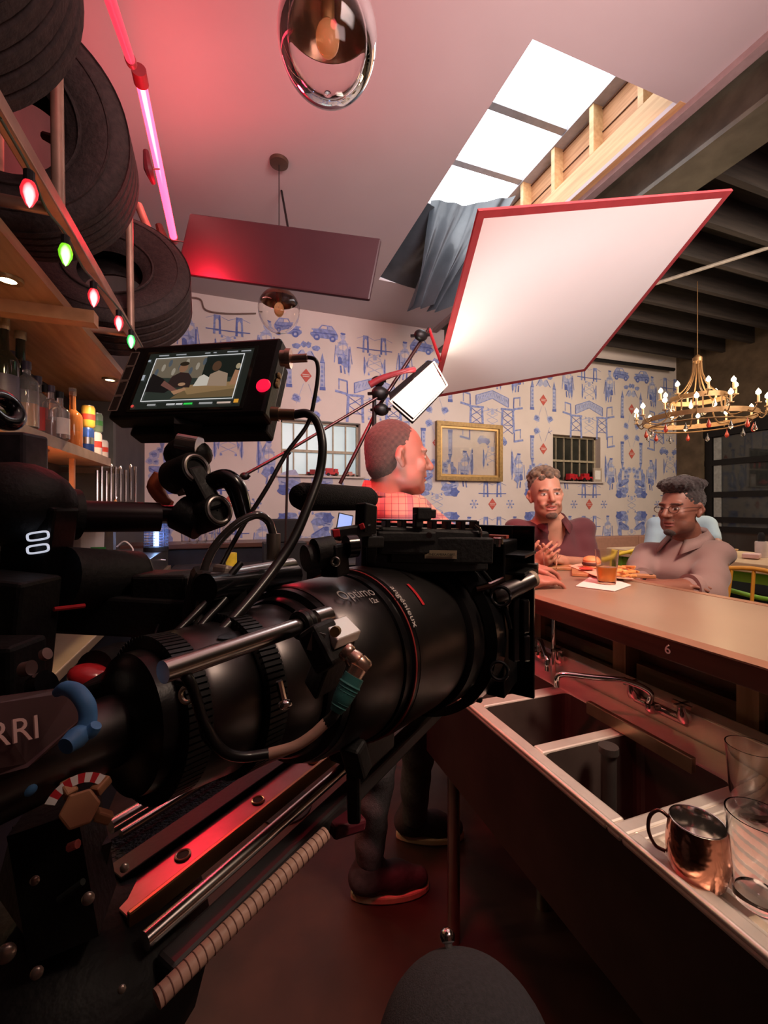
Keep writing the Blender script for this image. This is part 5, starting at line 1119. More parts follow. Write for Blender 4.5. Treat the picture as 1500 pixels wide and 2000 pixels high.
# ---------------------------------------------------------------- person behind in light blue
def man_blue():
    t = thing('person', 'person in a light blue shirt mostly hidden behind the person with glasses', 'person', (2.9, 2.75, 0))
    c = W(1338, 960, 3.3); M = head_axes(Vector((.9, .3, 0)))
    base = W(1318, 1008, 3.3); s1 = W(1282, 1027, 3.35); s2 = W(1380, 1025, 3.25); ch = W(1315, 1060, 3.3); pe = W(1315, 1150, 3.35); el = W(1272, 1075, 3.25); wr = W(1400, 1060, 3.1)
    S = SDF(c-Vector((.55, .5, .75)), c+Vector((.6, .5, .2)), .008); add_head(S, c, M, .95)
    S.cap(c+Vector((0, 0, -.08)), base, .05, .055, .03); S.cap(base, ch, .08, .11, .04); S.cap(ch, pe, .13, .13, .04); S.cap(s1, s2, .045, .045, .04); S.cap(s1, el, .045, .04, .03); S.cap(s2, wr, .045, .03, .03)
    add_hand(S, wr, (1, .2, -.1), (0, 0, -1), (0, 1, 0), .95, .3)
    S.mesh('body', SKM, t, lambda V: head_cols(V, c, M, .95, (.42, .22, .15), (.4, .15, .12)))
    P = lambda x, y, z: c+M @ Vector((x, y, z))*.95
    Hh = SDF(c-Vector((.16, .16, .1)), c+Vector((.16, .16, .2)), .006); Hh.ell(P(0, -.03, .05), (.08, .09, .085), M, .01); Hh.ell(P(0, .12, -.01), (.1, .07, .08), M, .01, 'sub'); Hh.mesh('hair', HAIRM, t, hair_col((.03, .02, .015), (.08, .05, .03)))
    C = SDF(c-Vector((.55, .5, .75)), c+Vector((.6, .5, .2)), .008); C.cap(base+Vector((0, 0, -.02)), ch, .09, .13, .05); C.cap(ch, pe, .15, .15, .05); C.cap(s1, s2, .062, .06, .05); C.cap(s1, el, .066, .055, .03); C.cap(s2, s2.lerp(wr, .75), .062, .045, .03)
    C.cap(base, base+Vector((0, 0, .08)), .055, .06, .01, 'sub'); C.disp(folds(.004, 40, 5)); C.mesh('shirt', CLOTH, t, lambda V: np.tile(np.array((.42, .56, .62)), (len(V), 1)))
man_blue()
# ---------------------------------------------------------------- standing man in plaid shirt
def plaid_mat():
    m = bpy.data.materials.new('plaid_cloth'); MATS['plaid_cloth'] = m; m.use_nodes = True; nt = m.node_tree; p = nt.nodes['Principled BSDF']; p.inputs['Roughness'].default_value = .85
    tc = nt.nodes.new('ShaderNodeTexCoord'); mp = nt.nodes.new('ShaderNodeMapping'); mp.inputs['Rotation'].default_value = (0, 0, .35); nt.links.new(tc.outputs['Object'], mp.inputs['Vector'])
    sx = nt.nodes.new('ShaderNodeSeparateXYZ'); nt.links.new(mp.outputs['Vector'], sx.inputs[0])
    def stripe(out, f, ph, w):
        a = nt.nodes.new('ShaderNodeMath'); a.operation = 'MULTIPLY_ADD'; a.inputs[1].default_value = f; a.inputs[2].default_value = ph; nt.links.new(out, a.inputs[0])
        b_ = nt.nodes.new('ShaderNodeMath'); b_.operation = 'FRACT'; nt.links.new(a.outputs[0], b_.inputs[0])
        c_ = nt.nodes.new('ShaderNodeMath'); c_.operation = 'LESS_THAN'; c_.inputs[1].default_value = w; nt.links.new(b_.outputs[0], c_.inputs[0]); return c_.outputs[0]
    col = None; prev = None
    def mixc(fac, c1, prev):
        mx = nt.nodes.new('ShaderNodeMix'); mx.data_type = 'RGBA'; mx.blend_type = 'MIX'; mx.inputs[7].default_value = (*c1, 1)
        s_ = nt.nodes.new('ShaderNodeMath'); s_.operation = 'MULTIPLY'; s_.inputs[1].default_value = .72; nt.links.new(fac, s_.inputs[0]); nt.links.new(s_.outputs[0], mx.inputs[0])
        if prev is None: mx.inputs[6].default_value = (.62, .30, .22, 1)
        else: nt.links.new(prev, mx.inputs[6])
        return mx.outputs[2]
    X, Y, Z = sx.outputs
    prev = mixc(stripe(Z, 11, .1, .22), (.30, .12, .14), prev); prev = mixc(stripe(X, 11, .3, .22), (.28, .12, .16), prev); prev = mixc(stripe(Z, 44, .0, .12), (.16, .07, .10), prev); prev = mixc(stripe(X, 44, .5, .12), (.16, .07, .10), prev)
    nt.links.new(prev, p.inputs['Base Color']); return m
def man_plaid():
    t = thing('person', 'person standing in profile in a pink plaid shirt, dark jeans and tan-soled sneakers', 'person', (.55, 1.35, 0))
    c = W(778, 897, 1.50); s = 1.03; R_ = Vector((ct, -st, 0)); Fw = Vector((st, ct, 0)); U = Vector((0, 0, 1))
    M = head_axes(R_*.97+Fw*.22, -.03)
    base = W(750, 984, 1.54); shn = W(790, 1012, 1.43); shf = W(800, 1002, 1.72); chest = W(782, 1080, 1.56); belly = W(775, 1180, 1.56); pel = W(772, 1262, 1.57)
    eln = W(905, 1108, 1.44); wrn = W(1036, 1136, 1.50); elf = W(920, 1082, 1.74); wrf = W(1030, 1110, 1.68)
    S = SDF(Vector((.25, 1.0, .85)), Vector((1.35, 1.85, 1.72)), .0045)
    add_head(S, c, M, s)
    S.cap(c+M @ Vector((0, -.035, -.06)), base, .052, .060, .02); S.cap(base, chest, .09, .12, .04); S.cap(chest, belly, .12, .12, .04); S.cap(belly, pel, .12, .12, .04); S.cap(shn, shf, .05, .05, .04)
    S.cap(shn, eln, .052, .042, .03); S.cap(eln, wrn, .040, .028, .03); S.cap(shf, elf, .052, .042, .03); S.cap(elf, wrf, .04, .028, .03)
    add_hand(S, wrn, W(1095, 1130, 1.54)-wrn, (0, .1, -1), (-.6, .8, .2), .95, .55); add_hand(S, wrf, W(1082, 1112, 1.72)-wrf, (0, 0, -1), (.6, -.8, 0), 1., .8)
    def cf(V):
        C = head_cols(V, c, M, s, (.36, .14, .10), (.36, .10, .08), (.28, .12, .09), .25, (.16, .08, .05), (.60, .22, .17)); return C
    S.mesh('body', SKM, t, cf)
    P = lambda x, y, z: c+M @ Vector((x, y, z))*s
    Hh = SDF(c-Vector((.17, .17, .12)), c+Vector((.17, .17, .2)), .0035)
    Hh.ell(P(0, -.024, .045), (.0785, .0985, .092), M, .006); Hh.ell(P(0, -.055, -.010), (.070, .060, .075), M, .02)
    Hh.ell(P(0, .118, -.005), (.12, .070, .090), M, .008, 'sub'); Hh.ell(P(0, .055, -.085), (.12, .080, .100), M, .008, 'sub'); Hh.ell(P(0, -.05, -.125), (.12, .12, .050), M, .006, 'sub')
    for x in (-1, 1): Hh.ell(P(.082*x, -.008, -.012), (.020, .026, .040), M, .006, 'sub')
    Hh.disp(lambda X, Y, Z: .0016*np.sin(X*230+2*np.sin(Z*150))*np.sin(Y*250+2*np.sin(X*130))*np.sin(Z*210+2*np.sin(Y*140))); Hh.mesh('hair', HAIRM, t, hair_col((.030, .017, .012), (.085, .05, .036), 260))
    C = SDF(Vector((.25, 1.0, .85)), Vector((1.35, 1.85, 1.62)), .0055)
    C.cap(base+Vector((0, 0, -.025)), chest, .100, .145, .05); C.cap(chest, belly, .145, .15, .05); C.cap(belly, pel, .15, .14, .05); C.cap(shn, shf, .072, .072, .05)
    C.cap(shn, eln, .075, .062, .04); C.cap(eln, eln.lerp(wrn, .8), .060, .046, .03); C.cap(shf, elf, .07, .06, .04); C.cap(elf, elf.lerp(wrf, .8), .058, .045, .03)
    C.cap(base+Vector((0, 0, .004)), base+Vector((0, 0, .09)), .062, .070, .01, 'sub'); C.disp(folds(.0045, 34, 9)); C.mesh('plaid_shirt', plaid_mat(), t)
    collar(t, base+U*.042, M, MATS['plaid_cloth'], .073, .044, .045, .30)
    # strap over the shoulder
    b = MB(); b.tube([W(725, 1010, 1.36), W(745, 985, 1.36), W(790, 985, 1.34), W(840, 1010, 1.34)], .0001, 4, 4) if False else None
    JN = mat('dark_denim', (.055, .048, .055), .85, noise=.3, nscale=80, bump=.3, bscale=300)
    J = SDF(Vector((.25, 1.0, .08)), Vector((1.0, 1.95, 1.02)), .008)
    hn = W(790, 1275, 1.50); hf = W(800, 1265, 1.64); kn = W(735, 1492, 1.47); an = W(722, 1668, 1.53); kf = W(815, 1475, 1.74); af = W(805, 1640, 1.80)
    J.cap(pel, (hn+hf)/2, .14, .14, .04); J.cap(hn, kn, .100, .068, .04); J.cap(kn, an, .066, .050, .02); J.cap(hf, kf, .100, .066, .04); J.cap(kf, af, .064, .05, .02); J.disp(folds(.004, 45, 4)); J.mesh('jeans', JN, t)
    SH = mat('dark_sneaker', (.03, .026, .03), .7, noise=.3, nscale=60, bump=.2); SL = mat('tan_sole', (.48, .33, .22), .6, noise=.12, nscale=40)
    for an_, dx in ((an, R_*1.0+Fw*.15), (af, R_*1.0)):
        f0 = Vector((an_.x, an_.y, 0)); dx = dx.normalized(); K = SDF(f0-Vector((.22, .22, .02)), f0+Vector((.40, .25, .22)), .006)
        K.cap(f0+U*.07-dx*.03, f0+U*.06+dx*.10, .048, .045, .03); K.cap(f0+U*.055+dx*.10, f0+U*.045+dx*.18, .045, .035, .03); K.cap(f0+U*.07, f0+U*.12, .048, .052, .03); K.cut(f0+U*.028, (0, 0, -1)); K.mesh('sneaker', SH, t)
        sd = U.cross(dx); pl = []
        for a in np.linspace(0, 2*PI, 25)[:-1]: pl.append(f0+dx*(.075+.145*math.cos(a))+sd*(.050*math.sin(a)*(1+.12*math.cos(a)))+U*.001)
        b = MB(); b.prism(pl, (0, 0, 1), .028); b.build('sneaker_sole', SL, t, bevel=.006)
man_plaid()
# ------------------------------------------------------------------ stools for the seated people
STOOLM = mat('dark_stool_wood', (.06, .03, .02), .5, noise=.2)
def stool(x, y, z, label):
    t = thing('bar_stool', label, 'stool', (x, y, 0), 0, 'stools behind the counter')
    b = MB(); b.lathe([(.001, z-.04), (.17, z-.04), (.18, z-.02), (.17, z), (.001, z)], (x, y, 0), (0, 0, 1), 32); b.build('seat', STOOLM, t, smooth=True)
    for sx in (-1, 1):
        for sy in (-1, 1): b = MB(); b.tube([(x+.11*sx, y+.11*sy, z-.04), (x+.17*sx, y+.17*sy, 0)], .016, 8); b.build('leg', STOOLM, t, smooth=True)
p = W(1100, 1190, 2.50); stool(p.x+.05, p.y+.05, .74, 'round stool under the person in the maroon shirt')
p = W(1315, 1150, 3.35); stool(p.x, p.y, .62, 'round stool under the person in light blue')
# ================================================================== CINEMA CAMERA RIG (rig frame: x along the lens, y away, z up)
def RW(x, y, z): return RIG @ Vector((x, y, z))
LY = .262; LZ = -.165
LBK = mat('lens_black', (.010, .009, .010), .32, .4, noise=.25, nscale=30, bump=.04, bscale=250)
LSAT = mat('lens_satin', (.11, .10, .10), .34, 1., noise=.12, nscale=30)
GEARM = mat('gear_black', (.010, .010, .010), .5, .2, noise=.2)
REDR = mat('red_ring', (.6, .03, .04), .35, noise=.05)
PRT = mat('lens_print', (.60, .55, .52), .5, noise=.05)
_la = Vector((1, -.035, -.085)).normalized(); _lz = (Vector((0, 0, 1))-_la*_la.z).normalized(); _ly = _lz.cross(_la)
LM = RIG @ Matrix(((_la.x, _ly.x, _lz.x, .5), (_la.y, _ly.y, _lz.y, LY), (_la.z, _ly.z, _lz.z, LZ), (0, 0, 0, 1))) @ Matrix.Translation((-.5, 0, 0))
LMI = LM.inverted()
lens = thing('zoom_lens', 'big black cinema zoom lens pointing at the seated people', 'camera lens', RW(.35, LY, LZ))
def ring(name, prof, m, parent=None, n=72, **k):
    b = MB(LM); b.lathe([(r, x) for x, r in prof], (0, 0, 0), (1, 0, 0), n); return b.build(name, m, parent or lens, smooth=True, **k)
ring('rear_barrel', [(.135, .030), (.14, .042), (.158, .044)], LBK)
def gear(x0, x1, r, m=GEARM, nt=90):
    b = MB(LM); b.lathe([(r, x0), (r, x1)], (0, 0, 0), (1, 0, 0), 72)
    for k in range(nt):
        a = 2*PI*k/nt; e = Vector((0, math.cos(a), math.sin(a))); p = e*(r+.0015)
        b.bar(p+Vector((x0, 0, 0)), p+Vector((x1, 0, 0)), .0028, .0035, up=e)
    return b.build('gear_ring', m, lens)
gear(.150, .166, .0480, nt=80); ring('iris_ring', [(.166, .050), (.169, .0515), (.200, .0535), (.203, .052)], LSAT)
gear(.204, .220, .0555, nt=90); ring('zoom_ring', [(.220, .0575), (.223, .0590), (.254, .0610), (.257, .0595)], LSAT)
ring('middle_barrel', [(.257, .0635), (.260, .0655), (.266, .0665), (.268, .072), (.275, .073), (.277, .070)], LBK)
ring('scale_barrel', [(.276, .0735), (.279, .0760), (.340, .0815), (.343, .080)], LSAT)
ring('red_line', [(.3535, .0873), (.3550, .0876)], mat('dull_red_line', (.30, .03, .03), .4, noise=.05))
ring('groove_ring', [(.343, .083), (.352, .0835), (.354, .087), (.362, .087)], LBK)
ring('focus_ring', [(.362, .0875), (.368, .0890), (.455, .0905), (.470, .0895)], LSAT)
ring('front_ring', [(.470, .0900), (.474, .0965), (.515, .0985), (.530, .0985), (.532, .092)], LBK)
def on_lens(xc, phi, r, along=True, sg=1):
    # phi 0 faces the viewer side, 90 degrees is the top; along: text runs along the axis, else around
    def fn(v):
        if along: x = xc+v.x; a = phi+v.y/r
        else: x = xc+v.y*sg; a = phi-v.x/r*sg
        rr = r+v.z+.0004; return LM @ Vector((x, -rr*math.cos(a), rr*math.sin(a)))
    return fn
def lens_at(px, py, r):      # point of the lens surface seen at a pixel -> (x, phi)
    o_ = LMI @ Vector((0, 0, H)); d = (LMI @ W(px, py, 1.0))-o_; a_ = d.y**2+d.z**2; b_ = 2*(d.y*o_.y+d.z*o_.z); c_ = o_.y**2+o_.z**2-r*r
    t_ = (-b_-math.sqrt(max(b_*b_-4*a_*c_, 0)))/(2*a_); p = o_+d*t_; return p.x, math.atan2(p.z, -p.y)
xa, pa = lens_at(694, 1164, .080); text_part('Optimo', .0165, mat('engraved_grey', (.34, .31, .30), .5, noise=.05), lens, on_lens(xa, pa, .0820), 'lettering')
xa, pa = lens_at(728, 1176, .081); text_part('12x', .0085, PRT, lens, on_lens(xa, pa, .0822), 'lettering')
xa, pa = lens_at(790, 1182, .0895); text_part('angénieux', .0115, PRT, lens, on_lens(xa, pa, .0900, False, 1), 'lettering')
for px, py in ((790, 1120), (812, 1160), (760, 1085)):     # index slots
    xa, pa = lens_at(px, py, .0896); b = MB()
    fn = on_lens(xa, pa, .0900, False); q = [(-.012, -.0022), (.012, -.0022), (.012, .0022), (-.012, .0022)]
    vs_ = []; 
    for k in range(9): vs_ += [fn(Vector((-.014+.028*k/8, -.0024, 0))), fn(Vector((-.014+.028*k/8, .0024, 0)))]
    b.add(vs_, [(2*k, 2*k+1, 2*k+3, 2*k+2) for k in range(8)]); b.build('index_mark', REDR if py == 1160 else LBK, lens, recalc=False)
for px, py, r in ((590, 1187, .0604), (462, 1240, .0530)):
    xa, pa = lens_at(px, py, r); fn = on_lens(xa, pa, r+.0004, True); b = MB()
    pl = [(.012*math.cos(a)+(.004 if math.cos(a) > 0 else -.004), .0035*math.sin(a)) for a in np.linspace(0, 2*PI, 17)[:-1]]
    b.add([fn(Vector((x, y, 0))) for x, y in pl], [tuple(range(16))]); b.build('slot', LBK, lens, recalc=False)
# ---------------- matte box
mbx = thing('matte_box', 'square black matte box around the front of the lens', 'matte box', RW(.56, LY, -.25))
y0, y1, z0, z1 = .128, .392, -.262, -.026
def rbx(a, c_, name, m, par, bev=.002, **k): b = MB(RIG); b.box2(a, c_); return b.build(name, m, par, bevel=bev, **k)
b = MB(RIG)
for q in (((.600, y0, z0), (.606, y1, z0+.03)), ((.600, y0, z1-.030), (.606, y1, z1)), ((.600, y0, z0), (.606, y0+.03, z1)), ((.600, y1-.03, z0), (.606, y1, z1))): b.box2(*q)
b.build('front_plate', BLKG, mbx, bevel=.0015)
b = MB(RIG)
for q in (((.535, y0+.022, z0+.02), (.600, y1-.02, z0+.045)), ((.535, y0+.022, z1-.050), (.600, y1-.02, z1-.018)), ((.535, y0+.022, z0+.02), (.600, y0+.045, z1-.02)), ((.535, y1-.045, z0+.02), (.600, y1-.02, z1-.02))): b.box2(*q)
b.build('filter_stage', BLK, mbx, bevel=.002)
b = MB(RIG); b.box2((.528, y0+.05, z0+.01), (.536, y1-.03, z1-.04)); b.build('rear_plate', BLKM, mbx, bevel=.002)
b = MB(RIG); b.lathe([(.100, .500), (.112, .505), (.116, .530)], (0, LY, LZ), (1, 0, 0), 64, caps=False); b.build('donut_ring', BLKG, mbx, smooth=True)
b = MB(RIG); b.torus((.545, LY, LZ-.005), .128, .003, (1, 0, 0), 48, 8, PI*.15, PI*.95); b.torus((.53, LY, LZ-.005), .122, .003, (1, 0, 0), 48, 8, PI*.15, PI*.95); b.build('curved_rib', BLKG, mbx, smooth=True)
for zt, yw in ((-.060, .055), (-.082, .03)):
    rbx((.540, y0-.002, zt-.004), (.604, y0+.10, zt), 'filter_tray', BLK, mbx, .001)
rbx((.592, y0-.006, -.084), (.600, y0+.045, -.077), 'tray_lip', STLD, mbx, .001)
rbx((.606, y0-.004, -.096), (.609, y0+.01, -.077), 'tray_catch', STL, mbx, .001)
def knob(p, d, r, h, m, par, name='knob'):
    b = MB(); p = Vector(p); b.lathe([(r*.5, 0), (r*.5, h*.3), (r, h*.3), (r*1.02, h*.9), (r*.8, h), (.0001, h)], p, d, 16); return b.build(name, m, par, smooth=True)
UPV = Vector((0, 0, 1)); RX_ = RIG.to_3x3() @ Vector((1, 0, 0)); RY_ = RIG.to_3x3() @ Vector((0, 1, 0))
knob(RW(*RP(973, 1068, .155)), UPV, .006, .012, CHR, mbx)
p = RP(973, 1048, .16); rbx(p-Vector((.006, .012, .002)), p+Vector((.006, .012, .002)), 'red_label', mat('red_tag', (.35, .06, .04), .5, noise=.1), mbx, 0)
# side fittings low on the viewer side of the matte box
b = MB(); b.tube([W(965, 1162, .53), W(990, 1155, .53), W(1038, 1132, .545)], [.011, .012, .010], 16); b.build('side_clamp', LSAT, mbx, smooth=True)
b = MB(); b.tube([W(1030, 1134, .545), W(1042, 1130, .55)], .0105, 16); b.build('clamp_end', mat('tan_knob', (.4, .3, .22), .5, noise=.1), mbx, smooth=True)
b = MB(); b.tube([W(930, 1150, .52), W(960, 1143, .52), W(985, 1132, .52)], .004, 8); b.build('lever', CHR, mbx, smooth=True)
for px, py, r in ((978, 1165, .011), (975, 1310, .010)):
    b = MB(); b.torus(W(px, py, .50), r, .002, W(px, py, .5)-Vector((0, 0, H)), 24, 8); b.build('thumb_ring', BLKG, mbx, smooth=True)
for (xa_, ya_, xb_, yb_) in ((1000, 1165, 1008, 1290), (1018, 1170, 1028, 1235), (1018, 1240, 1030, 1290)):
    b = MB(); b.box2((0, 0, 0), (0, 0, 0)); b = MB(); b.bar(W((xa_+xb_)/2, ya_, .535), W((xa_+xb_)/2, yb_, .535), .010, .012); b.build('side_bracket', BLKG, mbx, bevel=.002)
p = RP(862, 1082, .20)
LBLM = mat('tan_label_plate', (.30, .23, .15), .5, noise=.15)
ec = W(861, 1083, .485); ex = (W(892, 1084, .487)-W(832, 1083, .484)).normalized()
b = MB(); b.bar(ec-ex*.0185, ec+ex*.0185, .001, .0095); lb = b.build('label_plate', LBLM, mbx)
fw = (ec-Vector((0, 0, H))).normalized()
text_part('THECAMERA DEPT.', .0037, BLKM, mbx, plane_fn(ec-fw*.0012+ex*.0012, ex, UPV), 'label_text')
b = MB(); b.bar(ec+ex*.0+fw*.012+UPV*.006-ex*.06, ec+fw*.012+UPV*.006+ex*.06, .02, .03); b.build('label_block', BLKM, mbx, bevel=.002)
# ---------------- top rail with slots and small monitor shoe
tr = thing('top_rail', 'black slotted accessory rail above the lens front', 'camera rail', W(825, 1020, .50))
ra = W(722, 1021, .47); rb = W(926, 1023, .52); rd = (rb-ra).normalized(); L_ = (rb-ra).length
b = MB()
b.bar(ra+UPV*.0035, rb+UPV*.0035, .014, .0022); b.bar(ra-UPV*.0075, rb-UPV*.0075, .014, .0022)
for k in range(8): q = ra+rd*(L_*(.0+k/7)); b.bar(q-rd*.003-UPV*.002, q+rd*.003-UPV*.002, .014, .011)
b.build('slotted_bar', BLKG, tr, bevel=.0008)
b = MB()
for k in range(7): q = ra+rd*(L_*(k+.5)/7)-UPV*.0062; b.bar(q-rd*.0075, q+rd*.0075, .004, .0007)
b.build('slot_edge', mat('brass_edge', (.45, .32, .20), .35, .8, noise=.1), tr)
b = MB(); b.bar(ra-UPV*.015+rd*.004, rb-UPV*.015-rd*.06, .03, .012); b.build('rail_base', BLKM, tr, bevel=.002)
b = MB(); q = W(905, 1058, .50); b.tube([W(927, 1025, .5), W(938, 1035, .5), W(938, 1052, .5), W(928, 1060, .5), W(898, 1058, .5)], .0018, 8, 4); b.build('wire_loop', CHR, tr, smooth=True)
b = MB(); q = W(824, 1003, .48); b.bar(q-rd*.009, q+rd*.009, .014, .014); b.bar(q+rd*.006, q+rd*.016, .010, .010); b.bar(q-UPV*.016-rd*.005, q+UPV*.0-rd*.005, .010, .010); b.build('shoe_block', BLKM, tr, bevel=.0015)
b = MB(); b.lathe([(.0035, 0), (.0035, .003)], W(838, 1046, .475), -fw, 10); b.build('screw', CHR, tr)
b = MB(); q = W(790, 1050, .50); b.bar(W(730, 1052, .49), W(935, 1060, .53), .05, .03); b.build('rail_support', BLKM, tr, bevel=.003)
b = MB(); b.bar(W(700, 1080, .50), W(940, 1076, .54), .04, .045); b.build('rail_foot', BLKM, tr, bevel=.003)
# ---------------- handle
hd_ = thing('camera_handle', 'black foam-covered carrying handle above the lens', 'handle', W(650, 965, .42))
ha = RW(.318, .300, .0105); hb = RW(.458, .300, .0105)
b = MB(); dx_ = (hb-ha).normalized(); b.lathe([(.004, 0), (.0115, .003), (.0148, .012), (.0150, .13), (.0118, .138), (.006, .140)], ha, dx_, 28); b.build('foam_grip', FOAM, hd_, smooth=True)
b = MB(); b.lathe([(.0152, .124), (.0155, .1275), (.0148, .131)], ha, dx_, 28, a0=PI*.1, a1=PI*.5); b.build('bright_collar', STL, hd_, smooth=True)
b = MB(); q = W(716, 985, .445); b.bar(q, W(714, 1042, .44), .014, .022, up=RX_); b.bar(W(655, 1044, .42), W(722, 1034, .44), .012, .013); b.build('handle_post', BLK, hd_, bevel=.002)
b = MB(); b.bar(W(648, 1042, .418), W(662, 1040, .42), .013, .008); b.bar(W(702, 1030, .43), W(712, 1026, .43), .010, .006); b.build('red_inlay', REDP, hd_, bevel=.001)
b = MB(); b.bar(W(726, 1040, .46), W(726, 1100, .48), .012, .012); b.bar(W(712, 1058, .44), W(745, 1058, .46), .01, .012); b.build('handle_foot', BLKM, hd_, bevel=.002)
# rod clamp on the lens
cl = thing('lens_clamp', 'black rod clamp with round knobs sitting on top of the lens', 'clamp', W(640, 1090, .40))
b = MB(); b.bar(W(650, 1062, .40), W(655, 1125, .40), .022, .020, up=RX_); b.build('clamp_block', BLK, cl, bevel=.003)
for px, py in ((608, 1088), (626, 1075)): b = MB(); b.tube([W(px-12, py+3, .39), W(px+22, py-3, .40)], .0125, 20); b.build('round_knob', BLKM, cl, smooth=True)
b = MB(); b.tube([W(676, 1068, .40), W(695, 1066, .405)], .011, 20); b.build('end_knob', BLKG, cl, smooth=True)
b = MB(); b.torus(W(655, 1097, .385), .0035, .0012, fw, 16, 6); b.build('bolt_ring', STL, cl, smooth=True)
b = MB(); b.lathe([(.079, .225), (.080, .245), (.079, .25)], RW(0, LY, LZ), RX_, 40, a0=PI*.1, a1=PI*.9); 
# silver rods and grey bar behind the lens top
b = MB(); b.tube([W(445, 1128, .36), W(570, 1104, .45)], .0075, 16); tag(b.build('steel_rod', STL, smooth=True), 'short steel rod behind the lens, below the yellow jar', 'rod')
b = MB(); b.tube([W(400, 1150, .33), W(572, 1122, .45)], .012, 16); tag(b.build('dark_rod', BLKG, smooth=True), 'thick glossy black rod with a red glint behind the lens', 'rod')
b = MB(); b.bar(W(440, 1104, .36), W(428, 1150, .355), .018, .012); tag(b.build('grey_bracket', mat('pale_grey_alu', (.45, .38, .33), .4, .5, noise=.1), bevel=.003), 'pale grey aluminium bracket end beside the cables', 'bracket')
b = MB(); b.bar(W(365, 1165, .36), W(470, 1175, .38), .05, .05); tag(b.build('black_gear_block', BLKM, bevel=.006), 'black block behind the crossing cables', 'block')
# ---------------- silver rod in front of the lens
b = MB(); b.tube([RP(318, 1313, .19), RP(640, 1207, .19)] if False else [RW(*RP(318, 1313, .185)), RW(*RP(628, 1208, .185))], .0052, 20); b.tube([RW(*RP(612, 1212, .185)), RW(*RP(640, 1203, .185))], .0068, 20)
tag(b.build('support_rod', mat('satin_steel_rod', (.5, .47, .44), .25, 1., noise=.08), smooth=True), 'bright steel support rod running in front of the lens', 'rod')
b = MB()
for q in ((.0, .006), (.010, .004)): pp_ = RW(*RP(588+q[0]*900, 1221-q[0]*300, .185)); b.torus(pp_, .0070, .0028, RX_, 24, 8)
tag(b.build('rod_o_ring', RUB, smooth=True), 'pair of black rubber rings on the bright support rod', 'ring')
# ---------------- lens motor
mo = thing('lens_motor', 'small lens motor with a bright silver cap clamped on the support rod', 'motor', W(665, 1235, .25))
qd = [W(632, 1216, .262), W(676, 1201, .285), W(706, 1232, .270), W(660, 1250, .247)]
n_ = (qd[1]-qd[0]).cross(qd[3]-qd[0]).normalized(); n_ = -n_ if n_.z > 0 else n_
b = MB(); b.prism(qd, n_, .007); b.build('silver_cap', mat('bright_cap', (.72, .66, .60), .35, .6, noise=.05), mo, bevel=.001)
b = MB(); qi = [q+n_*.0071+((sum(qd, Vector())/4)-q)*.06 for q in qd]; b.prism(qi, n_, .035); b.build('motor_body', BLK, mo, bevel=.002)
b = MB(); b.bar(W(615, 1222, .262), W(655, 1300, .255), .022, .016); b.build('motor_arm', BLKM, mo, bevel=.003)
la = W(624, 1235, .250); lb_ = W(612, 1272, .250); b = MB(); b.bar(la, lb_, .008, .001, up=(W(620, 1250, 1)-Vector((0, 0, H)))); b.build('name_plate', mat('grey_plate', (.16, .14, .13), .5, .3, noise=.2), mo)
b = MB(); b.lathe([(.0015, 0), (.003, 0), (.003, .004)], W(657, 1232, .246), -fw, 12); b.build('screw', GOLD, mo)
gb = b = MB(); gp = W(645, 1228, .29)
# gold connector, teal strain relief, cable
BRS = mat('pink_brass', (.62, .42, .33), .25, .9, noise=.12)
co = thing('cable_connector', 'brassy round connector with a teal strain relief below the lens motor', 'connector', W(695, 1290, .25))
b = MB(); ca, cb = W(672, 1268, .245), W(716, 1312, .240); cdv = (cb-ca).normalized(); LL = (cb-ca).length
b.lathe([(.0045, 0), (.0052, .001), (.0052, .004), (.0046, .005), (.0054, .007), (.0056, LL*.55), (.0050, LL*.58), (.0060, LL*.62), (.0060, LL*.9), (.0045, LL)], ca, cdv, 20); b.build('brass_shell', BRS, co, smooth=True)
b = MB(); b.tube([W(700, 1304, .238), W(690, 1322, .236)], [.0050, .0048], 14); b.build('elbow', BRS, co, smooth=True)
b = MB(); P_l = [W(692, 1320, .236), W(680, 1343, .234), W(668, 1366, .232), W(656, 1390, .230)]; b.tube(P_l, [.0058, .0060, .0054, .0034], 14, 4)
for k in range(7): q = P_l[0].lerp(P_l[3], .25+k*.1); b.torus(q, .0056-.0003*k, .0009, P_l[3]-P_l[0], 16, 6)
b.build('teal_strain_relief', mat('teal_rubber', (.05, .22, .21), .6, noise=.15, bump=.1), co, smooth=True)
def cable(pts, r, m, label, name='cable', n=10, cat='cable'):
    b = MB(); b.tube([W(*p) for p in pts], r, n, 8); return tag(b.build(name, m, smooth=True), label, cat)
PKC = mat('pinkish_cable', (.60, .36, .28), .5, noise=.12, nscale=60)
cable(((656, 1390, .230), (650, 1400, .229), (636, 1413, .228)), .0030, RUB, 'short black cable end below the teal strain relief')
cable(((637, 1411, .228), (610, 1436, .226), (575, 1458, .224), (526, 1472, .222)), .0028, PKC, 'pale pink cable curving below the lens')
cable(((526, 1472, .222), (470, 1478, .215), (430, 1462, .21), (398, 1410, .205), (375, 1340, .2), (355, 1310, .2)), .0026, RUB, 'thin dark cable dipping behind the pale pink one')
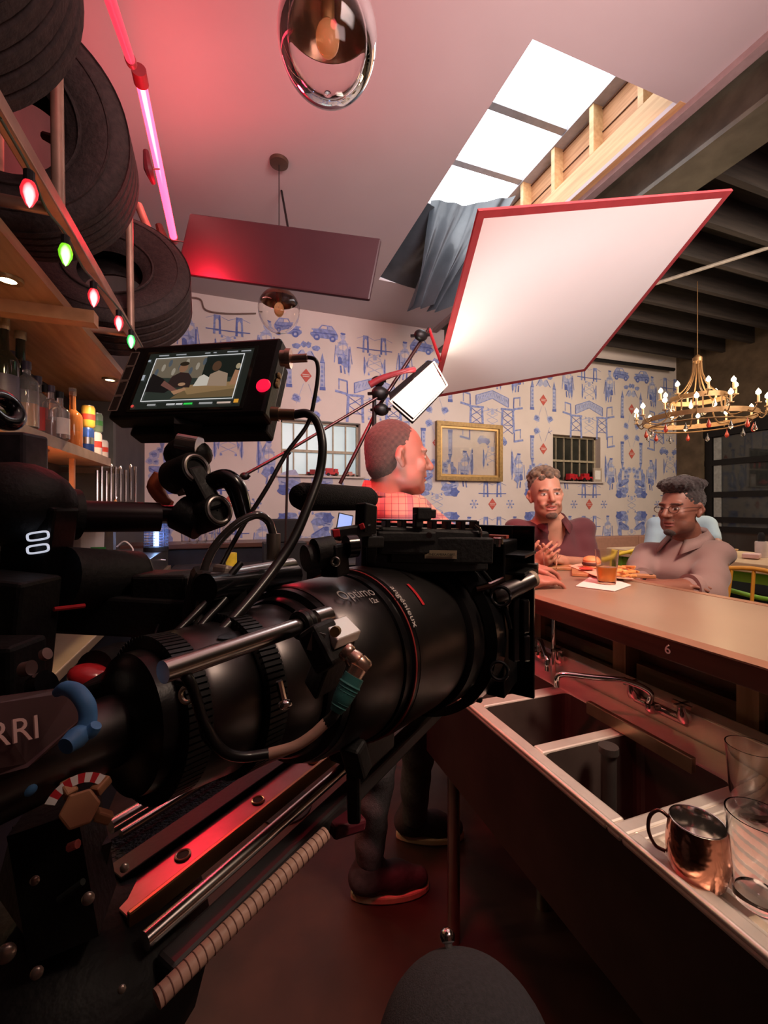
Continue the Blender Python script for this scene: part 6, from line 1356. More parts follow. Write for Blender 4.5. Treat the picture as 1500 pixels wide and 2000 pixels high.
# ---------------- dovetail plate with rods
ZP = -.275
def RZ(px, py, z): d = RIGI @ W(px, py, 1.0); return d*(z/d.z)
A1 = RZ(280, 1835, ZP); A2 = RZ(835, 1365, ZP); B1 = RZ(218, 1745, ZP)
yN = RZ(247, 1806, ZP).y; yF = B1.y; xN = B1.x-.004; xF = A2.x+.04
dv = thing('dovetail_plate', 'long red-lit camera base plate with bolt holes between shiny rails', 'camera plate', RW(xN, (yN+yF)/2, ZP))
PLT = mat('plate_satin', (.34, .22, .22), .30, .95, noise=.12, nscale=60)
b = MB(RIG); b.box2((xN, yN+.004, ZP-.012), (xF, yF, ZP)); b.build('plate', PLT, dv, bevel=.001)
b = MB(RIG); b.box2((xN+.0, yN+.001, ZP-.010), (xF, yN+.005, ZP+.004)); b.build('plate_lip', mat('gold_edge', (.55, .38, .22), .3, .9, noise=.05), dv, bevel=.0008)
b = MB(RIG); b.box2((xN+.01, yF, ZP-.014), (xF, yF+.020, ZP+.006)); b.build('inner_rib', BLK, dv, bevel=.001)
b = MB(RIG); b.box2((xN+.01, yF+.020, ZP-.012), (xF, yF+.050, ZP+.002)); b.build('perforated_strip', mat('speckled_black', (.03, .025, .025), .6, .3, noise=.9, nscale=350, bump=.8, bscale=400), dv)
for px, py in ((357, 1672), (504, 1564), (611, 1487), (692, 1427), (757, 1378)):
    q = RZ(px, py, ZP); b = MB(RIG); b.torus((q.x, q.y, ZP+.0008), .0052, .0010, (0, 0, 1), 24, 8); o = b.build('bolt_hole_ring', mat('red_brass', (.75, .35, .28), .3, .9, noise=.05), dv, smooth=True)
    b = MB(RIG); b.lathe([(.0047, 0), (.0047, .0009)], (q.x, q.y, ZP), (0, 0, 1), 20); b.build('hole', BLKM, o)
sr = MB(RIG); rr_ = .0058; yR = RZ(274, 1834, ZP).y
sr.tube([(xN-.0, yR, ZP-.004), (xF, yR, ZP-.004)], rr_, 24); tag(sr.build('guide_rail', mat('mirror_rail', (.88, .82, .78), .20, 1, noise=.05), smooth=True), 'mirror-bright round rail along the near side of the plate', 'rail')
sr = MB(RIG); sr.box2((xN+.004, yR-.024, ZP-.030), (xF, yR-.005, ZP-.012)); tag(sr.build('lower_rail', mat('dull_grey_rail', (.07, .065, .07), .45, .6, noise=.15), bevel=.003), 'dull grey square bar under the bright round rail', 'rail')
q1 = RZ(236, 1630, ZP+.01); q2 = RZ(402, 1500, ZP+.01)
for dy, r, lab in ((0, .0036, 'far thin steel rail with a white glint'), (.016, .0060, 'farthest steel rail with a red glint')):
    sr = MB(RIG); sr.tube([(q1.x, q1.y+dy, ZP+.01), (q1.x+.42, q1.y+dy, ZP+.01)], r, 18); tag(sr.build('guide_rail', mat('mirror_rail', (.8, .74, .7), .10, 1), smooth=True), lab+' beside the perforated strip', 'rail')
sc = MB(); sc.bar(W(688, 1452, .36), W(702, 1506, .37), .020, .016); sc.bar(W(690, 1505, .37), W(692, 1600, .39), .012, .012); tag(sc.build('rail_clamp', BLKM, bevel=.003), 'black clamp gripping the bright rail near the jeans', 'clamp')
b = MB(); b.bar(W(686, 1532, .375), W(686, 1568, .38), .008, .006); tag(b.build('red_tab', mat('pink_red_tab', (.6, .12, .12), .4, noise=.1), bevel=.002), 'small red tab on the rail clamp', 'tab')
b = MB(); b.bar(W(640, 1612, .40), W(700, 1595, .42), .03, .012); tag(b.build('clamp_foot', mat('maroon_metal', (.10, .01, .02), .5, noise=.3), bevel=.003), 'dark red metal foot below the red tab', 'bracket')
# tape measure like strip
ta = W(306, 1952, .235); tb = W(636, 1628, .335); b = MB(); b.tube([ta, tb], [.0052, .0052], 14); o = tag(b.build('ribbed_cord', PKC, smooth=True), 'long straight pink ribbed cord in the lower left', 'cord')
b = MB(); 
for k in range(26): q = ta.lerp(tb, (k+.5)/26); b.torus(q, .0052, .0004, tb-ta, 14, 5)
b.build('rib', mat('brown_rib', (.25, .12, .1), .6, noise=.1), o)
# ---------------- camera body and gear at the lower left
cb_ = thing('cinema_camera', 'black cinema camera body in the dark lower left corner', 'camera', RW(-.06, .30, -.25))
b = MB(RIG); b.box2((-.24, .215, -.245), (.030, .355, -.105)); b.build('body', BLK, cb_, bevel=.008)
b = MB(RIG); b.lathe([(.021, .0), (.021, .105), (.019, .112)], (.030, LY+.016, LZ+.028), (1, 0, 0), 48); b.build('lens_mount', LSAT, cb_, smooth=True)
b = MB(RIG); b.box2((-.20, .23, -.106), (.02, .34, -.090)); b.build('top_plate', BLKM, cb_, bevel=.003)
b = MB(RIG); b.box2((-.18, .225, -.275), (.02, .345, -.245)); b.build('base', BLKM, cb_, bevel=.004)
b = MB(RIG); b.box2((.36, LY-.02, -.275), (.42, LY+.03, -.24)); b.build('support_bridge', BLK, cb_, bevel=.004)
pan = W(40, 1410, .27)
MRN = mat('maroon_lit_panel', (.07, .03, .03), .55, .3, noise=.3, nscale=30)  # red light falling on the dark cover is put into this colour
cov = [W(-40, 1360, .185), W(150, 1335, .225), W(185, 1400, .225), W(60, 1500, .19), W(-40, 1530, .18)]
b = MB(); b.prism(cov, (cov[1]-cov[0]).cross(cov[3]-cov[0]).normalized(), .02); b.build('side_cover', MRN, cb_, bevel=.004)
nn = (cov[1]-cov[0]).cross(cov[3]-cov[0]).normalized(); nn = -nn if nn.dot(pan-Vector((0, 0, H))) > 0 else nn
exx = (cov[1]-cov[0]).normalized(); text_part('ARRI', .0145, mat('pink_lettering', (.62, .40, .36), .5, noise=.05), cb_, plane_fn(W(2, 1437, .180), exx, nn.cross(exx)), 'lettering')
# dense small parts in the dark area
def blk(px, py, d, w_, h_, dp, label, m=BLKM, rz=0, rx=0, bev=.003, nm='camera_accessory', cat='camera part'):
    b = MB(); R_ = Matrix.Rotation(-TH, 3, 'Z') @ rot(rx, rz, 0); b.box(W(px, py, d), (w_, dp, h_), R_); return tag(b.build(nm, m, bevel=bev), label, cat)
def cyl(p0, p1, r, label, m=BLKM, nm='camera_accessory', cat='camera part', n=24):
    b = MB(); b.tube([W(*p0), W(*p1)], r, n); return tag(b.build(nm, m, smooth=True), label, cat)
cyl((-60, 1000, .34), (150, 1005, .40), .024, 'fat black tube end entering at the left edge below the red bowl', BLKM, 'viewfinder_arm', 'camera arm')
cyl((120, 1008, .39), (312, 1010, .44), .0150, 'thick black arm with a red sheen crossing below the bar tools', mat('arm_black', (.02, .012, .014), .35, .5, noise=.1), 'extension_arm', 'camera arm')
cyl((305, 1003, .44), (352, 1003, .45), .0085, 'thin end of the black extension arm', BLKG, 'arm_end', 'camera arm')
b = MB(); b.ell(W(30, 985, .36), (.045, .04, .036)); tag(b.build('viewfinder', BLKM, smooth=True), 'large dark rounded viewfinder at the left edge', 'viewfinder')
b = MB(); b.torus(W(5, 800, .42), .014, .008, (1, -.5, .4), 24, 10); tag(b.build('eyecup', BLKG, smooth=True), 'black rubber eyecup cut by the left edge beside the bottles', 'eyecup')
blk(20, 900, .40, .05, .05, .03, 'grey ribbed block under the eyecup at the left edge', mat('dark_grey_ribbed', (.06, .055, .065), .5, noise=.3, nscale=80))
cyl((120, 1130, .36), (262, 1130, .42), .027, 'round black battery lying behind the cables', BLKM, 'camera_battery', 'battery')
b = MB(); b.lathe([(.0255, 0), (.024, .003), (.0001, .003)], W(263, 1130, .418), W(262, 1130, .42)-W(120, 1130, .36), 28); tag(b.build('battery_cap', mat('dark_grey_green', (.035, .037, .034), .6, noise=.3), smooth=True), 'dark grey disc on the end of the black battery', 'cap')
blk(75, 1070, .36, .04, .075, .03, 'black switch box with two white-ringed buttons', BLK, .15, nm='switch_box')
for py, w_ in ((1047, .012), (1072, .012)):
    b = MB(); R_ = Matrix.Rotation(-TH, 3, 'Z') @ rot(0, -.15, 0); q = W(74, py, .340)
    pl = [q+R_ @ Vector((.0085*math.copysign(abs(math.cos(a))**.5, math.cos(a)), 0, .0052*math.copysign(abs(math.sin(a))**.5, math.sin(a))*.58)) for a in np.linspace(0, 2*PI, 25)]
    b.tube(pl, .0009, 6, caps=False); tag(b.build('lit_button', mat('lit_white_ring', (.8, .85, 1), .4, emit=(.8, .85, 1), es=.6, noise=.02)), 'white lit rounded ring button, '+('upper one' if py == 1047 else 'lower one')+' on the black switch box', 'button')
blk(-15, 1225, .32, .07, .08, .04, 'black block below the switch box', BLKM, .1)
blk(200, 1190, .40, .20, .035, .05, 'long black bar below the round battery', BLKM, .05)
cyl((105, 1190, .33), (165, 1183, .35), .0018, 'thin red line on the black bar', REDP, 'red_strip', 'strip', 8)
blk(-8, 1325, .28, .045, .05, .03, 'black block beside the pale gleam of the counter', BLKM)
cyl((45, 1308, .26), (62, 1304, .26), .0045, 'small pinkish knob on the left black block', mat('pink_steel', (.45, .28, .26), .3, .8, noise=.1), 'knob', 'knob')
cyl((85, 1280, .27), (93, 1276, .27), .0038, 'small steel knob above the left black block', mat('pink_steel', (.45, .28, .26), .3, .8), 'knob', 'knob')
cyl((72, 1345, .26), (92, 1335, .26), .0085, 'glossy dark knob beside the blue cable', BLKG, 'knob', 'knob')
rk_ = mat('red_glow_knob', (.65, .03, .04), .25, noise=.1, coat=.5)
cyl((185, 1310, .33), (235, 1290, .36), .0155, 'dark ribbed roller between two red knob ends', BLKM, 'focus_knob', 'knob')
for q in ((178, 1322, .325, .0125), (238, 1288, .36, .0115), (302, 1214, .42, .010)):
    b = MB(); b.ell(W(*q[:3]), (q[3]*1.3, q[3], q[3]*.75), rot(0, .35, 0)); tag(b.build('red_knob', rk_, smooth=True), {178: 'glossy red knob nearest the blue cable', 238: 'glossy red knob just right of the ribbed roller', 302: 'small red knob behind the crossing cables'}[q[0]], 'knob')
blk(330, 1180, .40, .05, .06, .04, 'black block behind the cables left of the lens', BLKM)
blk(300, 1360, .30, .08, .05, .04, 'black housing under the rear of the lens', BLKM, -.3)
blk(235, 1405, .27, .014, .016, .01, 'greyish block in the dark below the red knobs', mat('dim_grey', (.03, .035, .032), .6, noise=.3, nscale=50), -.2)
cyl((545, 1330, .24), (556, 1378, .24), .0020, 'small steel pin under the lens', CHR, 'pin', 'pin', 8)
b = MB(); b.ell(W(557, 1376, .238), (.004, .003, .0028)); tag(b.build('steel_nut', CHR, smooth=True), 'tiny bright steel nut below the lens', 'nut')
b = MB(); b.torus(W(366, 1357, .22), .0038, .0013, fw, 16, 8); tag(b.build('brass_ring', mat('pale_brass', (.7, .6, .45), .3, .8, noise=.1), smooth=True), 'tiny pale brass ring left of the lens support', 'ring')
# support leg / tripod head
tp_ = thing('tripod_head', 'dark tripod head with hexagonal wooden knob and striped washer', 'tripod', W(150, 1750, .26))
b = MB(); b.ell(W(150, 1900, .30), (.09, .09, .06)); b.bar(W(40, 1720, .27), W(165, 1670, .30), .06, .04); b.bar(W(110, 1570, .27), W(150, 1800, .27), .035, .04); b.build('head_body', BLKM, tp_, smooth=True)
HX = mat('tan_knob_wood', (.38, .18, .09), .5, .2, noise=.15)
hc = W(156, 1580, .215); hn = (Vector((0, 0, H))-hc).normalized(); hx, hy, _ = frame(hn)
b = MB(); b.prism([hc+(hx*math.cos(a)+hy*math.sin(a))*.0088 for a in np.linspace(0, 2*PI, 7)[:-1]], hn, .006); b.build('hex_knob', HX, tp_, bevel=.001)
for k in range(3):
    a = -.6+k*1.3; b = MB(); b.bar(hc+(hx*math.cos(a)+hy*math.sin(a))*.008-hn*.003, hc+(hx*math.cos(a)+hy*math.sin(a))*.016-hn*.006, .006, .005); b.build('knob_arm', HX, tp_, bevel=.001)
for k in range(9):
    a0_, a1_ = PI*.25+k*.21, PI*.25+(k+1)*.21; b = MB(); ff = lambda a, r: hc-hn*.004+(hx*math.cos(a)+hy*math.sin(a))*r
    b.prism([ff(a0_, .0115), ff(a1_, .0115), ff(a1_, .0160), ff(a0_, .0160)], hn, .002); b.build('washer_stripe', WHT if k % 2 == 0 else REDP, tp_)
b = MB(); b.tube([W(135, 1655, .22), W(152, 1648, .22)], .0022, 8); b.build('red_pin', mat('coral_pin', (.8, .2, .18), .4, noise=.05), tp_, smooth=True)
for i, (px, py, r) in enumerate(((68, 1720, .0022), (172, 1755, .0030), (243, 1695, .0022), (12, 1862, .0045), (72, 1900, .003), (238, 1932, .002))):
    b = MB(); b.ell(W(px, py, .22), (r, r*.7, r*1.1)); b.build('screw_head', mat('pale_screw', (.6, .5, .42), .3, .8, noise=.1), tp_, smooth=True)
for l in ((W(180, 1850, .30), Vector((-.35, .15, .01))), (W(180, 1850, .30), Vector((.02, .62, .01))), (W(180, 1850, .30), Vector((.12, -.15, .01)))):
    b = MB(); b.tube([l[0], l[1]], [.028, .018], 14); b.build('leg', BLKM, tp_, smooth=True)
cyl((115, 1757, .24), (162, 1722, .24), .0018, 'thin grey lever among the dark tripod parts', mat('dim_grey', (.06, .07, .065), .6), 'lever', 'lever', 8)
# black drum at the bottom with chrome knob
dc = W(912, 2110, .535); tt = thing('domed_case', 'round black domed case at the bottom with a chrome knob at its back', 'case', (dc.x, dc.y, 0))
b = MB(); R_d = .118; b.lathe([(R_d*.9, 0), (R_d, .02)]+[(R_d*math.cos(a), dc.z+R_d*math.sin(a)) for a in np.linspace(0, PI/2, 14)], (dc.x, dc.y, 0), (0, 0, 1), 56); b.build('shell', mat('case_fabric', (.018, .017, .022), .9, noise=.3, nscale=200, bump=.4, bscale=500), tt, smooth=True)
kn = (Vector((st, ct, 0))*.60-Vector((ct, -st, 0))*.10+Vector((0, 0, .78))).normalized(); q = Vector((dc.x, dc.y, dc.z))+kn*R_d
b = MB(); b.lathe([(.005, -.004), (.006, .004), (.010, .006), (.0115, .012), (.009, .018), (.004, .021), (.0001, .021)], q, kn, 24); b.build('chrome_knob', CHR, tt, smooth=True)
# ---------------- cables
cable(((576, 700, .46), (600, 698, .46), (617, 704, .46), (621, 730, .46), (614, 780, .455), (600, 830, .45), (560, 885, .44), (520, 955, .42), (470, 1035, .40), (420, 1130, .37), (385, 1215, .33), (350, 1310, .30), (330, 1400, .28), (300, 1480, .27)), .0022, RUB, 'thin black cable from the upper monitor plug down past the lens')
cable(((575, 810, .45), (600, 808, .45), (620, 826, .45), (630, 870, .44), (624, 925, .43), (603, 985, .41), (575, 1050, .39), (540, 1105, .37), (490, 1170, .34), (430, 1235, .31), (350, 1300, .28), (260, 1345, .27), (170, 1400, .27), (60, 1470, .28)), .0046, RUB, 'thick black cable looping from the lower monitor plug down across the rig', n=14)
cable(((534, 1045, .40), (524, 1018, .40), (500, 1006, .39), (462, 1024, .38), (424, 1062, .37), (402, 1105, .36), (395, 1150, .35), (385, 1230, .32), (370, 1320, .29), (352, 1400, .27), (340, 1470, .26)), .0038, mat('glossy_cable', (.04, .036, .036), .18, noise=.2, coat=.8), 'glossy black cable arching out of the grey plug', n=14)
cyl((534, 1042, .40), (534, 1092, .40), .0065, 'grey cylindrical plug standing behind the lens', mat('grey_plug', (.30, .26, .22), .35, .7, noise=.15), 'cable_plug', 'plug')
cable(((470, 1100, .36), (400, 1180, .33), (330, 1250, .30), (260, 1320, .29), (180, 1380, .28), (80, 1440, .28)), .0030, RUB, 'black cable slanting from the grey bracket to the lower left')
cable(((440, 1170, .34), (380, 1240, .31), (340, 1330, .28), (300, 1400, .27), (240, 1450, .27), (140, 1500, .27)), .0034, RUB, 'black cable running under the others towards the striped washer')
cable(((370, 1135, .42), (330, 1180, .40), (300, 1250, .36), (290, 1330, .33)), .0016, RUB, 'very thin wire hanging left of the lens')
cable(((345, 1330, .21), (368, 1338, .21), (384, 1360, .21), (392, 1400, .21), (400, 1440, .21), (430, 1470, .21)), .0016, RUB, 'thin wire below the bright support rod')
BLU = mat('blue_rubber', (.07, .22, .48), .55, noise=.15, nscale=80, bump=.1)
bl = thing('blue_cable_tie', 'bright blue rubber cable tie hooked over gear at the left', 'cable tie', W(160, 1390, .24))
b = MB(); b.tube([W(112, 1352, .20), W(128, 1344, .197), (W(150, 1352, .195)), W(168, 1376, .193), W(172, 1402, .192), W(165, 1425, .19), W(148, 1442, .185), W(128, 1458, .18)], [.0022, .0032, .0036, .0037, .0037, .0040, .0048, .0036], 14, 6); b.build('loop', BLU, bl, smooth=True)
b = MB(); b.tube([W(160, 1436, .189), W(178, 1428, .189), W(188, 1416, .189)], [.0032, .0032, .0024], 12, 4); b.build('tail', BLU, bl, smooth=True)
b = MB(); b.ell(W(54, 1540, .21), (.0042, .0036, .0040)); tag(b.build('blue_knob', BLU, smooth=True), 'small blue rubber blob left of the striped washer', 'knob')
# ---------------- field monitor
Q = [(262, 677), (547, 658), (518, 808), (211, 817)]
def solve_quad(c, size):
    A = np.array([[(x-CX)/F, 1, (CY-y)/F] for x, y in c]).T; Mx = np.stack([A[:, 0], -A[:, 1], A[:, 2], -A[:, 3]], 1); d = np.linalg.svd(Mx)[2][-1]; d = d/d[0]
    P = [A[:, i]*d[i] for i in range(4)]; k = size/np.linalg.norm(P[1]-P[0]); return [W(c[i][0], c[i][1], float(P[i][1]*k)) for i in range(4)]
mon = thing('field_monitor', 'black camera monitor showing the seated people, with a round red button', 'monitor', W(380, 830, .5))
q = solve_quad(Q, .20); q = [Vector(v) for v in q]
# make it a true rectangle
ux = ((q[1]-q[0])+(q[2]-q[3])).normalized(); uy = ((q[0]-q[3])+(q[1]-q[2])); uy = (uy-ux*uy.dot(ux)).normalized(); nz = ux.cross(uy)
if nz.dot(sum(q, Vector())/4-Vector((0, 0, H))) > 0: nz = -nz
cM = sum(q, Vector())/4; wM = ((q[1]-q[0]).length+(q[2]-q[3]).length)/2; hM = ((q[0]-q[3]).length+(q[1]-q[2]).length)/2
def MP(u, v, z=0.): return cM+ux*(u*wM)+uy*(v*hM)+nz*z       # u,v in -.5..+.5
def pix2uv(x, y):
    o_ = Vector((0, 0, H)); d = W(x, y, 1)-o_; t_ = (cM-o_).dot(nz)/d.dot(nz); p = o_+d*t_-cM; return p.dot(ux)/wM, p.dot(uy)/hM
MR = Matrix((ux, uy, nz)).transposed(); 
b = MB(); b.box(cM-nz*.012, (wM, hM, .024), MR); b.build('housing', BLK, mon, bevel=.004)
b = MB(); b.box(cM-nz*.034-uy*hM*.10+ux*wM*.02, (wM*.90, hM*.95, .022), MR); b.build('battery_plate', BLKM, mon, bevel=.003)
u0, v0 = pix2uv(250, 797); u1, v1 = pix2uv(497, 678); ub, vb = pix2uv(470, 792); ut, vt = pix2uv(305, 700)
sL, sR = (u0+pix2uv(302, 690)[0])/2, (u1+ub)/2; sB, sT = (v0+vb)/2-.02, (v1+vt)/2+.02
SCR = vcol_mat('monitor_picture', .3, emit=.62)
b = MB(); b.box(MP((sL+sR)/2, (sB+sT)/2, .0004), ((sR-sL)*wM*1.06, (sT-sB)*hM*1.08, .0006), MR); b.build('screen_glass', mat('screen_black', (.01, .012, .010), .08, noise=.1, coat=.5), mon)
b = MB()
def sp(s_, t_, z): return MP(sL+(sR-sL)*s_, sB+(sT-sB)*t_, .0008+z*.00012)
def spoly(pts, col, z): b.col = col; b.add([sp(p[0], p[1], z) for p in pts], [tuple(range(len(pts)))])
def sell(cx_, cy_, rx, ry, col, z, n=16): spoly([(cx_+rx*math.cos(2*PI*k/n), cy_+ry*math.sin(2*PI*k/n)) for k in range(n)], col, z)
spoly([(0, 0), (1, 0), (1, 1), (0, 1)], (.020, .025, .020), 0)
fx0, fx1, fy0, fy1 = .08, .93, .12, .90
spoly([(fx0, fy0), (fx1, fy0), (fx1, fy1), (fx0, fy1)], (.035, .045, .035), 1)
spoly([(fx0, .55), (.60, .50), (.60, fy1), (fx0, fy1)], (.20, .16, .11), 2)
for k in range(9): sell(.13+k*.055, .72+.10*((k*37) % 3-1)*.8, .018, .07, (.42, .36, .28) if k % 2 else (.10, .12, .14), 3, 8)
spoly([(.58, .5), (fx1, .5), (fx1, fy1), (.58, fy1)], (.012, .018, .014), 3)
spoly([(.50, fy0+.10), (fx1, .30), (fx1, .42), (.42, .38)], (.36, .22, .10), 4); spoly([(.35, fy0+.04), (fx1, fy0+.04), (fx1, .34), (.45, .30)], (.20, .13, .06), 4)
spoly([(.27, .36), (.30, .55), (.37, .62), (.45, .60), (.50, .50), (.50, .34)], (.035, .02, .018), 5); sell(.385, .70, .042, .085, (.32, .16, .09), 6); sell(.385, .77, .045, .04, (.03, .02, .012), 7)
spoly([(.64, .36), (.66, .56), (.73, .62), (.82, .56), (.84, .34)], (.42, .29, .20), 5); sell(.70, .70, .042, .09, (.11, .055, .03), 6)
spoly([(.53, .36), (.56, .52), (.60, .56), (.66, .50), (.66, .36)], (.75, .68, .58), 6)
spoly([(.86, .36), (.88, .62), (.92, .60), (.925, .36)], (.45, .22, .12), 6); sell(.90, .68, .022, .05, (.5, .4, .25), 7)
spoly([(fx0, .36), (.10, .62), (.22, .52), (.34, .34), (.28, .26), (fx0, .30)], (.012, .010, .010), 6); spoly([(.24, .48), (.40, .30), (.38, .25), (.22, .40)], (.22, .09, .07), 7); spoly([(.34, .28), (.46, .34), (.48, .30), (.38, .22)], (.50, .26, .14), 8); sell(.42, .40, .035, .03, (.5, .28, .16), 8)
w_ = .008
for pl in ([(fx0, fy0), (fx1, fy0), (fx1, fy0+w_*1.6), (fx0, fy0+w_*1.6)], [(fx0, fy1), (fx1, fy1), (fx1, fy1-w_*1.6), (fx0, fy1-w_*1.6)], [(fx0, fy0), (fx0+w_, fy0), (fx0+w_, fy1), (fx0, fy1)], [(fx1-w_, fy0), (fx1, fy0), (fx1, fy1), (fx1-w_, fy1)]): spoly(pl, (1.1, 1.1, 1.1), 9)
for s0_, s1_, c_ in ((.16, .24, (.5, .5, .5)), (.34, .42, (.7, .7, .7)), (.43, .49, (.7, .7, .7)), (.50, .58, (.05, .9, .12)), (.64, .76, (.5, .5, .5)), (.80, .92, (.8, .6, .5))): spoly([(s0_, .045), (s1_, .045), (s1_, .075), (s0_, .075)], c_, 9)
for s0_, s1_ in ((.10, .20), (.27, .37), (.55, .60), (.63, .66), (.76, .86), (.89, .98)): spoly([(s0_, .935), (s1_, .935), (s1_, .955), (s0_, .955)], (.5, .52, .55), 9)
spoly([(.945, .05), (.985, .05), (.985, .11), (.945, .11)], (1, .45, .05), 9); sell(.02, .05, .015, .025, (1, .1, .08), 9); spoly([(.01, .50), (.035, .50), (.035, .60), (.01, .60)], (.5, .55, .6), 9); spoly([(.01, .84), (.035, .84), (.035, .88), (.01, .88)], (.5, .55, .6), 9)
b.build('live_picture', SCR, mon, vcol=True, recalc=False)
b = MB(); ru, rv = pix2uv(515, 754); b.lathe([(.0001, .0022), (.0075, .0022), (.0085, .0005), (.0085, -.001)], MP(ru, rv, .001), nz, 28); b.build('record_button', mat('lit_red_button', (.9, .02, .06), .4, emit=(1, .01, .06), es=.9, noise=.02), mon, smooth=True)
b = MB()
for k in range(4):
    cu, cv = -.475+.0*k, .30-k*.205; cs = [(cu-.028, cv-.095), (cu+.03, cv-.095), (cu+.03, cv+.095), (cu-.028, cv+.095)]
    cs = [MP(a_, c_, .0012) for a_, c_ in cs]
    for i in range(4): b.bar(cs[i], cs[(i+1) % 4], .0012, .0008, up=nz)
b.build('button_outline', mat('tan_outline', (.35, .27, .22), .5, noise=.05), mon)
b = MB()
for k in range(4): b.box(MP(-.474, .30-k*.205, .0006), (wM*.052, hM*.165, .0012), MR)
b.build('key_pad', mat('brown_keys', (.05, .035, .03), .5, noise=.2), mon)
for pu, pv, sl in (((563, 700), .46, 'upper'), ((548, 812), .45, 'lower')) if False else ():
    pass
b = MB(); ja = W(548, 700, .455); jb = W(577, 701, .455); b.tube([ja, ja.lerp(jb, .35)], .0085, 16); b.tube([ja.lerp(jb, .35), ja.lerp(jb, .7)], .0105, 10); b.tube([ja.lerp(jb, .7), W(600, 699, .455)], .0045, 14); b.build('upper_plug', mat('pink_brass', (.62, .42, .33), .25), mon, smooth=True)
b = MB(); b.tube([W(530, 808, .45), W(546, 809, .45)], .0075, 14); b.tube([W(546, 809, .45), W(576, 810, .45)], .0058, 14); b.build('lower_plug', mat('old_brass', (.32, .22, .14), .3, .9, noise=.15), mon, smooth=True)
for uu, vv in ((.50, .06), (.50, -.06), (.50, -.02)): b = MB(); b.lathe([(.0035, 0), (.0042, .001), (.0030, .003)], MP(.5, vv, -.012), ux, 12); b.build('port', GOLD, mon)
# tilt head and articulating clamp
th_ = thing('tilt_mount', 'ball mount with a shiny silver roller under the monitor', 'mount', W(368, 870, .48))
b = MB(); b.tube([W(350, 866, .475), W(390, 872, .475)], .0120, 24); b.build('silver_roller', CHR, th_, smooth=True)
b = MB(); b.ell(W(368, 888, .485), (.026, .02, .020)); b.bar(W(368, 845, .50), W(368, 830, .505), .03, .03); b.build('mount_body', BLKM, th_, smooth=True)
ac = thing('articulating_clamp', 'black double rod clamp with two round holes and grey rims', 'clamp', W(380, 960, .45))
GRM = mat('grey_rim', (.38, .34, .32), .35, .8, noise=.1)
ca_, cb2 = W(384, 914, .44), W(428, 996, .44); back = Vector((-.30, .42, 0)).normalized()
for c_, r in ((ca_, .0165), (cb2, .0165)):
    dd = (W(384-62, 914+28, .47)-ca_).normalized(); b = MB()
    b.lathe([(r*.62, .0), (r, .0), (r*1.08, .004), (r*1.15, .038), (r*.9, .045)], c_, dd, 32, caps=False); b.lathe([(.001, .003), (r*.62, .002)], c_, dd, 28, caps=False); b.build('clamp_barrel', BLKM, ac, smooth=True)
    b = MB(); b.torus(c_, r*.80, r*.12, dd, 36, 8); b.build('grey_rim', GRM, ac, smooth=True)
b = MB(); dd = (W(322, 942, .47)-ca_).normalized(); mid = ca_.lerp(cb2, .5)
b.bar(ca_+dd*.012, cb2+dd*.012, .020, .026, up=dd); b.build('web', BLK, ac, bevel=.003)
b = MB()
for k in (.36, .64): p0 = ca_.lerp(cb2, k)+dd*.028; b.bar(p0-(cb2-ca_).normalized()*.002, p0+(cb2-ca_).normalized()*.003, .022, .012, up=dd)
b.build('grey_spacer', GRM, ac, bevel=.001)
b = MB(); b.tube([W(312, 925, .47), W(304, 950, .47), W(318, 975, .47), W(335, 985, .47)], [.006, .009, .007, .004], 12, 4); b.build('orange_pad', mat('orange_rubber', (.6, .14, .06), .5, noise=.1), ac, smooth=True)
b = MB(); b.tube([W(405, 945, .45), W(440, 935, .45), W(462, 955, .45), W(478, 1010, .45)], [.0095, .0105, .0105, .009], 16, 6); b.build('lever_arm', BLKG, ac, smooth=True)
b = MB(); b.tube([W(350, 1000, .45), W(395, 1022, .45)], .019, 20); b.build('lower_barrel', BLKM, ac, smooth=True)
# ---------------- stands, light, bounce board, drape
stn = thing('light_stand', 'black stand with grip arms carrying the light and the bounce board', 'light stand', (W(728, 1400, 2.15).x, W(728, 1400, 2.15).y, 0))
base_ = W(727, 1100, 2.15); base_.z = .02; topp = W(731, 765, 2.15)
b = MB(); b.tube([base_+Vector((0, 0, .02)), Vector((topp.x, topp.y, 1.5)), topp], [.016, .013, .010], 12); b.build('column', BLKM, stn, smooth=True)
for a in (0, 2.1, 4.2): b = MB(); b.tube([base_+Vector((0, 0, .25)), base_+Vector((.3*math.cos(a), .3*math.sin(a), .0))], .012, 8); b.build('leg', BLKM, stn, smooth=True)
GRP = mat('grip_steel', (.10, .055, .055), .3, .9, noise=.2)
b = MB(); b.tube([W(664, 945, 2.15), W(742, 790, 2.2), W(838, 642, 2.35)], .010, 10); b.build('long_arm', GRP, stn, smooth=True)
b = MB(); b.tube([W(462, 936, 1.9), W(560, 882, 1.98), W(748, 770, 2.15)], .0075, 10); b.build('thin_arm', GRP, stn, smooth=True)
for px, py, d, r in ((742, 768, 2.15, .045), (738, 745, 2.18, .035), (822, 655, 2.3, .040), (560, 885, 1.98, .018), (478, 930, 1.9, .022), (745, 800, 2.15, .04)):
    b = MB(); c_ = W(px, py, d); b.ell(c_, (r, r*.6, r*.8)); b.bar(c_-ux*r*1.4, c_+ux*r*1.2, r*.35, r*.3); b.build('grip_head', BLK, stn, smooth=True)
b = MB(); b.tube([W(722, 752, 2.15), W(748, 738, 2.15), W(790, 725, 2.15), W(808, 722, 2.2)], [.018, .016, .012, .016], 10, 5); b.build('red_strap', mat('dark_red_strap', (.30, .03, .04), .4, noise=.2), stn, smooth=True)
ms = thing('thin_stand', 'thin upright black rod with a small clamp left of the standing person', 'stand', W(560, 1045, 1.98))
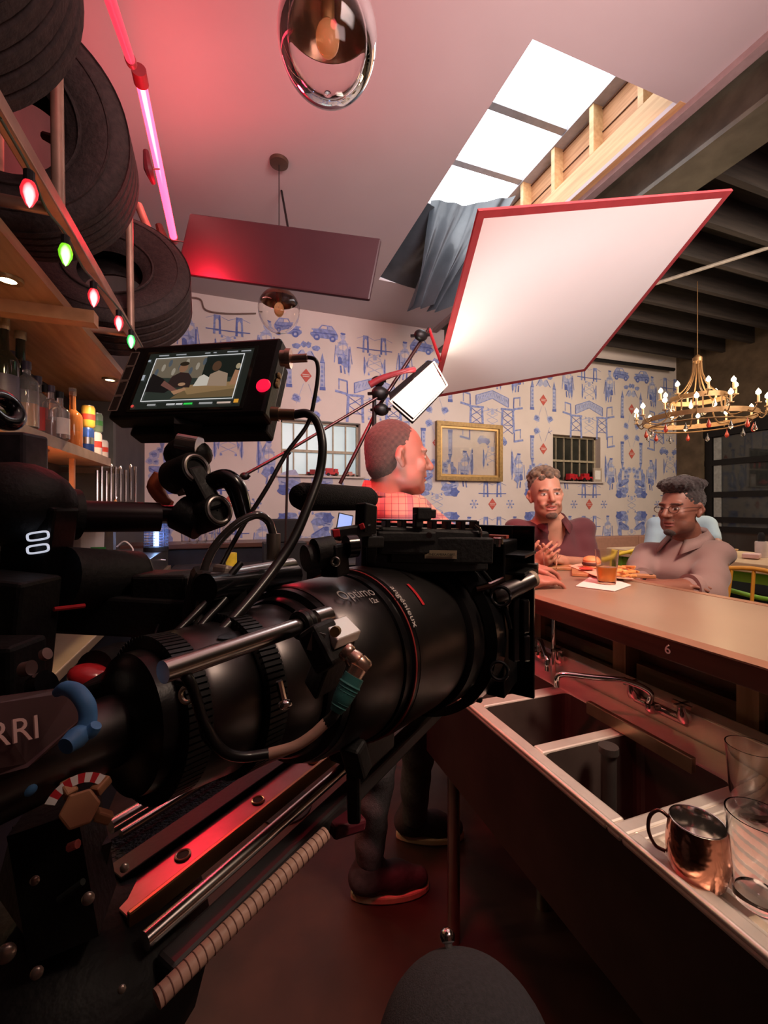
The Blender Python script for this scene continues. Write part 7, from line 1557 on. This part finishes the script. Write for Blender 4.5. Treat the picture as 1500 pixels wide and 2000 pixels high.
b = MB(); b.tube([W(562, 885, 1.98), W(558, 1060, 1.98)], .006, 8); q = W(558, 1060, 1.98); b.tube([q, (q.x, q.y, .01)], .008, 8); b.build('rod', BLKM, ms, smooth=True)
b = MB(); b.lathe([(.12, 0), (.12, .01), (.02, .02)], (q.x, q.y, 0), (0, 0, 1), 24); b.build('base', BLKM, ms)
# lamp
lm = thing('led_lamp', 'small bright LED lamp pointing up at the white bounce board', 'lamp', W(812, 765, 2.15))
lq = [W(848, 706, 2.22), W(874, 752, 2.16), W(806, 822, 2.05), W(762, 784, 2.10)]
n_ = (lq[1]-lq[0]).cross(lq[3]-lq[0]).normalized(); n_ = -n_ if n_.dot(lq[0]-Vector((0, 0, H))) < 0 else n_
lc = sum(lq, Vector())/4; b = MB(); b.prism([lc+(v-lc)*.90-n_*.003 for v in lq], n_, .003); b.build('lit_face', mat('lamp_face', (1, .95, .85), .4, emit=(1, .90, .74), es=7, noise=.01), lm)
b = MB()
for i in range(4): b.bar(lq[i], lq[(i+1) % 4], .008, .006)
b.build('diffuser_frame', mat('translucent_white', (.85, .75, .66), .6, emit=(1, .85, .7), es=.5, noise=.05), lm, bevel=.002)
b = MB(); bk = [lc+(v-lc)*.92+n_*.002 for v in lq]; b.prism(bk, n_, .05); b.build('lamp_body', BLK, lm, bevel=.006)
b = MB(); b.prism([lq[0], lq[3], lq[3]+Vector((0, 0, .012))+n_*.0, W(700+60, 768, 2.14), W(835, 704, 2.25)], n_, .01); b.build('top_flap', BLKM, lm)
# bounce board
bq = [W(935, 412, 1.51), W(1432, 372, 1.788), W(1143, 725, 2.91), W(842, 778, 2.63)]
bc_ = sum(bq, Vector())/4; n_ = (bq[1]-bq[0]).cross(bq[3]-bq[0]).normalized(); n_ = -n_ if n_.z < 0 else n_
bd = thing('bounce_board', 'large white bounce board with a red edge tilted over the counter', 'reflector board', bc_)
b = MB(); b.prism([bc_+(v-bc_)*.955 for v in bq], n_, .006); b.build('white_cloth', mat('white_cloth', (.88, .83, .80), .85, noise=.02, nscale=2), bd)
b = MB(); EO = [bc_+(v-bc_)*1.0 for v in bq]; EI = [bc_+(v-bc_)*.95 for v in bq]
for i in range(4): j = (i+1) % 4; b.prism([EO[i], EO[j], EI[j], EI[i]], n_, .012)
for i in range(4): b.f[-1]
b.build('red_edge', mat('red_edging', (.33, .035, .04), .7, noise=.1), bd)
b = MB(); b.tube([W(838, 642, 2.35), bq[3].lerp(bq[0], .30)-n_*.0], .009, 8); b.build('mounting_pin', REDP, bd, smooth=True)
light('board_key', 'AREA', lc+n_*-.02+Vector((0, 0, .03)), 2.6, (1, .90, .74), .16, bc_)
light('board_fill', 'SPOT', W(640, 1100, .9), 62, (.93, .95, 1), .15, bc_, spot=38)  # added spot with no visible lamp, brightens the bounce board
# black drape over the far end of the skylight
dr = thing('black_drape', 'wrinkled black plastic sheet hanging from the far end of the skylight', 'drape', W(850, 450, 4.0))
DRM = mat('black_plastic_sheet', (.045, .055, .065), .33, noise=.2, nscale=8, coat=.2)
b = MB(); nu, nv = 60, 30; topl, topr = W(842, 392, 3.9), W(1010, 380, 3.7); bl_, br_ = W(800, 600, 3.95), W(872, 606, 3.6)
for j in range(nv+1):
    v = j/nv
    for i in range(nu+1):
        u = i/nu; a = topl.lerp(topr, u*(1-.0*v)); c_ = bl_.lerp(br_, u); p = a.lerp(c_, v**.8)
        w = math.sin(u*26+v*1.5)*.035*(.3+v)+math.sin(u*11+3*v)*.05*(.4+v*.6); p = p+Vector((.3*w, -w, 0)); p.z -= .05*math.sin(PI*u)*(1-v)
        b.v.append(tuple(p)); b.c.append((1, 1, 1))
for j in range(nv):
    for i in range(nu): k = j*(nu+1)+i; b.f.append([k, k+1, k+nu+2, k+nu+1]); b.m.append(0)
b.build('hanging_sheet', DRM, dr, smooth=True)
b = MB()
nu, nv = 40, 10
for j in range(nv+1):
    for i in range(nu+1):
        u, v = i/nu, j/nv; p = Vector((SX0+.005, 3.45, ZC+.38)).lerp(Vector((SX1-.03, 3.62, ZC+.38)), u).lerp(Vector((SX0+.005, 4.24, ZC+.03)).lerp(Vector((SX1-.03, 4.24, ZC+.03)), u), v); p.z += .05*math.sin(u*13+v*4)*math.sin(PI*v)-.06*math.sin(PI*u)
        b.v.append(tuple(p)); b.c.append((1, 1, 1))
for j in range(nv):
    for i in range(nu): k = j*(nu+1)+i; b.f.append([k, k+1, k+nu+2, k+nu+1]); b.m.append(0)
b.build('upper_sheet', DRM, dr, smooth=True)

# ------------------------------------------------------------------ parts adopted by the thing they are fixed to
bpy.context.view_layer.update()
def adopt(parent, *prefixes):
    for o in list(bpy.data.objects):
        if o.parent is None and o.type == 'MESH' and o != parent and o.name.split('.')[0] in prefixes:
            for k in ('label', 'category', 'group'):
                if k in o.keys() and k != 'label': del o[k]
            o.parent = parent; o.matrix_parent_inverse = parent.matrix_basis.inverted()
G = bpy.data.objects.get
adopt(G('switch_box'), 'lit_button'); adopt(G('camera_battery'), 'battery_cap'); adopt(G('viewfinder'), 'viewfinder_arm', 'eyecup'); adopt(G('extension_arm'), 'arm_end')
adopt(G('rail_clamp'), 'red_tab', 'clamp_foot'); adopt(G('support_rod'), 'rod_o_ring'); adopt(dv, 'guide_rail', 'lower_rail')
adopt(cb_, 'camera_accessory', 'knob', 'red_knob', 'blue_knob', 'focus_knob', 'pin', 'steel_nut', 'brass_ring', 'lever', 'red_strip')
for o in list(hd_.children):
    o.parent = cb_; o.matrix_parent_inverse = cb_.matrix_basis.inverted()
    if o.name.startswith('foam_grip'): fg = o
for o in list(cb_.children):
    if o.name.split('.')[0] in ('bright_collar', 'handle_post', 'red_inlay', 'handle_foot'): o.parent = fg; o.matrix_parent_inverse = Matrix.Identity(4)
fg.name = 'handle'; bpy.data.objects.remove(hd_)
